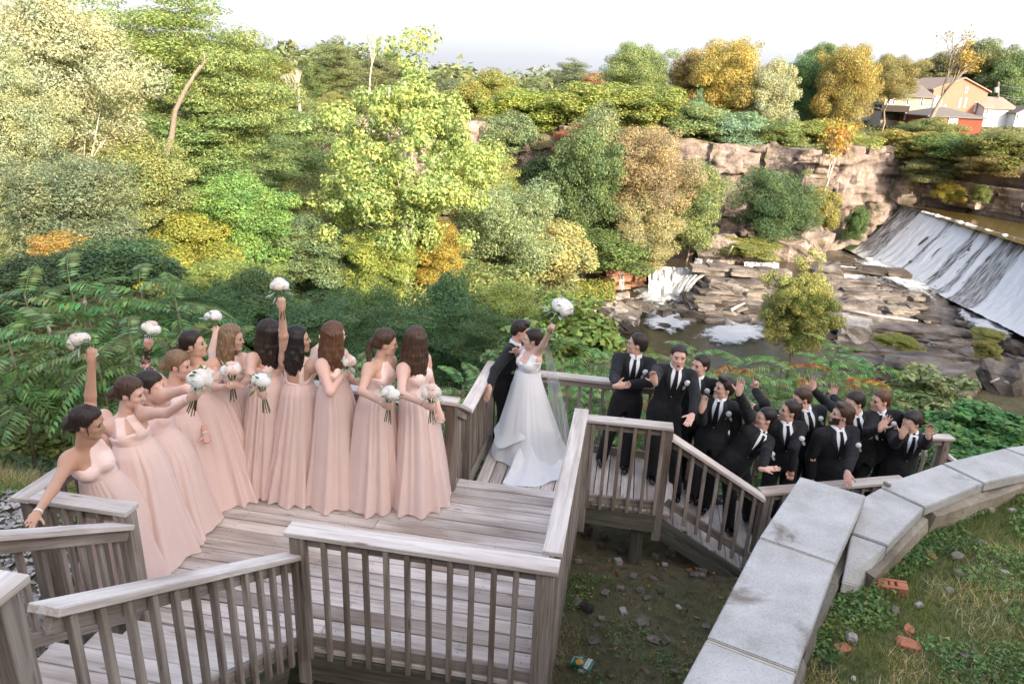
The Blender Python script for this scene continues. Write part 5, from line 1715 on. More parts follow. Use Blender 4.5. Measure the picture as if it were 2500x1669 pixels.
house('white house with tan roof right of the pink brick building', 2396, 2470, 262, 300, 118, 9, SIDING, ROOFT, 'gable', 24, wins=[(2406, 267, 2412, 277)])
house('grey white house cut by the right edge', 2476, 2530, 275, 300, 116, 8, SIDING, ROOFG, 'gable', 16, axis='y', wins=[(2480, 279, 2487, 290)])
house('gabled white house with tan roof peeping over the trees left of the sycamore', 816, 886, 252, 285, 110, 8, SIDING, ROOFT, 'gable', 30, axis='x', wins=[(868, 262, 873, 267)],
      parts=[('gable_wall', 815, 244, 836, 285, -.1, 0, BEIGE), ('window', 826, 246, 829, 256, -.16, -.1, GLASS)])
house('small white roofed house left of the gabled one', 784, 812, 250, 275, 114, 6, SIDING, SIDING, 'gable', 8, axis='y')
up_ = thing('utility_pole', 'wooden utility pole with a transformer among the right hand trees', 'utility pole', atY(2436, 300, 122))
b0, b1_ = atY(2436, 300, 122), atY(2438, 200, 122)
tube_obj('pole', [b0, b1_], [.16, .12], BARK, up_)
tube_obj('transformer', [atY(2433, 226, 121.7), atY(2433, 214, 121.7)], [.3, .3], SIDING, up_)
for k, yy in enumerate((207, 231, 236)):
    tube_obj('wire', [atY(2438, yy, 122), atY(2475, yy + 7, 118), atY(2530, yy + 12, 112)], [.025, .025, .025], SIDING, up_, 4)

# ------------------------------------------------------------------ small ground things
LAWNZ = lambda p: lawn_z(*touv(p))


def onlawn(x, y):
    p = atz(x, y, .66)
    for _ in range(3): p = atz(x, y, float(LAWNZ(p)))
    return p


GZ = -1.12
gc = lambda x, y: (1350 + .4896 * x, 1080 + .4896 * y)
lc = lambda x, y: (1650 + .3756 * x, 1080 + .3756 * y)
BRICKM = mat_plain('old_brick', (.42, .17, .10), .9, .15, .25, 30, .004)
STN = [
    (1135, 1290, 62, STONEP, 'largest pale stone on the lawn near the wall'), (1820, 762, 52, STONE, 'pinkish weathered block of stone on the lawn'),
    (1690, 572, 34, STONEP, 'pale stone below the bend of the curved wall'), (1692, 662, 24, STONEP, 'small white stone beside the brick piece'),
    (1985, 672, 42, STONE, 'dark grey flat stone in the dry grass'), (1835, 872, 44, STONE, 'grey blue slab of stone in the middle of the lawn'),
    (1575, 1072, 34, STONEP, 'tan pointed stone in the clover'), (2040, 452, 34, STONEP, 'pinkish stone under the far curve of the wall'),
    (2180, 456, 28, STONEP, 'whitish stone at the far right of the lawn'), (1732, 482, 26, STONE, 'brown round stone at the foot of the curved wall'),
    (1900, 407, 22, STONE, 'brown stone pressed against the wall foot'), (1770, 985, 40, STONE, 'cracked dark stone group in the lawn centre'),
    (1420, 1112, 42, STONE, 'buried tan stone right of the wall end'), (2135, 862, 34, STONEP, 'pinkish stone at the right of the lawn'),
    (1860, 1405, 48, STONE, 'half buried grey stone near the lower right'), (1150, 1550, 26, STONEP, 'white chip of stone at the bottom edge'),
    (960, 1478, 44, ROCKW, 'dark flat stone at the bottom next to the coping'), (1000, 1420, 36, STONE, 'greyish stone at the coping side'), (2140, 1050, 22, STONEP, 'small white bone like stone at right')]
for (x, y, s_, m, lab) in STN:
    p = onlawn(*lc(x, y))
    sz = s_ * .3756 * np.linalg.norm(p - EYE) / FPX * 1.15
    boulder('stone', p + np.array([0, 0, sz * .16 + .015]), (sz, sz * .75, sz * .55), m, lab, 'stones in the lawn')
for (x, y, L, ry, lab, hole) in ((1395, 962, .19, .5, 'red brick with holes lying in the lawn', True), (1652, 747, .11, 1.2, 'orange broken brick below the curved wall', False), (1080, 1352, .10, .3, 'brick shard beside the largest pale stone', False), (1508, 1330, .13, -.2, 'thin flat brick shard in the lower lawn', False), (1510, 1228, .09, .9, 'rusty brown brick lump in the lower lawn', False), (1760, 628, .07, .4, 'tiny brick chip near the white stone', False)):
    p = onlawn(*lc(x, y))
    if hole:
        t = thing('brick', lab, 'brick', p, 'bricks in the lawn')
        d = nrm(np.array([math.cos(-.35), math.sin(-.35), .12]))
        n_ = nrm(np.cross([0, 0, 1.0], d))
        c = p + np.array([0, 0, .035])
        for q in (-1, 1):
            board('side', t, c + n_ * .038 * q - d * L / 2, c + n_ * .038 * q + d * L / 2, .025, .06, BRICKM)
            board('end', t, c + d * (L / 2 - .0345) * q - n_ * .0252, c + d * (L / 2 - .0345) * q + n_ * .0252, .068, .059, BRICKM)
        board('web', t, c - d * .015, c + d * .015, .05, .056, BRICKM)
        board('core', t, c - d * .06 - np.array([0, 0, .02]), c + d * .06 - np.array([0, 0, .02]), .05, .012, SOIL)
    else:
        o = boulder('brick', p + np.array([0, 0, .015]), (L, L * .6, L * .38), BRICKM, lab, 'bricks in the lawn', rot=(.1, .1, ry), cat='brick')
for k, (x, y, s_, m, lab) in enumerate(((325, 597, 40, STONEP, 'white stone left of the landing support post'), (558, 615, 26, STONEP, 'small white stone right of the support post'), (742, 642, 44, STONE, 'brown stone under the stair stringer'),
        (792, 622, 40, STONE, 'tan stone at the stair foot'), (260, 762, 48, STONE, 'grey pyramid stone on the lower grass'), (432, 745, 44, STONE, 'grey flat stone on the lower grass'), (350, 850, 44, STONEP, 'pale upright shard in the lower grass'),
        (165, 836, 70, ROCKW, 'long dark sunken stone in the lower grass'), (625, 830, 30, STONEP, 'cream stone in the middle of the lower grass'), (468, 785, 40, STONE, 'brownish grey stone in the lower grass'), (510, 573, 34, STONE, 'stone beside the post foot'),
        (125, 600, 34, STONE, 'tan stone near the deck corner'), (335, 735, 40, STONE, 'blue grey stone beside the pyramid stone'), (602, 1152, 36, STONE, 'brown stone near the bottom of the lower grass'), (145, 1150, 38, STONEP, 'stone under the green packet'), (240, 888, 36, STONE, 'flat grey stone left of the pale shard'))):
    p = atz(*gc(x, y), GZ)
    sz = s_ * .4896 * np.linalg.norm(p - EYE) / FPX * .95
    boulder('stone', p + np.array([0, 0, .02]), (sz, sz * .75, sz * .6), m, lab, 'stones in the lower grass')
for k in range(40):
    u_, v_ = rr.uniform(.05, 2.4), rr.uniform(1.6, 4.0)
    s = rr.uniform(.04, .11)
    boulder('stone', D(u_, v_, GZ + .01), (s * 1.2, s, s * .7), (STONE, ROCK, STONE)[k % 3], 'rounded rubble stone in the shade under landing and stairs', 'rubble under the landing', var=6, sub=2)
for k in range(16):
    u_, v_ = rr.uniform(.15, 1.2), rr.uniform(-2.0, 1.5)
    s = rr.uniform(.03, .07)
    boulder('stone', D(u_, v_, GZ + .01), (s * 1.2, s, s * .7), (STONE, STONEP)[k % 2], 'small pebble scattered in the lower grass', 'pebbles in the lower grass', var=6, sub=2)
# green snack packet
pk = thing('snack_packet', 'crumpled green snack packet with an orange picture on the lower grass', 'packet', atz(1421, 1620, GZ + .02))
PKG = mat_plain('green_foil', (.035, .16, .10), .35, .5, .15, 20)
PKO = mat_plain('orange_print', (.70, .33, .05), .5, .3, .2, 30)
PKW = mat_plain('white_print', (.70, .72, .66), .5, .3, .05, 30)
PKR = mat_plain('red_print', (.55, .08, .07), .5, .3, .05, 30)
pc = [atz(*p, GZ + .05) for p in ((1398, 1600), (1455, 1612), (1439, 1639), (1387, 1617))]


def pkt(a, b, lift=0.0):
    p = (pc[0] * (1 - a) + pc[1] * a) * (1 - b) + (pc[3] * (1 - a) + pc[2] * a) * b
    e = max(0, 4 * a * (1 - a)) ** .5 * max(0, 4 * b * (1 - b)) ** .35
    return p + np.array([0, 0, .030 * e + .004 * math.sin(a * 19) * math.sin(b * 13) + lift])


def pk_patch(name, a0, a1, b0, b1, m, lift, n=10, ell_=False):
    V, F = [], []
    for i in range(n + 1):
        for j in range(n + 1):
            a, b = a0 + (a1 - a0) * i / n, b0 + (b1 - b0) * j / n
            if ell_:
                u, v = i / n * 2 - 1, j / n * 2 - 1
                a = (a0 + a1) / 2 + (a1 - a0) / 2 * u * math.sqrt(1 - v * v / 2)
                b = (b0 + b1) / 2 + (b1 - b0) / 2 * v * math.sqrt(1 - u * u / 2)
            V.append(pkt(a, b, lift))
    F = [(i * (n + 1) + j, i * (n + 1) + j + 1, (i + 1) * (n + 1) + j + 1, (i + 1) * (n + 1) + j) for i in range(n) for j in range(n)]
    return mo(name, V, F, m, pk, True)


pk_patch('front', 0, 1, 0, 1, PKG, 0, 16)
pk_patch('back', 0, 1, 0, 1, PKG, -.05, 8)
pk_patch('red_stripe', .10, .125, 0, 1, PKR, .003, 6)
pk_patch('pink_stripe', .13, .155, 0, 1, PKW, .003, 6)
for k in range(5): pk_patch('text_bar', .22 + k * .06, .24 + k * .06, .05, .42, PKW, .003, 4)
pk_patch('picture', .28, .62, .45, .95, PKO, .004, 8, True)
pk_patch('panel', .70, .88, .02, .98, PKW, .003, 8)
pk_patch('panel_line', .72, .73, .05, .95, PKG, .005, 4)
for k in range(8): pk_patch('letter', .775, .82, .10 + k * .10, .155 + k * .10, PKG, .005, 2)

# ------------------------------------------------------------------ grass, weeds, gravel
def blades(P, h, wd, rng, lean=0.5):
    n = len(P)
    a = rng.uniform(0, 6.283, n)
    s = np.stack([np.cos(a), np.sin(a), np.zeros(n)], 1) * (wd * rng.uniform(.6, 1.3, n))[:, None]
    hh = h * rng.uniform(.4, 1.3, n)
    b = rng.uniform(0, 6.283, n)
    ln = np.stack([np.cos(b), np.sin(b), np.zeros(n)], 1) * (hh * lean * rng.uniform(.1, 1.6, n))[:, None]
    up1 = np.array([0, 0, 1.0])
    t = P + ln * .9 + up1 * (hh * .85)[:, None]
    return np.stack([P - s, P + s, t], 1).reshape(-1, 3), np.arange(3 * n).reshape(n, 3)


def grass_obj(name, P, h, wd, col, seed, lean=.5):
    V, F = blades(P, h, wd * 1.15, np.random.default_rng(seed), lean)
    o = mo(name, V, F, LEAF)
    o.color = (*col, 1)
    o['kind'] = 'stuff'
    return o


def weeds_obj(name, P, s, col, seed):
    rng = np.random.default_rng(seed)
    n = len(P)
    Pp = P + np.stack([np.zeros(n), np.zeros(n), rng.uniform(.01, .06, n)], 1)
    V, F = leaf_quads(Pp, np.array([0, 0, 1.0]) + rng.normal(size=(n, 3)) * .5, s, .7, rng, .1, True)
    o = mo(name, V, F, LEAF)
    o.color = (*col, 1)
    o['kind'] = 'stuff'
    return o


def noise_mask(U_, V_, sc_, th_, off):
    f = np.sin(U_ * sc_ + off) * np.cos(V_ * sc_ * 1.2 - off * 2) + .6 * np.sin(U_ * sc_ * 2.3 - V_ * sc_ * 1.7 + off) + .4 * np.cos(V_ * sc_ * 3.1 + U_ * sc_ * 2 + off * 3)
    return f > th_


gr = np.random.default_rng(5)
LU = np.array([p for p in LUV]).reshape(nL, mL, 2)


def lawn_pts(n, th_=None, off=0., sc_=2.2):
    i, j = gr.uniform(0, nL - 1.001, n), gr.uniform(0, 1, n) ** 1.0 * (mL * .60)
    i0, j0 = i.astype(int), j.astype(int)
    fi, fj = (i - i0)[:, None], (j - j0)[:, None]
    uv_ = (LU[i0, j0] * (1 - fi) + LU[i0 + 1, j0] * fi) * (1 - fj) + (LU[i0, j0 + 1] * (1 - fi) + LU[i0 + 1, j0 + 1] * fi) * fj
    if th_ is not None:
        m = noise_mask(uv_[:, 0], uv_[:, 1], sc_, th_, off)
        uv_ = uv_[m]
    u_, v_ = uv_[:, 0], uv_[:, 1]
    z = .66 + .03 * np.sin(u_ * 1.7 + 1) + .04 * np.cos(v_ * 2.1) + .02 * (u_ - 2) + .004
    return DO + u_[:, None] * DU + v_[:, None] * DV + np.stack([0 * z, 0 * z, z], 1)


grass_obj('grass', lawn_pts(130000), .065, .0024, (.19, .24, .09), 1)
grass_obj('dry_grass', lawn_pts(70000, .15, 1.0), .07, .0022, (.60, .50, .31), 2, 1.1)
weeds_obj('clover', lawn_pts(90000, -.05, 4.0, 2.6), .011, (.135, .215, .075), 3)
weeds_obj('clover', lawn_pts(60000, .5, 7.0, 3.5), .012, (.20, .30, .10), 4)


def low_pts(n, u0, u1, v0, v1, th_=None, off=0., sc_=2.4):
    u_, v_ = gr.uniform(u0, u1, n), gr.uniform(v0, v1, n)
    if th_ is not None:
        m = noise_mask(u_, v_, sc_, th_, off)
        u_, v_ = u_[m], v_[m]
    P_ = DO + u_[:, None] * DU + v_[:, None] * DV
    z = G(P_[:, 0], P_[:, 1])
    return P_ + np.stack([0 * z, 0 * z, z + .02], 1)


grass_obj('grass', low_pts(46000, -.3, 2.0, -2.6, 2.6), .075, .0026, (.22, .28, .11), 5)
grass_obj('dry_grass', low_pts(36000, -.3, 2.0, -2.6, 1.8, .1, 2.), .075, .0022, (.62, .52, .32), 6, 1.1)
weeds_obj('clover', low_pts(14000, -.2, 2.0, -2.0, 2.6, .2, 5.), .013, (.17, .27, .10), 7)
weeds_obj('fallen_leaves', low_pts(900, 0, 2.0, -2.4, 3.0), .02, (.30, .17, .07), 8)
# weedy bank left of the deck
grass_obj('dry_grass', low_pts(26000, -8, -3.9, 1.8, 4.6, -.2, 1.), .26, .004, (.40, .32, .20), 9, .8)
grass_obj('grass', low_pts(16000, -8, -3.9, 1.2, 4.6, .1, 3.), .22, .005, (.20, .25, .08), 10, .7)
weeds_obj('weeds', low_pts(16000, -8, -3.8, 1.5, 5.0, .1, 6.), .035, (.18, .23, .07), 11)
grass_obj('grass', low_pts(2200, -6, -3.8, -.8, 1.6, .9, 3.), .09, .003, (.20, .26, .08), 12, .8)
# gravel of flat grey stones
gv = low_pts(9000, -7.5, -3.72, -2.6, 2.2)
n = len(gv)
r_ = gr.uniform(.018, .045, n)
an = gr.uniform(0, 6.28, n)
base = np.array([(1, 0, 0), (.5, .85, 0), (-.5, .85, 0), (-1, 0, 0), (-.5, -.85, 0), (.5, -.85, 0), (0, 0, .42), (.3, .2, .38)], float)
ca, sa = np.cos(an)[:, None], np.sin(an)[:, None]
jit = 1 + gr.normal(size=(n, 8)) * .16
X_ = (base[None, :, 0] * ca - base[None, :, 1] * .7 * sa) * jit
Y_ = (base[None, :, 0] * sa + base[None, :, 1] * .7 * ca) * jit
Z_ = np.repeat(base[None, :, 2], n, 0) * jit + X_ * gr.normal(size=(n, 1)) * .35
Vg = np.stack([X_, Y_, Z_], -1) * r_[:, None, None] + gv[:, None, :] + np.array([0, 0, .012])
Fg = (np.arange(n)[:, None, None] * 8 + np.array([(0, 1, 6), (1, 2, 6), (2, 3, 6), (3, 4, 6), (4, 5, 6), (5, 0, 6)])[None]).reshape(-1, 3)
mg, ng, og = newmat('gravel')
ge = N(ng, 'ShaderNodeNewGeometry')
pb(ng, og, ramp(ng, ge.outputs['Random Per Island'], [(0, (.17, .155, .145)), (.5, (.33, .30, .285)), (1, (.50, .47, .45))]).outputs[0], .9, .2)
o = mo('gravel', Vg.reshape(-1, 3), Fg, mg)
o['kind'] = 'stuff'
# ground cover on the slope under the deck and along the gorge
def slope_pts(n, x0, x1, y0, y1):
    x, y = gr.uniform(x0, x1, n), gr.uniform(y0, y1, n)
    m = (np.abs(x) < y * .85 + 4)
    x, y = x[m], y[m]
    return np.stack([x, y, G(x, y) + gr.uniform(0, .35, len(x))], 1)


weeds_obj('ground_cover', slope_pts(60000, -14, 14, 8.2, 26), .06, (.10, .15, .06), 21)
weeds_obj('ground_cover', slope_pts(60000, -45, 5, 20, 72), .13, (.20, .23, .09), 22)
x_, y_ = gr.uniform(-60, 100, 60000), gr.uniform(72, 150, 60000)
weeds_obj('ground_cover', np.stack([x_, y_, G(x_, y_) + gr.uniform(0, .5, 60000)], 1)[y_ > np.interp(x_, CLX, CLY) + 1], .13, (.20, .24, .09), 23)
# weeds and stones of the green left bank beside the rubble
P_ = np.array([atz(x, y, -10.9) for x, y in zip(gr.uniform(1290, 1500, 6000), gr.uniform(690, 735, 6000))])
weeds_obj('bank_grass', P_ + gr.uniform(0, .3, (len(P_), 1)) * np.array([0, 0, 1]), .09, (.30, .32, .09), 24)

# far wood that closes the horizon behind the plateau
pts_ = []
for k in range(420):
    yy = gr.uniform(150, 420)
    xx = gr.uniform(-1.0, 1.05) * yy
    zg = float(G(xx, yy))
    R_ = gr.uniform(4, 8)
    top_ = 3.81 + gr.uniform(-.012, .012) * yy + (.02 * yy if xx < -.2 * yy else 0)
    c_ = np.array([xx, yy, min(top_ - R_ * .6, zg + 9)])
    d_ = sph(gr, 170)
    d_[:, 2] = np.abs(d_[:, 2]) * 1.0 - .25
    pts_.append(c_ + d_ * R_ * (1 + .18 * gr.normal(size=(170, 1))))
weeds_obj('distant_wood', np.concatenate(pts_), .75, (.17, .20, .10), 31)
# ------------------------------------------------------------------ implicit-surface modeller for people
class Field:
    def __init__(s, lo, hi, h):
        s.lo = np.asarray(lo, float)
        s.h = h
        s.n = np.ceil((np.asarray(hi, float) - s.lo) / h).astype(int) + 1
        s.f = np.full(s.n, 0.25, np.float32)

    def box(s, lo, hi):
        a = np.clip(np.floor((np.asarray(lo) - s.lo) / s.h).astype(int), 0, s.n - 1)
        b = np.clip(np.ceil((np.asarray(hi) - s.lo) / s.h).astype(int) + 1, 1, s.n)
        b = np.maximum(b, a + 1)
        sl = tuple(slice(x, y) for x, y in zip(a, b))
        ax = [(s.lo[i] + s.h * np.arange(a[i], b[i])).astype(np.float32) for i in range(3)]
        return sl, np.meshgrid(*ax, indexing='ij')

    def blend(s, sl, d, k, sub=False):
        c = s.f[sl]
        if sub:
            hh = np.clip(0.5 - 0.5 * (c + d) / k, 0, 1)
            s.f[sl] = c * (1 - hh) + (-d) * hh + k * hh * (1 - hh)
        else:
            hh = np.clip(0.5 + 0.5 * (c - d) / k, 0, 1)
            s.f[sl] = c * (1 - hh) + d * hh - k * hh * (1 - hh)

    def cap(s, a, b, ra, rb=None, k=0.02, sub=False):
        rb = ra if rb is None else rb
        a, b = np.asarray(a, float), np.asarray(b, float)
        m = max(ra, rb) + k + 2 * s.h
        sl, (X, Y, Z) = s.box(np.minimum(a, b) - m, np.maximum(a, b) + m)
        d = b - a
        L = d @ d + 1e-12
        t = np.clip(((X - a[0]) * d[0] + (Y - a[1]) * d[1] + (Z - a[2]) * d[2]) / L, 0, 1)
        q = np.sqrt((X - a[0] - t * d[0]) ** 2 + (Y - a[1] - t * d[1]) ** 2 + (Z - a[2] - t * d[2]) ** 2)
        s.blend(sl, (q - (ra + (rb - ra) * t)).astype(np.float32), k, sub)

    def ell(s, c, ax, rad, k=0.03, sub=False):
        """ellipsoid: ax rows are unit axes, rad the three radii"""
        c = np.asarray(c, float)
        ax = np.asarray(ax, float)
        ext = np.sqrt(((ax * np.asarray(rad)[:, None]) ** 2).sum(0)) + k + 2 * s.h
        sl, (X, Y, Z) = s.box(c - ext, c + ext)
        X, Y, Z = X - c[0], Y - c[1], Z - c[2]
        q = 0
        g = 0
        for i in range(3):
            p = X * ax[i, 0] + Y * ax[i, 1] + Z * ax[i, 2]
            q = q + (p / rad[i]) ** 2
            g = g + (p / rad[i] ** 2) ** 2
        q = np.sqrt(q)
        d = q * (q - 1) / (np.sqrt(g) + 1e-6)
        d = np.where(q < 0.05, -min(rad), d)
        s.blend(sl, d.astype(np.float32), k, sub)

    def keep(s, fn, lo=None, hi=None):
        """intersect with the region where fn(X, Y, Z) < 0 (inside a box: remove fn > 0 there)"""
        sl, (X, Y, Z) = s.box(s.lo if lo is None else lo, s.lo + s.n * s.h if hi is None else hi)
        s.f[sl] = np.maximum(s.f[sl], fn(X, Y, Z).astype(np.float32))

    def sample(s, P):
        q = (np.asarray(P) - s.lo) / s.h
        q = np.clip(q, 0, s.n - 1.001)
        i = q.astype(int)
        t = q - i
        r = 0
        for dx in (0, 1):
            for dy in (0, 1):
                for dz in (0, 1):
                    wt = (t[..., 0] if dx else 1 - t[..., 0]) * (t[..., 1] if dy else 1 - t[..., 1]) * (t[..., 2] if dz else 1 - t[..., 2])
                    r = r + wt * s.f[i[..., 0] + dx, i[..., 1] + dy, i[..., 2] + dz]
        return r

    def mesh(s):
        """surface nets"""
        f = s.f
        ins = f < 0
        nx, ny, nz = np.array(f.shape) - 1
        c = np.zeros((nx, ny, nz), np.int8)
        for dx in (0, 1):
            for dy in (0, 1):
                for dz in (0, 1):
                    c += ins[dx:dx + nx, dy:dy + ny, dz:dz + nz]
        act = np.argwhere((c > 0) & (c < 8))
        if len(act) == 0: return np.zeros((0, 3)), np.zeros((0, 4), int)
        vid = np.full((nx, ny, nz), -1, np.int32)
        vid[tuple(act.T)] = np.arange(len(act))
        corners = [(dx, dy, dz) for dx in (0, 1) for dy in (0, 1) for dz in (0, 1)]
        fv = {k: f[act[:, 0] + k[0], act[:, 1] + k[1], act[:, 2] + k[2]] for k in corners}
        acc = np.zeros((len(act), 3))
        cnt = np.zeros(len(act))
        for a in corners:
            for ax_ in range(3):
                if a[ax_] == 0:
                    b = list(a)
                    b[ax_] = 1
                    b = tuple(b)
                    fa, fb = fv[a], fv[b]
                    m = (fa < 0) != (fb < 0)
                    t = np.where(m, fa / (fa - fb + 1e-12), 0)
                    p = np.zeros((len(act), 3))
                    p[:] = a
                    p[:, ax_] += t
                    acc[m] += p[m]
                    cnt[m] += 1
        V = s.lo + (act + acc / cnt[:, None]) * s.h
        Q = []
        for ax_ in range(3):
            u, v = (ax_ + 1) % 3, (ax_ + 2) % 3
            sl0 = [slice(None)] * 3
            sl1 = [slice(None)] * 3
            sl0[ax_], sl1[ax_] = slice(0, -1), slice(1, None)
            ch = ins[tuple(sl0)] != ins[tuple(sl1)]
            e = np.argwhere(ch)
            ok = (e[:, u] > 0) & (e[:, v] > 0) & (e[:, u] < f.shape[u] - 1) & (e[:, v] < f.shape[v] - 1)
            e = e[ok]
            fl = ins[tuple(e.T)]
            def cid(du, dv):
                g = e.copy()
                g[:, u] += du
                g[:, v] += dv
                return vid[tuple(g.T)]
            q = np.stack([cid(-1, -1), cid(0, -1), cid(0, 0), cid(-1, 0)], 1)
            q[~fl] = q[~fl][:, ::-1]
            Q.append(q)
        Q = np.concatenate(Q)
        Q = Q[(Q >= 0).all(1)]
        return V, Q

    def obj(s, name, m, parent, smooth=True):
        V, Q = s.mesh()
        return mo(name, V, Q, m, parent, smooth)


def nrm(v):
    v = np.asarray(v, float)
    return v / (np.linalg.norm(v) + 1e-9)


def frame(fwd, up):
    """rows: side (to the figure's left), fwd, up"""
    up = nrm(up)
    f = np.asarray(fwd, float)
    f = nrm(f - up * (f @ up))
    return np.array([np.cross(up, f), f, up])   # left = up x fwd


def decal(fld, rows, org, fr, m, parent, name, off=0.004, n=8, th=0.004, far=0.4):
    """a thin panel laid on a field's surface: rows of (x_left, z_left, x_right, z_right) in the frame `fr` at org, shot from the front"""
    side, fwd, up = fr
    # resample rows
    rows = np.array(rows, float)
    t = np.linspace(0, len(rows) - 1, max(len(rows), 6) * 2 - 1)
    R = np.stack([np.interp(t, np.arange(len(rows)), rows[:, k]) for k in range(4)], 1)
    a = np.linspace(0, 1, n)
    X = R[:, 0:1] * (1 - a) + R[:, 2:3] * a
    Zz = R[:, 1:2] * (1 - a) + R[:, 3:4] * a
    P0 = org + X[..., None] * side + Zz[..., None] * up
    ts = np.linspace(far, -0.12, 110)
    hit = np.full(X.shape, np.nan)
    prev = None
    for q in ts:
        d = fld.sample(P0 + fwd * q)
        if prev is not None:
            c = np.isnan(hit) & (d <= off)
            tt = q + (ts[0] - ts[1]) * np.clip((off - d) / (prev - d + 1e-9), 0, 1)
            hit[c] = tt[c]
        prev = d
    if np.isnan(hit).all(): return None
    hit = np.where(np.isnan(hit), np.nanmin(hit), hit)
    P = P0 + fwd * hit[..., None]
    h_, w_ = X.shape
    B = P - fwd * (th + off)
    V = np.concatenate([P.reshape(-1, 3), B.reshape(-1, 3)])
    F = []
    o = h_ * w_
    for i in range(h_ - 1):
        for j in range(w_ - 1):
            k = i * w_ + j
            F.append((k, k + 1, k + w_ + 1, k + w_))
    bd = [j for j in range(w_)] + [i * w_ + w_ - 1 for i in range(1, h_)] + [(h_ - 1) * w_ + j for j in range(w_ - 2, -1, -1)] + [i * w_ for i in range(h_ - 2, 0, -1)]
    for i in range(len(bd)):
        p, q = bd[i], bd[(i + 1) % len(bd)]
        F.append((q, p, p + o, q + o))
    me = mo(name, V, F, m, parent, True)
    bm = bmesh.new()
    bm.from_mesh(me.data)
    bmesh.ops.recalc_face_normals(bm, faces=bm.faces)
    bm.to_mesh(me.data)
    bm.free()
    return me


# ------------------------------------------------------------------ people materials
def mat_skin(name, col):
    m, n, o = newmat(name)
    a = tex(n, noise=9, detail=3)
    c = mixc(n, tuple(x * 0.92 for x in col), (min(1, col[0] * 1.08), col[1] * 0.98, col[2] * 0.95), a)
    p = pb(n, o, c, 0.5, 0.35)
    p.inputs['Subsurface Weight'].default_value = 0.12
    p.inputs['Subsurface Radius'].default_value = (0.012, 0.005, 0.003)
    p.inputs['Subsurface Scale'].default_value = 1.0
    return m


SKIN = [mat_skin('skin_fair', (.70, .47, .38)), mat_skin('skin_warm', (.62, .40, .30)), mat_skin('skin_tan', (.53, .32, .22)), mat_skin('skin_rosy', (.67, .42, .34))]


def mat_hair(name, c1, c2):
    m, n, o = newmat(name)
    a = tex(n, scale=(70, 70, 7), noise=1, detail=3, rough=0.6, dist=1.2)
    c = ramp(n, a, [(0.3, c1), (0.7, c2)]).outputs[0]
    pb(n, o, c, 0.45, 0.4, bump=a, bdist=0.006, bstr=0.9)
    return m


HAIR = {'black': mat_hair('black_hair', (.006, .005, .005), (.020, .015, .013)), 'dark': mat_hair('dark_brown_hair', (.011, .007, .006), (.040, .023, .016)),
        'brown': mat_hair('brown_hair', (.028, .014, .009), (.10, .052, .028)), 'auburn': mat_hair('auburn_hair', (.05, .020, .010), (.17, .078, .036)),
        'blonde': mat_hair('dark_blonde_hair', (.10, .055, .03), (.32, .20, .11))}


def mat_cloth(name, col, rough=0.85, bump=0.0015, scale=300, sheen=0.2, trans=0.0, var=0.05):
    m, n, o = newmat(name)
    a = tex(n, noise=scale, detail=2)
    b = tex(n, noise=5, detail=3)
    c = mixc(n, tuple(x * (1 - var) for x in col), tuple(min(1, x * (1 + var)) for x in col), b)
    p = pb(n, o, c, rough, 0.2, bump=a, bdist=bump, bstr=0.5)
    p.inputs['Sheen Weight'].default_value = sheen
    if trans:
        t = N(n, 'ShaderNodeBsdfTranslucent')
        n.links.new(c, t.inputs['Color'])
        x = N(n, 'ShaderNodeMixShader', i_0=trans)
        n.links.new(p.outputs[0], x.inputs[1])
        n.links.new(t.outputs[0], x.inputs[2])
        n.links.new(x.outputs[0], o.inputs[0])
    return m


BLUSH = mat_cloth('blush_chiffon', (.97, .75, .685), 0.8, trans=0.22)
BLUSHB = mat_cloth('blush_bodice', (.93, .70, .635), 0.75)
GOWN = mat_cloth('white_gown', (.86, .865, .885), 0.7, trans=0.15, var=0.02)
SUIT = mat_cloth('black_suit', (.014, .014, .016), 0.75, sheen=0.05, bump=0.035, scale=14, var=.35)
LAPEL = mat_cloth('black_lapel', (.020, .020, .022), 0.5, sheen=0.0)
SHIRT = mat_cloth('white_shirt', (.78, .79, .82), 0.7, sheen=0.1, var=0.02)
TIE = mat_cloth('black_tie', (.008, .008, .010), 0.5, sheen=0.0)
SHOE = mat_plain('patent_leather', (.008, .008, .008), 0.12, 0.6, 0.1)
IRISM = mat_plain('dark_eye', (.02, .013, .010), 0.25, 0.5, 0.1)
EYEW = mat_plain('eye_white', (.62, .58, .55), 0.4, 0.4, 0.05)
MOUTHM = mat_plain('mouth_inside', (.10, .022, .02), 0.5, 0.3, 0.1)
LIPM = mat_plain('lips', (.46, .16, .14), 0.45, 0.4, 0.1)
TEETH = mat_plain('teeth', (.75, .72, .68), 0.4, 0.4, 0.03)
INK = mat_plain('tattoo_ink', (.09, .07, .065), 0.6, 0.2, 0.4, 60)
mV, nV, oV = newmat('veil_tulle')
tv = N(nV, 'ShaderNodeBsdfTransparent')
dv = N(nV, 'ShaderNodeBsdfDiffuse')
dv.inputs['Color'].default_value = (.9, .91, .93, 1)
xv = N(nV, 'ShaderNodeMixShader', i_0=0.30)
nV.links.new(tv.outputs[0], xv.inputs[1])
nV.links.new(dv.outputs[0], xv.inputs[2])
nV.links.new(xv.outputs[0], oV.inputs[0])


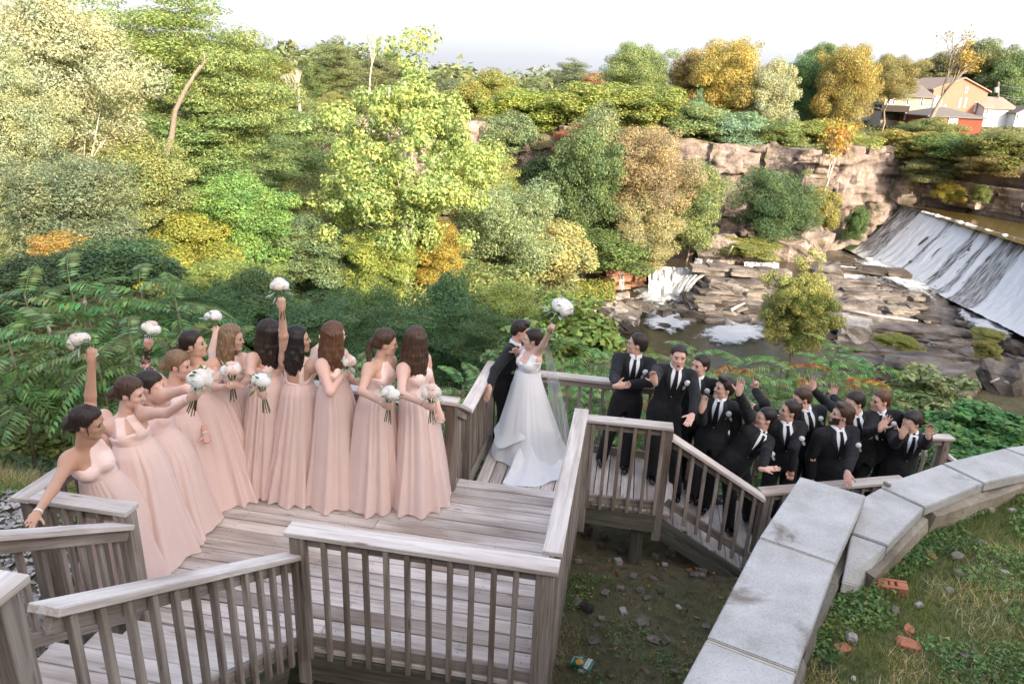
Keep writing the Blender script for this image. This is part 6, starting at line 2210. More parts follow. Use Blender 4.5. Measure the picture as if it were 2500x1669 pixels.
def hand(f, wrist, fwd, nrml, pose, side, s=1.0):
    """palm + five separate fingers; nrml = direction the palm faces; side +1: thumb towards fwd x nrml"""
    fwd = nrm(fwd)
    n = nrm(np.asarray(nrml, float) - fwd * (np.asarray(nrml) @ fwd))
    lat = np.cross(fwd, n) * side
    W = np.asarray(wrist, float)
    f.ell(W + fwd * 0.052 * s, [lat, fwd, n], (0.040 * s, 0.052 * s, 0.016 * s), 0.012)
    f.cap(W - fwd * 0.02, W + fwd * 0.03 * s, 0.024 * s, 0.026 * s, 0.015)
    K = W + fwd * 0.092 * s
    lens = (0.074, 0.082, 0.076, 0.058)
    for i, off in enumerate((0.029, 0.010, -0.009, -0.027)):
        b = K + lat * off * s - fwd * (0.006 if i in (0, 3) else 0) * s
        L = lens[i] * s
        sp = lat * off * {'splay': 6.0, 'flat': 2.2}.get(pose, 0.6)
        if pose in ('fist', 'hold') or (pose == 'point' and i > 0):
            m1 = b + (fwd * 0.55 + n * 0.75) * L * 0.42
            m2 = m1 + (n * 0.75 - fwd * 0.75) * L * 0.40
            e = m2 + (-fwd * 0.9 - n * 0.35) * L * 0.28
            pts = [b, m1, m2, e]
        elif pose == 'relax':
            d1 = nrm(fwd + n * 0.25 + sp)
            d2 = nrm(fwd + n * 0.7 + sp)
            m1 = b + d1 * L * 0.45
            m2 = m1 + d2 * L * 0.32
            pts = [b, m1, m2, m2 + nrm(fwd * 0.6 + n) * L * 0.25]
        else:
            d1 = nrm(fwd + n * 0.06 + sp)
            pts = [b, b + d1 * L * 0.45, b + d1 * L * 0.75 + n * 0.003, b + d1 * L * 1.03 + n * 0.009]
        for q in range(3):
            f.cap(pts[q], pts[q + 1], (0.0088 - 0.0006 * q) * s, (0.0082 - 0.0006 * q) * s, 0.004)
    tb = W + fwd * 0.03 * s + lat * 0.030 * s
    if pose in ('fist', 'hold', 'point'):
        tm = tb + (lat * 0.35 + fwd * 0.5 + n * 0.6) * 0.04 * s
        te = tm + (fwd * 0.5 - lat * 0.5 + n * 0.45) * 0.036 * s
    else:
        tm = tb + nrm(lat * 0.75 + fwd * 0.75 + n * 0.2) * 0.042 * s
        te = tm + nrm(lat * 0.55 + fwd * 0.85 + n * 0.1) * 0.032 * s
    f.cap(tb, tm, 0.0125 * s, 0.0098 * s, 0.008)
    f.cap(tm, te, 0.0098 * s, 0.0085 * s, 0.004)
    return W + fwd * 0.075 * s + n * 0.022 * s     # grip centre


def head_prims(f, c, fr, s=1.0, fem=True, mouth=0.0):
    """c = head centre (between the ears, eye height); fr rows side, fwd, up"""
    S, Fw, U = fr
    P = lambda x, y, z: c + (S * x + Fw * y + U * z) * s
    R = lambda *r: tuple(q * s for q in r)
    f.ell(P(0, -0.012, 0.035), fr, R(0.074, 0.094, 0.082), 0.02)
    f.ell(P(0, 0.030, -0.035), fr, R(0.060 if fem else 0.064, 0.062, 0.078), 0.03)
    jw = 0.034 if fem else 0.042
    f.cap(P(-jw, 0.028, -0.078), P(0, 0.070 if fem else 0.074, -0.100), 0.022 * s, 0.020 * s, 0.025)
    f.cap(P(jw, 0.028, -0.078), P(0, 0.070 if fem else 0.074, -0.100), 0.022 * s, 0.020 * s, 0.025)
    if mouth: f.cap(P(0, 0.068, -0.105), P(0, 0.072, -0.105 - 0.012 * mouth), 0.02 * s, 0.018 * s, 0.02)
    # brow, cheeks, nose
    f.cap(P(-0.036, 0.066, 0.020), P(0.036, 0.066, 0.020), 0.018 * s, 0.018 * s, 0.016)
    for q in (-1, 1):
        f.ell(P(q * 0.038, 0.058, -0.028), fr, R(0.022, 0.024, 0.022), 0.018)
        f.ell(P(q * 0.032, 0.098, -0.002), fr, R(0.015, 0.014, 0.010), 0.010, True)
        f.ell(P(q * 0.0725, -0.008, -0.012), fr, R(0.011, 0.020, 0.032), 0.006)
    f.cap(P(0, 0.086, 0.006), P(0, 0.105, -0.034), 0.0085 * s, 0.0110 * s, 0.010)
    f.ell(P(-0.010, 0.092, -0.037), fr, R(0.009, 0.010, 0.007), 0.006)
    f.ell(P(0.010, 0.092, -0.037), fr, R(0.009, 0.010, 0.007), 0.006)
    if not mouth:
        f.ell(P(0, 0.090, -0.066), fr, R(0.022, 0.010, 0.010), 0.008)


def face_details(f, c, fr, person, s, fem, mouth, hairm, brow=True):
    S, Fw, U = fr
    sc_ = lambda rows: [[q * s for q in r] for r in rows]
    for q in (-1, 1):
        x = q * 0.031
        decal(f, sc_([(x - .013, -.002, x - .013, -.003), (x - .007, .006, x - .006, -.009), (x + .006, .006, x + .006, -.009), (x + .013, -.001, x + .013, -.003)]), c, fr, EYEW, person, 'eye', 0.0015, 4, 0.002, 0.2)
        decal(f, sc_([(x - .006, .003, x - .006, -.006), (x, .0065, x, -.010), (x + .006, .003, x + .006, -.006)]), c, fr, IRISM, person, 'iris', 0.003, 3, 0.002, 0.2)
        decal(f, sc_([(x - .015, .001, x - .015, -.001), (x - .006, .009, x - .006, .0055), (x + .006, .009, x + .006, .0055), (x + .015, .002, x + .015, -.001)]), c, fr, IRISM, person, 'eyelash', 0.003, 3, 0.002, 0.2)
        if brow:
            a, b = (x - .017, x + .017)
            t = 0.0045 if fem else 0.007
            decal(f, sc_([(a, .019 + (0.002 if q > 0 else 0), a, .019 - t * .4), (x, .025, x, .025 - t), (b, .019 + (0 if q > 0 else 0.002), b, .019 - t * .4)]), c, fr, hairm, person, 'eyebrow', 0.0025, 4, 0.002, 0.2)
    if mouth:
        w_, h_ = 0.020 + 0.004 * (mouth == 2), 0.011 * mouth
        z0 = -0.070
        decal(f, sc_([(-w_, z0, -w_, z0 - .002), (-w_ * .6, z0 + .006, -w_ * .6, z0 - h_ * .8), (0, z0 + .006, 0, z0 - h_), (w_ * .6, z0 + .006, w_ * .6, z0 - h_ * .8), (w_, z0, w_, z0 - .002)]), c, fr, LIPM, person, 'lips', 0.002, 6, 0.002, 0.2)
        decal(f, sc_([(-w_ * .75, z0, -w_ * .75, z0 - .002), (-w_ * .5, z0 + .003, -w_ * .5, z0 - h_ * .6), (0, z0 + .003, 0, z0 - h_ * .78), (w_ * .5, z0 + .003, w_ * .5, z0 - h_ * .6), (w_ * .75, z0, w_ * .75, z0 - .002)]), c, fr, MOUTHM, person, 'mouth', 0.0035, 6, 0.002, 0.2)
        if fem or mouth == 1:
            decal(f, sc_([(-w_ * .6, z0 + .002, -w_ * .6, z0 - .001), (0, z0 + .003, 0, z0 - .004), (w_ * .6, z0 + .002, w_ * .6, z0 - .001)]), c, fr, TEETH, person, 'teeth', 0.0045, 5, 0.002, 0.2)
    else:
        decal(f, sc_([(-.021, -.067, -.021, -.069), (0, -.061, 0, -.075), (.021, -.067, .021, -.069)]), c, fr, LIPM if fem else LIPM, person, 'lips', 0.001, 6, 0.002, 0.2)


def hair_cap(f, c, fr, s, fem, vol=0.012, line=0.062, back=-0.10, sideburn=-0.03, nape=.075):
    """skull hair with the face cut out"""
    S, Fw, U = fr
    P = lambda x, y, z: c + (S * x + Fw * y + U * z) * s
    f.ell(P(0, -0.014, 0.036), fr, ((0.074 + vol) * s, (0.094 + vol) * s, (0.082 + vol * 1.2) * s), 0.01)
    f.ell(P(0, -0.045, -0.02), fr, ((0.062 + vol) * s, (0.060 + vol) * s, nape * s), 0.03)

    def cut(X, Y, Z):
        X, Y, Z = X - c[0], Y - c[1], Z - c[2]
        x = np.abs(X * S[0] + Y * S[1] + Z * S[2]) / s
        y = (X * Fw[0] + Y * Fw[1] + Z * Fw[2]) / s
        z = (X * U[0] + Y * U[1] + Z * U[2]) / s
        hl = line - 1.2 * x * x
        # face: in front of a line that runs from the ear up over the temple
        tmpl = np.where(z > 0.0, 0.020 + 0.55 * np.clip(z, 0, 0.1), 0.012 if fem else 0.004)
        a = np.minimum(y - tmpl, hl - z)
        b = back - z
        ear = np.minimum(np.minimum(0.030 - np.abs(y + 0.006), sideburn - z), x - 0.045)
        side = np.minimum(np.minimum(x - 0.05, sideburn - 0.035 - z), y + 0.05) if not fem else b
        return np.maximum(np.maximum(a, b), np.maximum(ear, side)) * s
    f.keep(cut)
# ------------------------------------------------------------------ figures
q1 = lambda x, y, d=0.0: (.4912 * x, 650 + .4912 * y, d)
q2 = lambda x, y, d=0.0: (550 + .4147 * x, 650 + .4147 * y, d)
q3 = lambda x, y, d=0.0: (1100 + .3955 * x, 680 + .3955 * y, d)
q4 = lambda x, y, d=0.0: (1600 + .3507 * x, 850 + .3507 * y, d)


def yaw(a, p=0.0):
    a, p = math.radians(a), math.radians(p)
    return np.array([math.cos(a) * math.cos(p), math.sin(a) * math.cos(p), math.sin(p)])


def limb(S, e_px, w_px, Y, up_l, fo_l, se=-1, sw=-1):
    """elbow and wrist from pixels; missing length is taken up in depth (sign -1 = towards the camera)"""
    def fix(A, px, L, sg):
        Yb = A[1] + (px[2] if len(px) > 2 else 0)
        P = atY(px[0], px[1], Yb)
        for _ in range(4):
            d = np.linalg.norm(P - A)
            if d < L * 0.97:
                dy = math.sqrt(max(L * L - (d * d - (P[1] - A[1]) ** 2), 0))
                P = atY(px[0], px[1], A[1] + sg * dy)
            else: break
        d = P - A
        n = np.linalg.norm(d)
        if n > L * 1.12: P = A + d * (L * 1.12 / n)
        return P
    E = fix(S, e_px, up_l, se)
    W = fix(E, w_px, fo_l, sw)
    return E, W


def hair_long(f, c, fr, s, length, rng, back_only=False, wav=0.012, front=True, down=None):
    S, Fw, U = fr
    dn = nrm(np.array([0, 0, -1.0]) if down is None else down)
    angs = np.linspace(-104, 104, 15)
    for a in angs:
        r = math.radians(a)
        d = S * math.sin(r) - Fw * math.cos(r)
        p = c + (d * 0.080 + U * 0.035) * s
        q = c + d * 0.092 * s - U * 0.05 * s
        L = length * (1 - 0.10 * rng.random()) * (1 if abs(a) < 80 else 0.86)
        pts = [p, q]
        nseg = 5
        for k in range(1, nseg + 1):
            t = k / nseg
            w_ = wav * math.sin(k * 1.7 + a)
            pts.append(q + dn * L * t - Fw * 0.02 * t + S * w_ + d * (0.012 * math.sin(t * 3)))
        for k in range(len(pts) - 1):
            r0 = 0.026 if k < 4 else 0.022
            f.cap(pts[k], pts[k + 1], r0 * s, (0.024 if k < 4 else 0.014) * s, 0.012)


def ridge_hair(o, c, amp=0.004, freq=130):
    """comb the hair surface into strands"""
    me = o.data
    n = len(me.vertices)
    co = np.zeros(n * 3, np.float32)
    no = np.zeros(n * 3, np.float32)
    me.vertices.foreach_get('co', co)
    me.vertex_normals.foreach_get('vector', no)
    co, no = co.reshape(-1, 3), no.reshape(-1, 3)
    cc = np.array(c) - np.array(o.parent.location)
    p = co - cc
    ang = np.arctan2(p[:, 0], p[:, 1])
    w_ = np.sin(ang * 26 + p[:, 2] * 9) + 0.6 * np.sin(ang * 47 - p[:, 2] * 21 + 1)
    co += no * (amp * w_)[:, None] * 0.6
    me.vertices.foreach_set('co', co.ravel())
    me.update()


def torso(f, H, Nk, fr, fem, g=0.0, s=1.0, k=0.04):
    """hip centre, neck base, frame, inflation g"""
    S, Fw, U = fr
    t = nrm(Nk - H)
    L = np.linalg.norm(Nk - H)
    A = [S, Fw, U]
    R = lambda *r: tuple(q * s + g for q in r)
    if fem:
        f.ell(H + t * 0.0, A, R(.158, .112, .125), k)
        f.ell(H + t * L * .36, A, R(.118, .088, .14), k)
        f.ell(H + t * L * .66, A, R(.138, .098, .15), k)
        for q in (-1, 1): f.ell(H + t * L * .64 + Fw * .075 * s + S * .062 * s * q, A, R(.058, .050, .058), .03)
        f.cap(Nk - t * .055 * s + S * .125 * s, Nk - t * .055 * s - S * .125 * s, .046 * s + g, .046 * s + g, k)
    else:
        f.ell(H + t * 0.0, A, R(.155, .115, .13), k)
        f.ell(H + t * L * .34, A, R(.145, .105, .16), k)
        f.ell(H + t * L * .66, A, R(.172, .118, .17), k)
        f.cap(Nk - t * .06 * s + S * .145 * s, Nk - t * .06 * s - S * .145 * s, .058 * s + g, .058 * s + g, k)


def pleat_loft(name, levels, m, parent, fr, npl=15, amp=0.05, seed=0, nth=150, floor=None, th0=0.0):
    """levels: (centre, r_side, r_fwd, pleat amount 0..1)"""
    rng = np.random.default_rng(seed)
    S, Fw = fr[0], fr[1]
    lv = []
    K = 34
    tt = np.linspace(0, len(levels) - 1, K)
    for t in tt:
        i = min(int(t), len(levels) - 2)
        a = t - i
        A, B = levels[i], levels[i + 1]
        lv.append((A[0] * (1 - a) + B[0] * a, A[1] * (1 - a) + B[1] * a, A[2] * (1 - a) + B[2] * a, A[3] * (1 - a) + B[3] * a))
    th = np.linspace(0, 2 * np.pi, nth, endpoint=False)
    ph = rng.uniform(0, 6.28, 6)
    warp = th + 0.25 * np.sin(2 * th + ph[0]) + 0.12 * np.sin(5 * th + ph[1])
    big = np.sin(warp * (npl // 2) + ph[2])
    fine = np.sin(warp * npl + ph[3]) * (0.6 + 0.4 * np.sin(3 * th + ph[4]))
    V = []
    for k, (c, rs, rf, pa) in enumerate(lv):
        f_ = k / (K - 1)
        mod = 1 + pa * amp * (0.95 * big * f_ ** 0.8 + 0.9 * fine * (1 - 0.5 * f_) + 0.3 * np.sin(warp * npl * 2 + ph[5]) * (1 - f_))
        P = c + (np.cos(th) * rs * mod)[:, None] * S + (np.sin(th) * rf * mod)[:, None] * Fw
        if floor is not None and k == K - 1:
            P[:, 2] = floor + 0.008 + 0.005 * (1 - big) + 0.003 * fine
        V.append(P)
    V = np.concatenate(V)
    F = np.array([(k * nth + j, k * nth + (j + 1) % nth, (k + 1) * nth + (j + 1) % nth, (k + 1) * nth + j) for k in range(K - 1) for j in range(nth)])
    return mo(name, V, F[:, ::-1], m, parent, True)


PEOPLE = {}


def woman(sp):
    Y0 = sp['Y']
    at = lambda p: atY(p[0], p[1], Y0 + (p[2] if len(p) > 2 else 0))
    s = sp.get('s', 1.0)
    hem = at_floor = atz(sp['hem'][0], sp['hem'][1], sp.get('z', 0.0))
    Hd, Nk, Hp = at(sp['head']), at(sp['neck']), at(sp['hip'])
    P = thing('person', sp['label'], 'person', hem, sp['group'])
    upT = nrm(Nk - Hp)
    frT = frame(yaw(sp['chest']), upT)
    fd = yaw(*sp['face'])
    upH = nrm(nrm(Hd - Nk) + np.array(sp.get('hup', (0, 0, 0.6))))
    frH = frame(fd, upH)
    S, Fw, U = frT
    skin = SKIN[sp.get('skin', 0)]
    shL = Nk - U * .055 * s + S * .150 * s
    shR = Nk - U * .055 * s - S * .150 * s
    if 'shL' in sp: shL = at(sp['shL'])
    if 'shR' in sp: shR = at(sp['shR'])
    arms = {}
    for nm, sh, sg in (('L', shL, 1), ('R', shR, -1)):
        a = sp.get(nm)
        if a is None:
            E = sh - U * .26 + S * sg * .05 - Fw * .03
            W = E - U * .22 + Fw * .06
            arms[nm] = (sh, E, W, 'relax', nrm(W - E), S * -sg)
        else:
            E, W = limb(sh, a[0], a[1], Y0, .285 * s, .25 * s, a[4] if len(a) > 4 else -1, a[5] if len(a) > 5 else -1)
            arms[nm] = (sh, E, W, a[2], nrm(W - E) if a[3] is None else nrm(a[3]), None)
    pts = [Hd, Nk, Hp, hem] + [q for v in arms.values() for q in v[:3]]
    pts = [Hd, Nk, Hp] + [q for v in arms.values() for q in v[:3]]
    lo, hi = np.min(pts, 0) - .24, np.max(pts, 0) + .24
    lo[2] = min(lo[2], Hp[2] - .34)
    f = Field(lo, hi, .0092)
    torso(f, Hp, Nk, frT, True, 0, s)
    for sg in (-1, 1):
        hip = Hp + S * sg * .075 - U * .05
        f.cap(hip, hip + nrm(hem - hip) * .16, .080 * s, .070 * s, .03)
    f.cap(Nk - U * .03, Hd - frH[2] * .055 * s - frH[1] * .015 * s, .053 * s, .049 * s, .03)
    head_prims(f, Hd, frH, s, True, sp.get('mouth', 0))
    grips = {}
    for nm, (sh, E, W, pose, hf, pn) in arms.items():
        sg = 1 if nm == 'L' else -1
        f.cap(sh, sh + nrm(E - sh) * .06, .050 * s, .046 * s, .05)
        f.cap(sh, E, .046 * s, .036 * s, .04)
        f.cap(E, W, .037 * s, .0245 * s, .02)
        if pn is None:
            pn = sp.get('palm' + nm)
            if pn is None: pn = -nrm((EYE - W) * [1, 1, 0]) if pose in ('hold',) else nrm(EYE - W)
        grips[nm] = (hand(f, W, hf, pn, pose, sg, 0.92 * s), W, E)
    f.obj('body', skin, P)
    face_details(f, Hd, frH, P, s, True, sp.get('mouth', 0), HAIR[sp['hair'][1]])
    # hair
    st, hc = sp['hair'][0], sp['hair'][1]
    rng = np.random.default_rng(int(sp['head'][0]))
    hlen = sp['hair'][2] if len(sp['hair']) > 2 else .38
    hf = Field(Hd - [.26, .26, .15 + hlen + .14], Hd + [.26, .26, .20], .0095)
    P_ = lambda x, y, z: Hd + (frH[0] * x + frH[1] * y + frH[2] * z) * s
    hair_cap(hf, Hd, frH, s, True, .011, .070, -.11 if st in ('long', 'half') else -.062, .0 if st in ('long', 'half') else .004, .075 if st in ('long', 'half') else .05)
    if st in ('long', 'half'):
        hair_long(hf, Hd, frH, s, hlen, rng, wav=0.012 if hc != 'brown' else 0.004, front=True)
    if st in ('bun', 'updo', 'braid'):
        hf.ell(P_(0, -.115, -.035), frH, (.052, .042, .046), .02)
        hf.ell(P_(.02, -.13, -.02), frH, (.03, .026, .03), .008)
        hf.ell(P_(-.025, -.125, -.05), frH, (.03, .026, .028), .008)
        for q in (-1, 1): hf.cap(P_(.080 * q, .02, .01), P_(.085 * q, .035, -.05), .007, .004, .008)
        if st == 'braid':
            for i in range(7):
                hf.ell(P_(.05 * math.cos(i * .45 + .3) + .02, .06 - i * .028, .105 - .012 * i), frH, (.020, .022, .016), .006)
    if st == 'pony':
        hf.ell(P_(0, -.11, -.02), frH, (.04, .035, .04), .02)
        pts = [P_(0, -.125, -.03), P_(-.02, -.14, -.10), P_(-.05, -.12, -.17), P_(-.09, -.10, -.23)]
        for i in range(3): hf.cap(pts[i], pts[i + 1], .028 - .004 * i, .024 - .005 * i, .012)
    if st == 'half':
        for i in range(8):
            a = -1.2 + i * .34
            hf.ell(P_(.085 * math.sin(a), -.02 - .075 * math.cos(a), .055 - .01 * abs(i - 3.5)), frH, (.026, .026, .018), .006)
    ho = hf.obj('hair', HAIR[hc], P)
    ridge_hair(ho, Hd)
    if sp.get('mesh_only'): return P, frT, grips, (Hp, Nk, Hd, hem)
    # dress
    L = np.linalg.norm(Nk - Hp)
    bf = Field(np.minimum(Nk, Hp) - .30, np.maximum(Nk, Hp) + .30, .0105)
    torso(bf, Hp, Nk, frT, True, .011, s)
    nl = sp.get('neckline', 'halter')

    def cut(X, Y, Z):
        X, Y, Z = X - Nk[0], Y - Nk[1], Z - Nk[2]
        x = X * S[0] + Y * S[1] + Z * S[2]
        y = X * Fw[0] + Y * Fw[1] + Z * Fw[2]
        z = X * U[0] + Y * U[1] + Z * U[2]
        base = z + .135 * s + .085 * s * np.clip((.01 - y) / .09, 0, 1)
        if nl == 'halter': st_ = np.maximum(np.abs(x) - (.030 + np.clip(-z - .01, 0, 1) * .62), z + .005)
        elif nl == 'cross': st_ = np.maximum(np.abs(np.abs(x) - (.035 + np.clip(-z, 0, 1) * .25)) - .034, z + .000)
        elif nl == 'one': st_ = np.maximum(np.abs(x * sp.get('os', 1) - .075 - 0.15 * z) - (.045 + np.clip(-z, 0, .2) * .3), z - .02)
        else: st_ = np.maximum(np.abs(np.abs(x) - .085) - .018, z - .02)
        if nl == 'v': base = np.where(y > 0, base - 0.45 * np.abs(x) + 0.03, base)
        low = -(L * .74) - z
        return np.maximum(np.minimum(base, st_), low)
    bf.keep(cut)
    bo = bf.obj('bodice', BLUSHB, P)
    # sash lines / ruching
    me = bo.data
    n = len(me.vertices)
    co = np.zeros(n * 3, np.float32)
    no = np.zeros(n * 3, np.float32)
    me.vertices.foreach_get('co', co)
    me.vertex_normals.foreach_get('vector', no)
    co, no = co.reshape(-1, 3), no.reshape(-1, 3)
    wv = co + np.array(P.location) - Nk
    z, x = wv @ U, wv @ S
    co += no * (0.0022 * np.sin(z * 330 + x * (90 if nl in ('cross', 'one') else 30)))[:, None]
    me.vertices.foreach_set('co', co.ravel())
    me.update()
    Wc = Hp + U * L * .40
    hr = sp.get('hemr', .40) * .82
    hc_ = hem.copy()
    hc_[2] = sp.get('z', 0.0)
    m1 = Hp - U * .10
    lean = sp.get('bow', 0.0)
    mid1 = Wc * .35 + hc_ * .65
    mid1 = mid1 + (m1 - (Wc * .72 + hc_ * .28)) * .45
    frS = frame(yaw(sp['chest']), (0, 0, 1))
    pleat_loft('skirt', [(Wc, .136 * s, .112 * s, .12), (Hp + U * .06, .176 * s, .146 * s, .4), (m1, .196 * s, .170 * s, .8), (mid1, (.19 + hr) / 2 * s * .98, (.165 + hr * .85) / 2 * s, 1.0), (hc_, hr * s, hr * .86 * s, 1.15)],
               BLUSH, P, frS, 18 + int(sp['head'][0]) % 7, .095, int(sp['head'][0]), floor=sp.get('z', 0.0))
    for nm in sp.get('bracelet', ''):
        _, W, E = grips[nm]
        d = nrm(W - E)
        V, F = tube([W - d * .012, W + d * .004], [.031, .031], 12, False)
        mo('bracelet', V, F, TEETH, P, True)
    if sp.get('tattoo'):
        sh, E, W = arms[sp['tattoo']][:3]
        for a, b, r0, r1, k0 in ((sh, E, .0478, .0375, .30), (E, W, .0382, .027, .0)):
            d = nrm(b - a)
            e1 = nrm(np.cross(d, [0.3, 1, 0.2]))
            e2 = np.cross(d, e1)
            V, F = [], []
            for i in range(46):
                t, an = rng.uniform(k0, .92), rng.uniform(0, 6.28)
                r = (r0 + (r1 - r0) * t) * s + .0016
                sz = rng.uniform(.010, .022)
                c_ = a + (b - a) * t
                o_ = len(V)
                for (i1, i2) in ((-1, -1), (0, -1.3), (1, -1), (1.2, 0), (1, 1), (0, 1.2), (-1, 1), (-1.3, 0)):
                    aa = an + i1 * sz / r * .8
                    V.append(c_ + d * i2 * sz + (e1 * math.cos(aa) + e2 * math.sin(aa)) * r)
                F.append(tuple(range(o_, o_ + 8)))
            mo('tattoo', V, F, INK, P)
    PEOPLE[sp['id']] = (P, grips)
    return P, frT, grips, (Hp, Nk, Hd, hem)


def man(sp):
    Y0 = sp['Y']
    at = lambda p: atY(p[0], p[1], Y0 + (p[2] if len(p) > 2 else 0))
    s = sp.get('s', 1.0)
    Hd, Nk, Hp = at(sp['head']), at(sp['neck']), at(sp['hip'])
    feet = [np.array(q, float) for q in sp['feet']]      # left, right: world points on the floor (ankle)
    base = (feet[0] + feet[1]) / 2
    P = thing('person', sp['label'], 'person', base, sp['group'])
    upT = nrm(Nk - Hp)
    frT = frame(yaw(sp['chest']), upT)
    S, Fw, U = frT
    fd = yaw(*sp['face'])
    upH = nrm(nrm(Hd - Nk) + np.array(sp.get('hup', (0, 0, 0.5))))
    frH = frame(fd, upH)
    skin = SKIN[sp.get('skin', 3)]
    shL, shR = Nk - U * .065 * s + S * .185 * s, Nk - U * .065 * s - S * .185 * s
    if 'shL' in sp: shL = at(sp['shL'])
    if 'shR' in sp: shR = at(sp['shR'])
    arms = {}
    for nm, sh, sg in (('L', shL, 1), ('R', shR, -1)):
        a = sp.get(nm)
        if a is None:
            E = sh - U * .29 + S * sg * .05 - Fw * .04
            W = E - U * .24 + Fw * .06
            arms[nm] = (sh, E, W, 'relax', nrm(W - E), -S * sg)
        else:
            E, W = limb(sh, a[0], a[1], Y0, .31 * s, .265 * s, a[4] if len(a) > 4 else -1, a[5] if len(a) > 5 else -1)
            arms[nm] = (sh, E, W, a[2], nrm(W - E) if a[3] is None else nrm(a[3]), sp.get('palm' + nm))
    pts = [Hd, Nk, Hp] + feet + [q for v in arms.values() for q in v[:3]]
    lo, hi = np.min(pts, 0) - .25, np.max(pts, 0) + .25
    lo[2] = base[2] - .45 if abs(feet[0][2] - feet[1][2]) > .1 else min(feet[0][2], feet[1][2]) - .03
    legs = []
    for sg, ft in ((1, feet[0]), (-1, feet[1])):
        hip = Hp + S * sg * .09 - U * .06
        an = ft + np.array([0, 0, .09])
        kn = hip * .48 + an * .52 + Fw * sp.get('knee', .04)
        legs.append((hip, kn, an))
    f = Field(lo, hi, .0108)
    torso(f, Hp, Nk, frT, False, -.012, s)
    for hip, kn, an in legs:
        f.cap(hip, kn, .078 * s, .055 * s, .03)
        f.cap(kn, an, .054 * s, .038 * s, .02)
        f.cap(an - [0, 0, .045], an + Fw * .14 - [0, 0, .06], .032, .026, .02)
    f.cap(Nk - U * .03, Hd - frH[2] * .055 * s - frH[1] * .012 * s, .062 * s, .058 * s, .03)
    head_prims(f, Hd, frH, s * 1.03, False, sp.get('mouth', 0))
    grips = {}
    for nm, (sh, E, W, pose, hf, pn) in arms.items():
        sg = 1 if nm == 'L' else -1
        f.cap(sh, E, .048 * s, .040 * s, .03)
        f.cap(E, W, .040 * s, .028 * s, .02)
        if pn is None: pn = nrm(EYE - W)
        grips[nm] = (hand(f, W, hf, np.asarray(pn, float), pose, sg, 1.04 * s), W, E)
    f.obj('body', skin, P)
    hcm = HAIR[sp.get('hair', 'dark')]
    face_details(f, Hd, frH, P, s * 1.03, False, sp.get('mouth', 0), hcm)
    hf = Field(Hd - .2, Hd + .22, .009)
    hair_cap(hf, Hd, frH, s * 1.03, False, sp.get('hvol', .008), sp.get('hline', .070), -.070, .004)
    P_ = lambda x, y, z: Hd + (frH[0] * x + frH[1] * y + frH[2] * z) * s
    if sp.get('quiff'):
        for i in range(5): hf.ell(P_(-.045 + i * .022, .055 - abs(i - 2) * .008, .112), frH, (.022, .034, .020), .012)
    ho = hf.obj('hair', hcm, P)
    ridge_hair(ho, Hd, .0025)
    if sp.get('beard'):
        bfld = Field(Hd - .17, Hd + .17, .006)
        head_prims(bfld, Hd, frH, s * 1.055, False, sp.get('mouth', 0))

        def bc(X, Y, Z):
            X, Y, Z = X - Hd[0], Y - Hd[1], Z - Hd[2]
            x = X * frH[0][0] + Y * frH[0][1] + Z * frH[0][2]
            y = X * frH[1][0] + Y * frH[1][1] + Z * frH[1][2]
            z = X * frH[2][0] + Y * frH[2][1] + Z * frH[2][2]
            top = z - (-.045 + .7 * np.clip(np.abs(x) - .035, 0, 1))
            mouthc = .020 - np.sqrt((x * .8) ** 2 + (z + .070) ** 2)
            return np.maximum(np.maximum(top, np.maximum(-y - .0, mouthc)), z * 0 + (-.2))
        bfld.keep(bc)
        bfld.obj('beard', hcm, P)
    # trousers
    tf = Field(np.minimum.reduce([feet[0], feet[1], Hp]) - .22, np.maximum.reduce([feet[0], feet[1], Hp]) + .25, .015)
    tf.ell(Hp, [S, Fw, U], (.168 * s, .128 * s, .15), .04)
    for hip, kn, an in legs:
        tf.cap(hip, kn, .098 * s, .078 * s, .03)
        tf.cap(kn, an - [0, 0, .035], .077 * s, .070 * s, .02)
    tf.obj('trousers', SUIT, P)
    for (hip, kn, an), ft in zip(legs, feet):
        sf = Field(ft - .32, ft + .32, .012)
        toe = nrm(Fw * [1, 1, 0] + np.array(sp.get('toe', (0, 0, 0))))
        sf.ell(ft + toe * .05 + [0, 0, .045], [np.cross([0, 0, 1], toe), toe, np.array([0, 0, 1.0])], (.047, .14, .048), .02)
        sf.ell(ft + toe * -.03 + [0, 0, .07], [np.cross([0, 0, 1], toe), toe, np.array([0, 0, 1.0])], (.043, .06, .06), .03)
        z0 = ft[2] + .003
        sf.keep(lambda X, Y, Z: z0 - Z)
        sf.obj('shoe', SHOE, P)
    # jacket
    jl, jh = np.min([Hp - .34, Nk - .4, *[q - .14 for v in arms.values() for q in v[:3]]], 0), np.max([Hp + .3, Nk + .22, *[q + .14 for v in arms.values() for q in v[:3]]], 0)
    jf = Field(jl, jh, .0135)
    torso(jf, Hp, Nk, frT, False, .014, s)
    jf.ell(Hp - U * .10, [S, Fw, U], (.185 * s, .148 * s, .20), .05)
    for nm, (sh, E, W, pose, hfw, pn) in arms.items():
        d = nrm(W - E)
        jf.cap(sh, E, .070 * s, .059 * s, .035)
        jf.cap(E, W - d * .030, .058 * s, .046 * s, .02)
    # collar rim round the neck
    tH = U * -.20

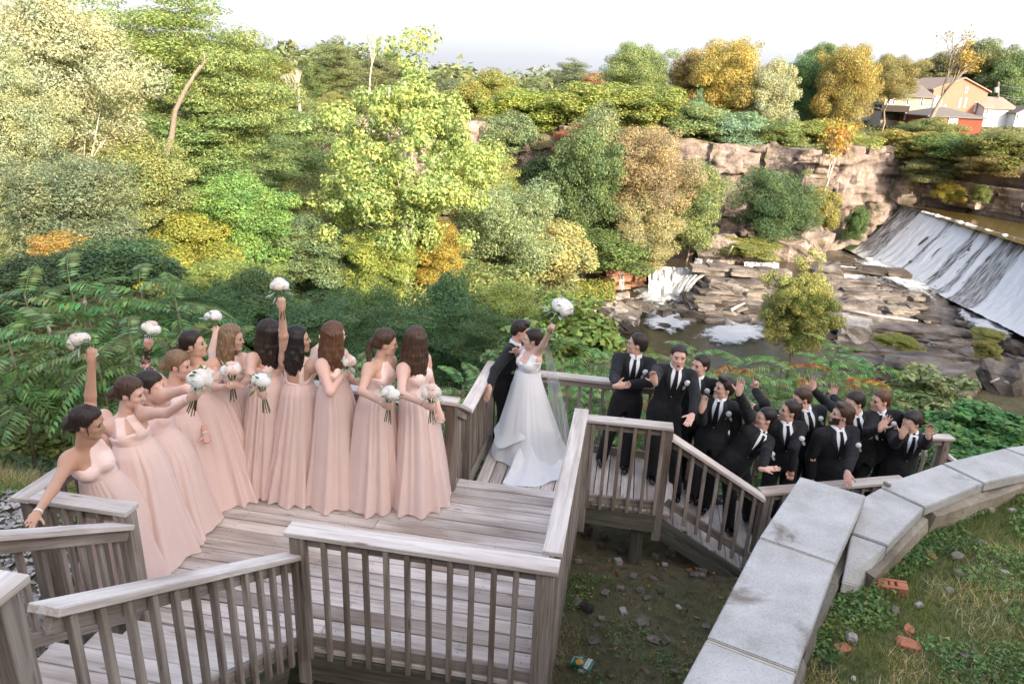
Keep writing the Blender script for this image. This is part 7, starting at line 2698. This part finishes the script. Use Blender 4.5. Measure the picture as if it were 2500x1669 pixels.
    def jc(X, Y, Z):
        X, Y, Z = X - Hp[0], Y - Hp[1], Z - Hp[2]
        z = X * U[0] + Y * U[1] + Z * U[2]
        x = X * S[0] + Y * S[1] + Z * S[2]
        y = X * Fw[0] + Y * Fw[1] + Z * Fw[2]
        low = -.235 - z
        front = np.where((z < -.10) & (y > 0), np.clip((-.10 - z) * .55, 0, .1) - np.abs(x), -1)
        return np.where(np.sqrt(x * x + y * y) < .215, np.maximum(low, front), -1)
    jf.keep(jc, Hp - U * .05 - .3, Hp - U * .05 + .3)
    jf.cap(Nk - U * .015 - Fw * .02 + S * .075, Nk - U * .015 - Fw * .02 - S * .075, .035, .035, .02)
    jf.obj('jacket', SUIT, P)
    # shirt front, tie, lapels: laid on the chest surface
    tfd = Field(np.minimum(Hp, Nk) - .32, np.maximum(Hp, Nk) + .32, .0105)
    torso(tfd, Hp, Nk, frT, False, .016, s)
    tfd.ell(Hp - U * .10, [S, Fw, U], (.185 * s, .148 * s, .20), .05)
    tfd.cap(Nk - U * .015 - Fw * .02 + S * .075, Nk - U * .015 - Fw * .02 - S * .075, .035, .035, .02)
    vd = sp.get('vdepth', .30) * s
    org = Nk.copy()
    V0 = sp.get('open', 1.0)
    wv = .060 * s * V0
    decal(tfd, [(-.050, .015, .050, .015), (-wv, -.045, wv, -.045), (-wv * .95, -.09, wv * .95, -.09), (-wv * .55, -vd * .66, wv * .55, -vd * .66), (-.006, -vd, .006, -vd)], org, frT, SHIRT, P, 'shirt', .003, 10, .006)
    for q in (-1, 1):
        a, b = (-1, 1) if q < 0 else (1, -1)
        rows = [(q * .046, .012, q * .078, .000), (q * wv * .98, -.05, q * (wv + .040), -.055), (q * wv * .93, -.09, q * (wv + .050), -.105), (q * wv * .55, -vd * .66, q * (wv * .55 + .034), -vd * .62), (q * .004, -vd * 1.02, q * .016, -vd * .98)]
        decal(tfd, rows if q > 0 else [(r[2], r[3], r[0], r[1]) for r in rows], org, frT, LAPEL, P, 'lapel', .007, 5, .009)
    if sp.get('bow'):
        decal(tfd, [(-.060, .006, -.060, -.040), (-.012, -.008, -.012, -.026), (.012, -.008, .012, -.026), (.060, .006, .060, -.040)], org + U * .0, frT, TIE, P, 'bow_tie', .016, 4, .012)
    else:
        tw = .030
        decal(tfd, [(-.017, .002, .017, .002), (-.015, -.030, .015, -.030), (-tw, -vd * .6, tw, -vd * .6), (-.022, -vd * .93, .022, -vd * .93)], org, frT, TIE, P, 'tie', .010, 5, .009)
    # collar: two wings round the neck
    cf = Field(Nk - .15, Nk + .17, .0095)
    cf.cap(Nk - U * .02 + Fw * .012, Nk + U * .048 - Fw * .004 + (Hd - Nk) * .08, .076 * s, .067 * s, .01)
    cdir = nrm(Hd - Nk)

    def cc(X, Y, Z):
        X, Y, Z = X - Nk[0], Y - Nk[1], Z - Nk[2]
        z = X * U[0] + Y * U[1] + Z * U[2]
        x = X * S[0] + Y * S[1] + Z * S[2]
        y = X * Fw[0] + Y * Fw[1] + Z * Fw[2]
        return np.maximum(z - .050 + .25 * np.clip(y, 0, 1), np.where(y > .03, (.018 * (z + .02) / .06) - np.abs(x), -1))
    cf.keep(cc)
    cf.obj('collar', SHIRT, P)
    for nm, (sh, E, W, pose, hfw, pn) in arms.items():
        d = nrm(W - E)
        V, F = tube([W - d * .055, W - d * .016, W - d * .012], [.040 * s, .040 * s, .034 * s], 14, False)
        mo('cuff', V, F, SHIRT, P, True)
        if nm in sp.get('watch', ''):
            V, F = tube([W - d * .012, W + d * .008], [.034 * s, .034 * s], 14, False)
            mo('watch', V, F, SHOE if sp.get('watchm') is None else MOUTHM, P, True)
    if sp.get('bout', True):
        # boutonniere: rose head, two small leaves
        px = .125 * s
        c0 = org + S * px - U * .10 * s
        ts = np.linspace(.4, -.1, 120)
        hit = next((q for q in ts if jf.sample((c0 + Fw * q)[None])[0] < .004), .1)
        c0 = c0 + Fw * (hit + .014)
        b = bpy.data.objects.new('boutonniere', ROSE_B)
        link(b, P)
        b.location = Vector(c0 - np.array(P.location))
        b.rotation_euler = Vector(Fw).to_track_quat('Z', 'Y').to_euler()
        b.scale = (.034, .034, .034)
        for a in (-1, 1):
            o = link(bpy.data.objects.new('leaf', LEAF_S), b)
            o.location = (a * .5, -.9, -.2)
            o.rotation_euler = (0.3, 0, math.pi + a * .5)
            o.scale = (1.5, 1.5, 1.5)
            o.color = (.42, .46, .42, 1)
    PEOPLE[sp['id']] = (P, grips)
    return P, frT, grips, (Hp, Nk, Hd)


# ------------------------------------------------------------------ flowers
def rose_mesh(seed, m):
    """a full open rose: dome of overlapping petal scales round a tight heart"""
    rng = np.random.default_rng(seed)
    nr, nt_ = 12, 30
    V = []
    for i in range(nr + 1):
        f = i / nr
        phi = f * 2.0
        ring = f * 4.0
        k = math.floor(ring)
        lip = ring - k                              # 0 at a petal's base, 1 at its lip
        npet = (3, 5, 6, 7, 8)[min(k, 4)]
        for j in range(nt_):
            a = 2 * math.pi * j / nt_
            pet = abs(math.cos(npet * a / 2 + k * 1.3 + seed))
            r = 1.0 - .10 * (1 - lip) * (f > .05) - .05 * (1 - pet) + rng.uniform(-.015, .015)
            V.append((r * math.sin(phi) * math.cos(a), r * math.sin(phi) * math.sin(a), r * math.cos(phi) * .78))
    F = [(i * nt_ + j, (i + 1) * nt_ + j, (i + 1) * nt_ + (j + 1) % nt_, i * nt_ + (j + 1) % nt_) for i in range(nr) for j in range(nt_)]
    return mesh('rose', V, F, m, True)


PETW = mat_cloth('white_petal', (.96, .95, .93), .7, trans=.38, var=.04)
PETP = mat_cloth('blush_petal', (.93, .68, .58), .7, trans=.35, var=.1)
PETC = mat_cloth('cream_petal', (.95, .88, .80), .7, trans=.35, var=.05)
ROSES = [rose_mesh(1, PETW), rose_mesh(2, PETW), rose_mesh(3, PETC), rose_mesh(4, PETP)]
ROSE_B = rose_mesh(5, PETW)
LEAF_S = mesh('leaf', [(0, 0, 0), (.32, .35, .06), (.26, .75, .02), (0, 1.15, -.1), (-.26, .75, .02), (-.32, .35, .06), (0, .55, -.05)], [(0, 1, 6), (1, 2, 6), (2, 3, 6), (3, 4, 6), (4, 5, 6), (5, 0, 6)], LEAF, True)
LEAF_N = mesh('leaf', [(0, 0, 0), (.11, .5, .03), (0, 1.25, -.12), (-.11, .5, .03), (0, .55, -.03)], [(0, 1, 4), (1, 2, 4), (2, 3, 4), (3, 0, 4)], LEAF, True)
STEMM = mat_plain('flower_stem', (.10, .15, .05), .6, .3, .3, 20)
RIBBON = mat_cloth('grey_ribbon', (.55, .57, .60), .5, var=.1)


def bouquet(label, grip, top, r=.105, n=7, pink=1, big=False, seed=0, tail=.17):
    """grip: hand centre; top: centre of the flower head"""
    rng = np.random.default_rng(seed)
    grip, top = np.asarray(grip, float), np.asarray(top, float)
    ax = nrm(top - grip)
    t = thing('bouquet', label, 'bouquet', grip, 'wedding bouquets')
    e1 = nrm(np.cross(ax, [0.3, 0.9, 0.2]))
    e2 = np.cross(ax, e1)
    loc = lambda p: Vector(p - grip)
    for i in range(n):
        if i == 0: d = ax
        else:
            a = i * 2.4 + rng.uniform(-.3, .3)
            th = rng.uniform(.7, 1.25)
            d = ax * math.cos(th) + (e1 * math.cos(a) + e2 * math.sin(a)) * math.sin(th)
        d = nrm(d)
        o = link(bpy.data.objects.new('rose', ROSES[3] if i < pink else ROSES[int(rng.integers(3))]), t)
        o.location = loc(top + d * r * .62)
        o.rotation_euler = Vector(d).to_track_quat('Z', 'Y').to_euler()
        s_ = r * rng.uniform(.40, .56)
        o.scale = (s_, s_, s_)
    for i in range(20 if not big else 44):
        a = rng.uniform(0, 6.28)
        th = rng.uniform(.5, 2.1)
        d = nrm(ax * math.cos(th) + (e1 * math.cos(a) + e2 * math.sin(a)) * math.sin(th))
        nar = rng.random() < .5
        o = link(bpy.data.objects.new('leaf', LEAF_N if nar else LEAF_S), t)
        o.location = loc(top + d * r * rng.uniform(.35, .85) - ax * r * .15)
        q = Vector(nrm(d + ax * rng.uniform(-.3, .4) + rng.normal(size=3) * .25)).to_track_quat('Y', 'Z')
        o.rotation_euler = q.to_euler()
        s_ = r * rng.uniform(.45, .8)
        o.scale = (s_, s_, s_)
        o.color = (.40, .47, .44, 1) if rng.random() < .55 else (.10, .17, .06, 1)
    V, F = [], []
    for i in range(8):
        a = i * .785
        off = (e1 * math.cos(a) + e2 * math.sin(a))
        v, f = tube([top - ax * .02 + off * .035, grip + off * .010, grip - ax * tail * rng.uniform(.8, 1.05) + off * .03], [.0045, .004, .0035], 5)
        o_ = len(V)
        V += v
        F += [tuple(q + o_ for q in k) for k in f]
    mo('stems', V, F, STEMM, t, True)
    V, F = tube([grip - ax * .04, grip + ax * .035], [.021, .023], 10)
    mo('ribbon', V, F, RIBBON, t, True)
    return t
# ------------------------------------------------------------------ the wedding party
BM, GM = 'bridesmaids along the deck railing', 'groomsmen on the stairs and landing'
up = lambda x=0, y=0, z=1: np.array([x, y, z], float)


def hemY(p, z=0.0):
    return float(atz(p[0], p[1], z)[1])


WOMEN = [
    dict(id='b1', label='dark haired bridesmaid at the left end bending over the railing, bouquet held high', hem=q1(640, 1515), head=q1(436, 772, -.26), neck=q1(405, 885, -.22), hip=q1(545, 1125, -.06), chest=-40, face=(8, 14), hair=('bun', 'dark'), skin=2, mouth=1,
         neckline='one', os=1, shR=q1(352, 955, -.27), shL=q1(452, 840, -.2), R=(q1(262, 1110, -.2), q1(185, 1225, -.16), 'flat', None, -1, -1), L=(q1(449, 620), q1(456, 480), 'hold', None, 1, -1), bracelet='R', hemr=.42, dy=0),
    dict(id='b2', label='laughing brown haired bridesmaid in a crossed halter dress reaching right with a white bouquet', hem=q1(765, 1430), head=q1(648, 625), neck=q1(615, 735), hip=q1(690, 950), chest=-55, face=(5, 4), hair=('updo', 'brown'), skin=0, mouth=2,
         neckline='cross', shL=q1(720, 730), shR=q1(515, 745), L=(q1(850, 728), q1(950, 655), 'hold', None, -1, -1), bracelet='L', hemr=.44),
    dict(id='b3', label='dark haired bridesmaid leaning in behind the laughing one, arm stretched right', hem=q1(890, 1310), head=q1(748, 592), neck=q1(722, 692), hip=q1(815, 890), chest=-50, face=(5, -6), hair=('updo', 'dark'), skin=0, mouth=1,
         neckline='halter', shL=q1(800, 645), L=(q1(940, 605), q1(1050, 560), 'hold', None, -1, 1), hemr=.42),
    dict(id='b4', label='smiling bridesmaid with a braided light brown updo and a tattooed raised arm', hem=q1(1025, 1170), head=q1(888, 485), neck=q1(858, 590), hip=q1(925, 790), chest=-42, face=(6, 6), hair=('braid', 'blonde'), skin=3, mouth=2,
         neckline='halter', shR=q1(797, 575), R=(q1(722, 490), q1(735, 388), 'hold', None, 1, -1), L=(q1(1000, 765), q1(1022, 835), 'relax', None, -1, -1), tattoo='R', bracelet='L', hemr=.40),
    dict(id='b5', label='bridesmaid with a dark bun half hidden behind the braided one, bouquet raised', hem=q1(1185, 1120), head=q1(962, 385), neck=q1(985, 490), hip=q1(1060, 690), chest=-35, face=(10, 5), hair=('bun', 'dark'), skin=1,
         neckline='halter', L=(q1(1052, 425), q1(1072, 330), 'hold', None, 1, 1), hemr=.40),
    dict(id='b6', label='bridesmaid with loose light brown waves looking down at the bouquet in her hands', hem=q1(1215, 1060), head=q1(1152, 352), neck=q1(1130, 455), hip=q1(1165, 660), chest=-40, face=(10, -22), hair=('long', 'blonde', .24), skin=0,
         neckline='halter', L=(q1(1235, 560), q1(1195, 595), 'hold', up(-.6, -.3, .3), -1, -1), R=(q1(1070, 600), q1(1130, 600), 'hold', None, -1, -1), hemr=.34),
    dict(id='b7', label='bridesmaid with long dark wavy hair turned away, white bouquet held low', hem=q2(240, 1290), head=q2(262, 388), neck=q2(242, 488), hip=q2(252, 735), chest=-35, face=(38, 0), hair=('long', 'dark', .30), skin=1,
         neckline='halter', R=(q2(150, 630), q2(200, 722), 'hold', None, -1, -1), hemr=.36),
    dict(id='b8', label='black haired bridesmaid seen from behind lifting the tallest bouquet straight up', hem=q2(415, 1325), head=q2(428, 428), neck=q2(432, 535), hip=q2(437, 770), chest=68, face=(20, 0), hair=('long', 'black', .26), skin=1,
         neckline='v', shL=q2(352, 560), L=(q2(342, 400), q2(334, 250), 'hold', None, -1, -1), R=(q2(528, 500), q2(570, 452), 'relax', None, 1, 1), hemr=.40),
    dict(id='b9', label='bridesmaid with half up auburn hair looking away, bouquet at her chest', hem=q2(645, 1355), head=q2(640, 402), neck=q2(625, 515), hip=q2(645, 780), chest=-22, face=(40, 0), hair=('half', 'auburn', .30), skin=0,
         neckline='halter', R=(q2(618, 742), q2(688, 640), 'hold', None, -1, 1), L=(q2(735, 660, .1), q2(768, 682), 'hold', None, -1, -1), hemr=.36),
    dict(id='b10', label='bridesmaid with brown hair gathered in a low ponytail looking right', hem=q2(880, 1370), head=q2(945, 445), neck=q2(912, 545), hip=q2(890, 795), chest=-28, face=(14, 0), hair=('pony', 'brown'), skin=1,
         neckline='halter', R=(q2(803, 735), q2(920, 800), 'hold', None, -1, -1), hemr=.39),
    dict(id='b11', label='rightmost bridesmaid with straight long brown hair turned towards the couple', hem=q2(1150, 1365), head=q2(1122, 430), neck=q2(1108, 540), hip=q2(1130, 805), chest=-32, face=(58, 0), hair=('long', 'brown', .36), skin=0,
         neckline='halter', R=(q2(1036, 748), q2(1168, 808), 'hold', None, -1, -1), L=(q2(1228, 760, .05), q2(1258, 850), 'relax', None, -1, -1), hemr=.42),
]
for w_ in WOMEN:
    w_['group'] = BM
    w_['Y'] = hemY(w_['hem']) + w_.get('dy', 0)
    woman(w_)

# bouquets in the bridesmaids' hands
gb = lambda i, a: PEOPLE[i][1][a][0]


def bq(i, a, px, label, **k):
    g = gb(i, a)
    top = atY(px[0], px[1], g[1] + k.pop('dy', 0))
    d = top - g
    n = np.linalg.norm(d)
    top = g + d / n * min(max(n, .085), .105)
    return bouquet(label, g, top, **k)


bq('b1', 'L', q1(412, 392), 'bouquet with one blush rose held high at the far left', seed=1, n=6, r=.092)
bq('b4', 'R', q1(757, 285), 'white and blush bouquet raised by the tattooed arm', seed=2, n=7, pink=1, r=.092)
bq('b5', 'L', q1(1055, 232), 'white bouquet raised above the bridesmaid with loose waves', seed=3, n=6, pink=0, r=.092)
bq('b2', 'L', q1(1018, 480), 'white bouquet with grey ribbon held out by the laughing bridesmaid', seed=4, n=7, pink=0, r=.102)
bq('b6', 'L', q1(1150, 512), 'wide cream and white bouquet held by the bridesmaid looking down', seed=5, n=8, pink=2, r=.102)
bq('b7', 'R', q2(197, 590), 'white peony bouquet held low by the dark wavy haired bridesmaid', seed=6, n=5, pink=0, r=.09)
bq('b8', 'L', q2(320, 120), 'tallest raised bouquet of white roses and dusty leaves', seed=7, n=7, pink=0, r=.096)
bq('b9', 'R', q2(712, 570), 'blush and white bouquet at the chest of the auburn haired bridesmaid', seed=8, n=7, pink=2, r=.092)
bq('b10', 'R', q2(968, 760), 'white bouquet with grey leaves held low by the ponytailed bridesmaid', seed=9, n=6, pink=0, r=.092)
bq('b11', 'R', q2(1212, 712), 'loose blush bouquet held by the rightmost bridesmaid', seed=10, n=6, pink=2, r=.092)

# ---- bride
WZ = -0.4
bh = q3(475, 1075)
bride = dict(id='bride', label='bride in a layered white gown and veil kissing the groom, bouquet raised', group='bridal couple', hem=bh, z=WZ, Y=hemY(bh, WZ), head=q3(506, 374), neck=q3(505, 452), hip=q3(462, 640), chest=-140, face=(176, 12), hair=('updo', 'dark'), skin=0,
             shL=q3(528, 470), L=(q3(578, 398), q3(616, 322), 'hold', None, -1, -1), R=(q3(430, 520, .15), q3(400, 440, .15), 'relax', None, 1, -1), mesh_only=True)
P, frT, grips, (Hp, Nk, Hd, hem) = woman(bride)
PEOPLE['bride'] = (P, grips)
S, Fw, U = frT
bf = Field(np.minimum(Nk, Hp) - .30, np.maximum(Nk, Hp) + .30, .0105)
torso(bf, Hp, Nk, frT, True, .012)


def bcut(X, Y, Z):
    X, Y, Z = X - Nk[0], Y - Nk[1], Z - Nk[2]
    x = X * S[0] + Y * S[1] + Z * S[2]
    y = X * Fw[0] + Y * Fw[1] + Z * Fw[2]
    z = X * U[0] + Y * U[1] + Z * U[2]
    base = z + np.where(y > 0, .14 - .5 * np.abs(x), .22)
    strap = np.maximum(np.abs(np.abs(x) - .085 + .12 * z) - .034, z - .02)
    return np.maximum(np.minimum(base, strap), -.30 - z)


bf.keep(bcut)
bf.obj('bodice', GOWN, P)
frS = frame(yaw(-140), (0, 0, 1))
Wc = Hp + U * np.linalg.norm(Nk - Hp) * .42
fl = hem.copy()
fl[2] = WZ
V0 = np.array([0, 0, 1.0])
pleat_loft('skirt', [(Wc, .138, .112, .1), (Wc - V0 * .20, .20, .18, .5), (Wc * .5 + fl * .5, .29, .28, .9), (fl + V0 * .20, .40, .38, 1.0), (fl + DU * .03, .48, .45, 1.1)], GOWN, P, frS, 13, .055, 77, floor=WZ)
# overskirt tier with a diagonal, rolled edge
ld = frS @ (-DU * .8 - DV * .6)
th_long = math.atan2(ld[1], ld[0])
nth, K = 160, 30
th = np.linspace(0, 2 * np.pi, nth, endpoint=False)
V = []
for k in range(K):
    t = k / (K - 1)
    sidew = np.cos(th - th_long)
    length = .60 + .26 * sidew + .03 * np.sin(th * 5)
    drop = t * length
    r = .142 + (.155 + .05 * sidew) * (drop / .75) ** 1.05 + .012 * np.sin(th * 8 + 1) * t + 0.03 * np.maximum(0, t - .88) / .12
    cen = Wc + (fl - Wc) * 0.0
    Pp = cen + (np.cos(th) * r)[:, None] * frS[0] + (np.sin(th) * r)[:, None] * frS[1]
    Pp[:, 2] -= drop
    Pp[:, :2] += ((fl - Wc)[:2] * .55)[None] * (drop / (Wc[2] - WZ))[:, None]
    V.append(Pp)
V = np.concatenate(V)
F = np.array([(k * nth + j, k * nth + (j + 1) % nth, (k + 1) * nth + (j + 1) % nth, (k + 1) * nth + j) for k in range(K - 1) for j in range(nth)])
mo('overskirt', V, F, GOWN, P, True)
# train pooling on the boards towards the camera
V = []
n1, n2 = 30, 50
for i in range(n1):
    for j in range(n2):
        t, a = i / (n1 - 1), (j / (n2 - 1) - .5) * 2
        rad = .30 + .50 * t
        an = math.radians(-46 + a * 60)
        p = fl + DU * math.cos(an) * rad * .72 + DV * math.sin(an) * rad
        z = WZ + .30 * (1 - t) ** 2.2 + .028 * (1 + math.sin(a * 13 + t * 3)) * (1 - .6 * t) + .014 * fbm((a * 5, t * 5, 1))
        V.append([p[0], p[1], max(z, WZ + .006)])
F = np.array([(i * n2 + j, i * n2 + j + 1, (i + 1) * n2 + j + 1, (i + 1) * n2 + j) for i in range(n1 - 1) for j in range(n2 - 1)])
mo('train', V, F, GOWN, P, True)
# veil from the back of the head down to the knees
V = []
top = Hd + DU * .09 + np.array([0, -.02, .02])
for i in range(26):
    for j in range(36):
        t, a = i / 25, (j / 35 - .5) * 2
        wv = .05 + .25 * t ** .7
        p = top + DU * (.05 + .26 * t ** .8) + np.array([0, 0, -1.25 * t])
        e = DU * .55 - DV * .84
        p = p + e * a * wv + DU * (.02 * math.sin(a * 12 + t * 2) * t) - DV * .02 * math.cos(a * 9) * t
        V.append(p)
F = np.array([(i * 36 + j, i * 36 + j + 1, (i + 1) * 36 + j + 1, (i + 1) * 36 + j) for i in range(25) for j in range(35)])
mo('veil', V, F, mV, P, True)
g = PEOPLE['bride'][1]['L'][0]
topb = atY(*q3(688, 185)[:2], g[1])
bouquet('big trailing bridal bouquet of white flowers and thin grey green leaves', g, g + nrm(topb - g) * .20, r=.14, n=17, pink=0, big=True, seed=21, tail=.08)

# ---- groom
gp = atz(*q3(310, 985)[:2], WZ)
groom = dict(id='groom', label='groom in a black tuxedo with bow tie kissing the bride, hand on the railing', group='bridal couple', Y=float(gp[1]), head=q3(434, 320), neck=q3(395, 402), hip=q3(340, 640), chest=-18, face=(-2, -8), hair='dark', skin=3,
             feet=[gp + DV * .10 + DU * .02, gp - DV * .08], R=(q3(276, 565), q3(240, 664), 'flat', up(-.15, -.35, -.75), -1, -1), L=(q3(430, 560, .22), q3(520, 592, .0), 'relax', up(-.6, -.6, -.1), 1, -1), bow=True, bout=False, vdepth=.24, quiff=True, hvol=.014)
groom['palmR'] = up(0, 0, -1)
man(groom)

f_ = lambda u, v, z: D(u, v, z)
MEN = [
    dict(id='g1', label='first groomsman on the landing with clasped hands looking left at the couple', head=q3(1152, 402), neck=q3(1142, 478), hip=q3(1092, 735), chest=-98, face=(168, 4), hline=.078, hair='dark', skin=1, feet=[f_(.50, 3.70, -.4), f_(.22, 3.80, -.4)],
         R=(q3(1012, 610), q3(1022, 662), 'relax', up(.8, -.2, .2), -1, -1), L=(q3(1232, 640), q3(1075, 655), 'fist', None, -1, -1), Yf=(.36, 3.78)),
    dict(id='g2', label='groomsman facing the camera with open round mouth and one palm held down and out', head=q3(1408, 478), neck=q3(1392, 548), hip=q3(1325, 790), chest=-92, face=(-94, 8), hair='dark', mouth=2, feet=[f_(1.10, 3.60, -.615), f_(.80, 3.55, -.4)],
         R=(q3(1262, 610, .10), q3(1262, 640, .1), 'relax', up(-.3, -.2, .8), -1, -1), L=(q3(1512, 730), q3(1492, 838), 'flat', up(-.35, -.6, -.35), -1, -1), palmL=up(0, -.4, 1), Yz=(q3(1410, 470), 1.15)),
    dict(id='g3', label='groomsman looking down with open mouth behind the one with the round mouth', head=q4(312, 118), neck=q4(295, 205), hip=q4(280, 470), chest=-112, face=(-148, -8), hair='dark', mouth=1, feet=[f_(1.40, 3.95, -.83), f_(1.15, 3.95, -.615)], Yz=(q4(310, 110), .93)),
    dict(id='g4', label='groomsman with tall dark hair tilting his head back, hand on his chest', head=q4(478, 275), neck=q4(450, 355), hip=q4(398, 610), chest=-112, face=(-166, 26), hair='dark', quiff=True, hvol=.014, mouth=1, skin=0, feet=[f_(1.46, 3.75, -.83), f_(1.28, 3.62, -.615)],
         R=(q4(322, 500), q4(322, 420), 'flat', up(.1, 0, 1), -1, -1), Yz=(q4(480, 270), .76)),
    dict(id='g5', label='front groomsman bent far backwards with one arm flung up left and an open palm below', head=q4(765, 485), neck=q4(728, 575), hip=q4(575, 760), chest=-80, face=(-176, 28), hair='black', mouth=1, skin=3, feet=[f_(2.02, 3.98, -1.05), f_(1.76, 3.72, -1.05)],
         shR=q4(655, 480), R=(q4(612, 385), q4(575, 298), 'flat', up(0, 0, 1), -1, -1), L=(q4(772, 720), q4(745, 838), 'flat', up(.9, -.1, .1), -1, -1), palmL=up(0, -.3, 1), Yz=(q4(760, 490), .48)),
    dict(id='g6', label='laughing groomsman pointing one finger up, other fist resting down', head=q4(935, 435), neck=q4(905, 515), hip=q4(880, 750), chest=-92, face=(178, 24), hair='dark', mouth=1, skin=1, feet=[f_(2.35, 3.75, -1.05), f_(2.08, 3.72, -1.05)],
         R=(q4(760, 385), q4(692, 288), 'point', up(-.05, 0, 1), -1, 1), L=(q4(962, 690), q4(945, 845), 'fist', None, -1, -1), watch='L', watchm=1, Yz=(q4(940, 430), .52)),
    dict(id='g7', label='groomsman with trimmed beard behind the laughing one, watch on his lowered wrist', head=q4(1018, 345), neck=q4(1040, 425), hip=q4(1060, 660), chest=-84, face=(-176, 0), hair='brown', beard=True, feet=[f_(2.60, 4.15, -1.05), f_(2.36, 4.12, -1.05)],
         L=(q4(1128, 640), q4(1100, 738), 'fist', None, -1, -1), R=(q4(770, 440, .2), q4(702, 412, .2), 'relax', None, 1, 1), watch='L', Yz=(q4(1020, 340), .58)),
    dict(id='g8', label='broad bearded groomsman in front with his hand on the low rail by the stone wall', head=q4(1298, 462), neck=q4(1262, 555), hip=q4(1235, 800), chest=-84, face=(172, 8), hair='brown', beard=True, quiff=True, hvol=.015, mouth=0, s=1.06, feet=[f_(3.00, 3.95, -1.05), f_(2.70, 3.85, -1.05)],
         L=(q4(1372, 740), q4(1338, 858), 'splay', up(-.1, -.5, -.6), -1, -1), palmL=up(0, 0, -1), Yz=(q4(1300, 460), .50)),
    dict(id='g9', label='groomsman raising one open hand high and pushing the other palm forward', head=q4(1388, 375), neck=q4(1398, 460), hip=q4(1425, 690), chest=-102, face=(-166, 0), hair='dark', hvol=.013, feet=[f_(3.18, 4.42, -1.05), f_(2.92, 4.38, -1.05)],
         shR=q4(1300, 450), R=(q4(1195, 385), q4(1096, 285), 'splay', up(-.15, 0, 1), 1, -1), L=(q4(1478, 590, -.05), q4(1566, 560), 'splay', up(.35, 0, 1), -1, -1), watch='L', watchm=1, Yz=(q4(1390, 370), .52)),
    dict(id='g10', label='groomsman with reddish hair and closed eyes smiling behind the raised palm', head=q4(1568, 362), neck=q4(1562, 442), hip=q4(1572, 670), chest=-108, face=(-172, 12), hair='auburn', feet=[f_(3.48, 4.55, -1.05), f_(3.22, 4.52, -1.05)],
         R=(q4(1300, 400, .15), q4(1236, 335, .1), 'splay', up(0, 0, 1), 1, 1), Yz=(q4(1570, 360), .55)),
    dict(id='g11', label='last groomsman at the right with both hands raised around his face', head=q4(1782, 512), neck=q4(1782, 592), hip=q4(1705, 800), chest=-100, face=(-158, -8), hair='dark', hvol=.018, mouth=1, skin=1, feet=[f_(3.80, 4.45, -1.05), f_(3.52, 4.35, -1.05)],
         R=(q4(1668, 660), q4(1722, 602), 'flat', up(.15, 0, 1), -1, -1), L=(q4(1872, 672), q4(1906, 602), 'relax', up(-.1, 0, 1), -1, -1), Yz=(q4(1780, 510), .38)),
]
for g in MEN:
    g['group'] = GM
    g['Y'] = float(D(*g['Yf'], 0)[1]) if 'Yf' in g else float(atz(g['Yz'][0][0], g['Yz'][0][1], g['Yz'][1])[1])
    man(g)
